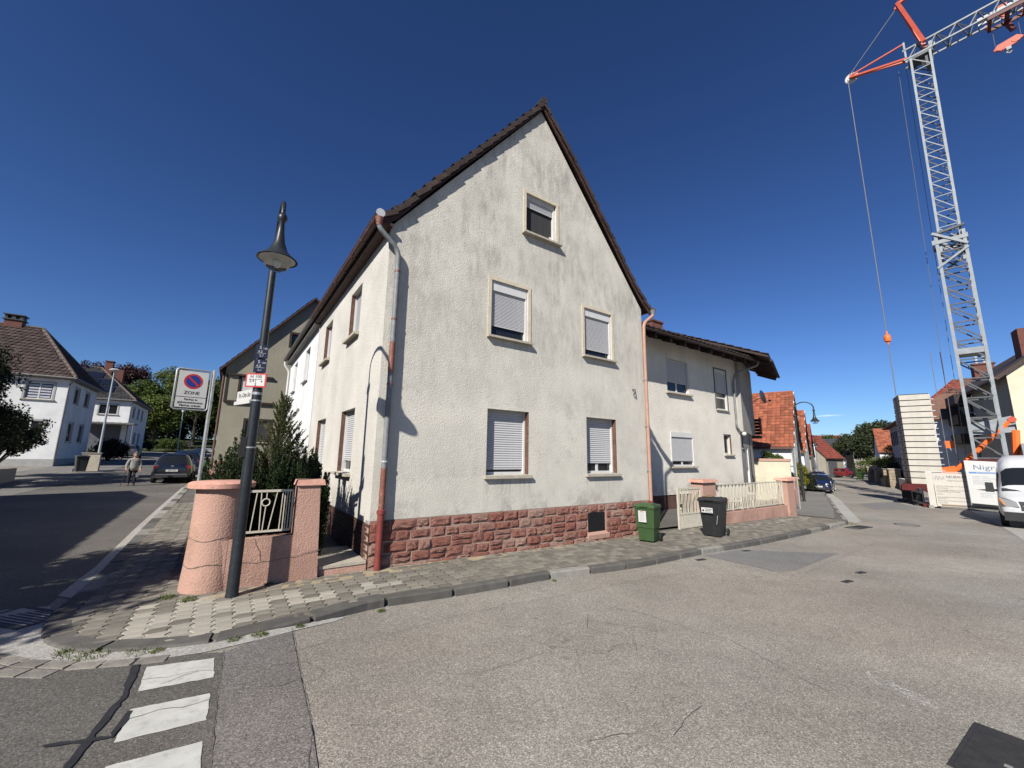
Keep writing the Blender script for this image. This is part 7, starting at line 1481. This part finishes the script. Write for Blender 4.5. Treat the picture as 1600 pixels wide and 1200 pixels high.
def yew(u, v, h, r, m, label, n=9000, up=.72, spiky=1.0):
    """upright bush of many ascending sprays"""
    x, y = uv(u, v); o = root('yew_bush', (x, y), GZ(x, y) + .05, rng.uniform(0, 6), label, 'bush', 'dark yew bushes behind the pink garden wall')
    S_ = 40; P = []; D = []
    for k in range(S_):
        a = rng.uniform(0, 6.28); rr = r * math.sqrt(rng.random()) * .8; top = h * (1 - .38 * (rr / r) ** 1.3) * rng.uniform(.74, 1.02); base = np.array([rr * .55 * math.cos(a), rr * .55 * math.sin(a), .1]); tip = np.array([rr * 1.15 * math.cos(a), rr * 1.15 * math.sin(a), top])
        q = n // S_; t = rng.random(q) ** .8; ax = base + (tip - base) * t[:, None]; wd = r * .34 * (1 - t ** 2.2) * .9 + .02; k_ = rng.normal(size=(q, 3)); k_ /= np.linalg.norm(k_, axis=1, keepdims=True); P.append(ax + k_ * wd[:, None] * np.array([1, 1, .7]) * (rng.random((q, 1)) ** .4)); dd = k_ * .6 + (tip - base) / np.linalg.norm(tip - base); D.append(dd)
    props(link('foliage', leaf_mesh('foliage', leaves(np.concatenate(P), .05 * spiky, np.concatenate(D), .34, up), m), o), kind='stuff')
    b = MB()
    for k in range(5): a = k * 1.3; b.path([(0, 0, -.1), (r * .2 * math.cos(a), r * .2 * math.sin(a), h * .4), (r * .3 * math.cos(a), r * .3 * math.sin(a), h * .8)], [.03, .022, .006], 5)
    mk('stems', b, m_bark, o); return o
Y = [(-2.02, .95, 2.3, .58, 'yew bush nearest the round pillar, behind the lamp post'), (-1.45, .85, 2.35, .55, 'dark yew bush directly behind the iron railing'), (-1.08, .82, 2.3, .44, 'dark yew bush behind the square pillar'), (-.80, .9, 2.0, .32, 'narrow dark yew bush against the house wall'), (-2.0, 1.9, 2.5, .6, 'yew bush second from the pillar along the side street'), (-1.15, 1.8, 2.65, .62, 'yew bush in the second row under the street wall windows'), (-.95, 1.7, 2.3, .42, 'yew bush tucked under the corner house windows'), (-1.9, 3.0, 2.1, .5, 'farthest yew bush along the side street')]
for u, v, h, r, lab in Y: yew(u, v, h, r, m_lf_yew, lab, 24000)
# the lighter conifer rising from their midst
x, y = uv(-1.42, 1.25); o = root('conifer', (x, y), GZ(x, y), 0, 'paler young conifer with upright sprigs rising above the dark yews', 'tree'); P = []; D = []
t_ = MB().path([(0, 0, 0), (.02, 0, 1.6), (0, .02, 3.1)], [.045, .03, .006], 6)
for k in range(110):
    f = rng.random() ** 1.15; z = .9 + 2.25 * f; a = rng.uniform(0, 6.28); L_ = (1.05 * (1 - f) + .10) * rng.uniform(.5, 1.0); b0_ = np.array([0, 0, z - .15]); tip = np.array([L_ * .75 * math.cos(a), L_ * .75 * math.sin(a), z + L_ * .75]); t_.path([tuple(b0_), tuple((b0_ + tip) / 2 + np.array([0, 0, -.04])), tuple(tip)], [.010, .007, .002], 4)
    q = 110; t = rng.random(q); ax = b0_ + (tip - b0_) * t[:, None]; k_ = rng.normal(size=(q, 3)); k_ /= np.linalg.norm(k_, axis=1, keepdims=True); P.append(ax + k_ * .045 * (1.1 - t[:, None])); D.append(k_ * .7 + (tip - b0_) / np.linalg.norm(tip - b0_))
mk('trunk', t_, m_bark, o); props(link('crown', leaf_mesh('crown', leaves(np.concatenate(P), .06, np.concatenate(D), .22, .7), m_lf_yewl), o), kind='stuff')
# left edge: hedge, shrub, the tree outside the frame that shades the footway
def bush(name, xy, z, rad, m, label, ncl=40, per=160, leaf=.09, rc=.35, cat='bush', group=None, shell=.45):
    o = root(name, xy, z, 0, label, cat, group); b = MB()
    for k in range(6): a = k * 1.05; b.path([(0, 0, -.2), (rad[0] * .4 * math.cos(a), rad[1] * .4 * math.sin(a), rad[2] * .9), (rad[0] * .7 * math.cos(a), rad[1] * .7 * math.sin(a), rad[2] * 1.5)], [.04, .025, .008], 5)
    mk('stems', b, m_bark, o); props(link('foliage', leaf_mesh('foliage', leaves(clumps((0, 0, rad[2]), rad, ncl, per, rc, shell), leaf), m), o), kind='stuff'); return o
for k, (u, v, h) in enumerate(((-12.6, 20.5, 3.0), (-12.75, 23.6, 3.4))):
    x, y = uv(u, v); bush('thuja_hedge', (x, y), GZ(x, y), (1.4, 1.6, h), m_lf_dark, ('dark tall hedge cut off by the left edge of the photo', 'dark hedge end before the white hipped house')[k], 130, 160, .14, .5, 'hedge')  # dark leaf colour stands in for the house shadow on the hedge
gl = root('hedge_wall', uv(-11.3, 17), 0, AZ + R(90), 'low pale wall under the dark hedge at the left edge', 'garden wall'); mk('wall', MB().box(0, 8, -.12, .12, -.3, 1.0), m_sill, gl)
x, y = uv(-12.9, 27.2); o = root('dark_shrub', (x, y), GZ(x, y), 0, 'dark leafy shrub with open branches before the white hipped house', 'bush'); P = []; t_ = MB()
for k in range(34):
    a = rng.uniform(0, 6.28); el = rng.uniform(.1, 1.2); L_ = rng.uniform(1.0, 2.2); tip = np.array([L_ * math.cos(a) * math.cos(el), L_ * math.sin(a) * math.cos(el), 1.6 + L_ * math.sin(el) * 1.35]); md = tip * .55 + np.array([0, 0, .4]); t_.path([(0, 0, .2), tuple(md), tuple(tip)], [.035, .02, .006], 5)
    for q in range(5): c_ = md + (tip - md) * (q / 4) + rng.normal(size=3) * .12; k_ = rng.normal(size=(64, 3)); k_ /= np.linalg.norm(k_, axis=1, keepdims=True); P.append(c_ + k_ * .34 * rng.random((64, 1)) ** .5)
mk('branches', t_.tube((0, 0, -.3), (0, 0, .5), .09), m_bark, o); props(link('foliage', leaf_mesh('foliage', leaves(np.concatenate(P), .15, None, .6), m_lf_dark), o), kind='stuff')
x, y = uv(-8.9, -.8); tree('street_tree', x, y, GZ(x, y), 5.6, (1.7, 1.7, 1.8), m_lf_mid, 'leafy tree left of the photo that shades the side street', ncl=46, per=90, leaf=.2, rc=.6)
x, y = uv(-10.9, -2.6); tree('street_tree', x, y, GZ(x, y), 6.4, (2.2, 2.2, 2.2), m_lf_mid, 'second leafy tree outside the photo beside the side street', ncl=60, per=90, leaf=.2, rc=.7)
# park at the end of the left street
sheet('park_lawn', [uv(-45, 80), uv(14, 80), uv(14, 135), uv(-45, 135)], m_grass, lambda x, y: GZ(x, y) + .15 + 3.0 * sstep(80, 125, toloc(x, y)[1]), 5, label='grassy bank of the park at the end of the left street', cat='lawn')
PT = [(-21.5, 108, 15.4, (5.2, 5.2, 5.8), m_lf_purp, 'dark copper beech behind the solar roof house'), (-16.5, 97, 12.0, (4.2, 4.2, 4.6), m_lf_mid, 'green park tree to the right of the copper beech'), (-12.6, 104, 15.4, (5.2, 5.2, 5.6), m_lf_lite, 'tallest light green park tree above the parked cars'), (-8.0, 97, 13.6, (4.6, 4.6, 5.2), m_lf_mid, 'green park tree behind the zone sign'), (-3, 106, 15.2, (5.5, 5.5, 5.8), m_lf_mid, 'green park tree beside the olive gable'), (-28, 112, 15.6, (6, 6, 6.5), m_lf_purp, 'second copper beech at the left of the park'), (-13, 88, 9.0, (3.3, 3.3, 3.4), m_lf_lite, 'low light green tree at the park edge'), (-20, 87, 8.0, (3.2, 3.2, 3.2), m_lf_dark, 'low dark tree at the park edge by the lamp mast'), (-27, 86, 9.2, (3.4, 3.4, 3.6), m_lf_dark, 'dark tree behind the solar roof house'), (3, 100, 14, (5, 5, 5.4), m_lf_dark, 'dark tree hidden behind the olive gable')]
for k, (u, v) in enumerate([(-44, 118), (-37, 120), (-31, 116), (-25.5, 114), (-20, 118), (-14.5, 114), (-9, 117), (-4, 113), (1, 118), (7, 114), (-28, 92), (-22, 92)]): PT.append((u, v, 8.6 + (k * 37 % 5) * .6, (4.2, 4.2, 4.6), (m_lf_dark, m_lf_mid, m_lf_dark)[k % 3], 'understorey tree of the park, number %s from the left at the back' % ('one', 'two', 'three', 'four', 'five', 'six', 'seven', 'eight', 'nine', 'ten', 'eleven', 'twelve')[k]))
for u, v, h, rad, m, lab in PT: x, y = uv(u, v); tree('park_tree', x, y, GZ(x, y) + 3.0 * sstep(80, 125, v) - (2.3 if 'understorey' in lab else 0), h, rad, m, lab, ncl=110, per=110, leaf=.42, rc=1.25, group='trees of the park', tr=.3)
for (u, v, rx, rz_, m, lab) in ((-13.5, 74, 2.6, 1.2, m_lf_dark, 'dark clipped hedge by the far lamp mast'), (-10.0, 80, 2.2, 1.0, m_lf_mid, 'low green hedge at the park entrance'), (-11.6, 47.5, 1.2, .9, m_lf_dark, 'dark bush before the garage of the solar roof house')):
    x, y = uv(u, v); bush('hedge', (x, y), GZ(x, y), (rx, rx, rz_), m, lab, 50, 120, .2, .5, 'hedge')
pf2 = root('park_fence', uv(-12, 83), GZ(*uv(-8, 83)), AZ, 'low rail fence at the foot of the park', 'fence')
for k in range(8): mk('post', MB().box(k * 1.8 - .06, k * 1.8 + .06, -.06, .06, -.3, 1.1), m_bark, pf2)
for z in (.45, .9): mk('rail', MB().box(0, 12.6, -.03, .03, z, z + .10), m_bark, pf2)
bm_ = root('info_board', uv(-8.4, 84), GZ(*uv(-8.4, 84)) + .3, AZ, 'dark board on posts on the park bank', 'board'); mk('panel', MB().box(-.9, .9, -.05, .05, .6, 1.6), m_plast, bm_); mk('post', MB().box(-.8, -.7, -.04, .04, -.3, .6), m_bark, bm_); mk('post', MB().box(.7, .8, -.04, .04, -.3, .6), m_bark, bm_)
for k, (u, lab) in enumerate(((-4.4, 'white covered motorcycle nearest the olive gable'), (-5.8, 'white scooter left of the covered motorcycle'))):
    x, y = uv(u, 74); z = GZ(x, y); o = root('motorcycle', (x, y), z, AZ + R(15), lab, 'motorcycle')
    mk('body', MB().frustum((-.6, .6, -.15, .15), (-.35, .5, -.12, .12), .35, .85).box(-.75, .1, -.14, .14, .8, .95), m_wsign, o); mk('fairing', MB().frustum((.35, .75, -.2, .2), (.3, .5, -.12, .12), .7, 1.25), m_wsign, o); mk('handlebar', MB().tube((.42, -.35, 1.05), (.42, .35, 1.05), .02), m_blk, o)
    for xx in (-.68, .68): mk('wheel', MB().lathe([(.2, -.05), (.3, -.06), (.3, .06), (.2, .05)], (xx, 0, .3), 16, 'Y'), m_rub, o)
# right street: pine, hedges, shrubs
x, y = st(110, -8.2); tree('pine_tree', x, y, GZ(x, y), 10.2, (5.0, 5.0, 4.2), m_lf_pine, 'broad dark pine behind the brick red roof', ncl=150, per=120, leaf=.40, rc=1.1, tr=.3)
x, y = st(118, -3.6); tree('pine_tree', x, y, GZ(x, y), 8.4, (3.6, 3.6, 3.6), m_lf_pine, 'lower dark pine to the left of the broad pine', ncl=80, per=110, leaf=.38, rc=.9)
x, y = st(150, 1); tree('far_tree', x, y, GZ(x, y), 9.5, (4.5, 4.5, 4), m_lf_mid, 'far green tree above the hall roof', ncl=60, per=90, leaf=.5, rc=1.1)
for (a, b, rad, m, lab) in ((79, -6.2, (2.6, 2.6, 1.6), m_lf_lite, 'bright green hedge beside the hall'), (73, -6.8, (2.6, 2.2, 2.4), m_lf_lite, 'flat topped green bush before the brick red roof'), (76.5, -5.4, (1.5, 1.3, .9), m_lf_red, 'dark red shrub behind the farthest stone pillar'), (86, -5.2, (2.6, 2.6, 1.7), m_lf_mid, 'green shrubs where the right street bends'), (66, -6.6, (1.2, 1.2, .9), m_lf_mid, 'small green bush beside the stone pillars'), (69, -6.6, (2, 1.6, 1.3), m_lf_dark, 'dark hedge behind the low stone wall'),
                             (32.8, 3.3, (1.15, 1.15, 1.45), m_lf_mid, 'round green bush above the cream garden wall'), (37.5, 2.0, (.22, .6, 1.1), m_lf_yel, 'yellow green bush beside the second lamp'), (44, 2.1, (.25, 1.3, .7), m_lf_dark, 'dark strip of plants along the house fronts')):
    x, y = st(a, b); bush('garden_bush', (x, y), GZ(x, y) + (.0), rad, m, lab, 45, 170, .15 if a > 50 else .11, .45 * max(.6, rad[0] / 2), group=None)
# thin vapour trail low in the sky over the right street
m_cl = NG('vapour'); f = m_cl.noise(m_cl.coord(True, (.004, .03, .03)), 1.0, 4); m_cl.col((.85, .87, .9)); m_cl.lk(m_cl.math('MULTIPLY', m_cl.ramp(f, [(.42, 0.), (.75, 1.)]), .30), m_cl.b.inputs['Alpha']); m_cl = m_cl.done(1, 0, 0)
d_ = np.array([.62, .785]); o = mk('vapour_trail', MB().lathe([(.0001, -40), (3, -20), (5, 0), (3, 30), (.0001, 70)], (0, 0, 0), 10, 'X'), m_cl, None, True, loc=(2000 * .615, 2000 * .79, 2 + 2540 * .068), rot=(0, R(-.6), R(-36)), label='thin white vapour trail low over the right street roofs', cat='vapour trail', kind='stuff')
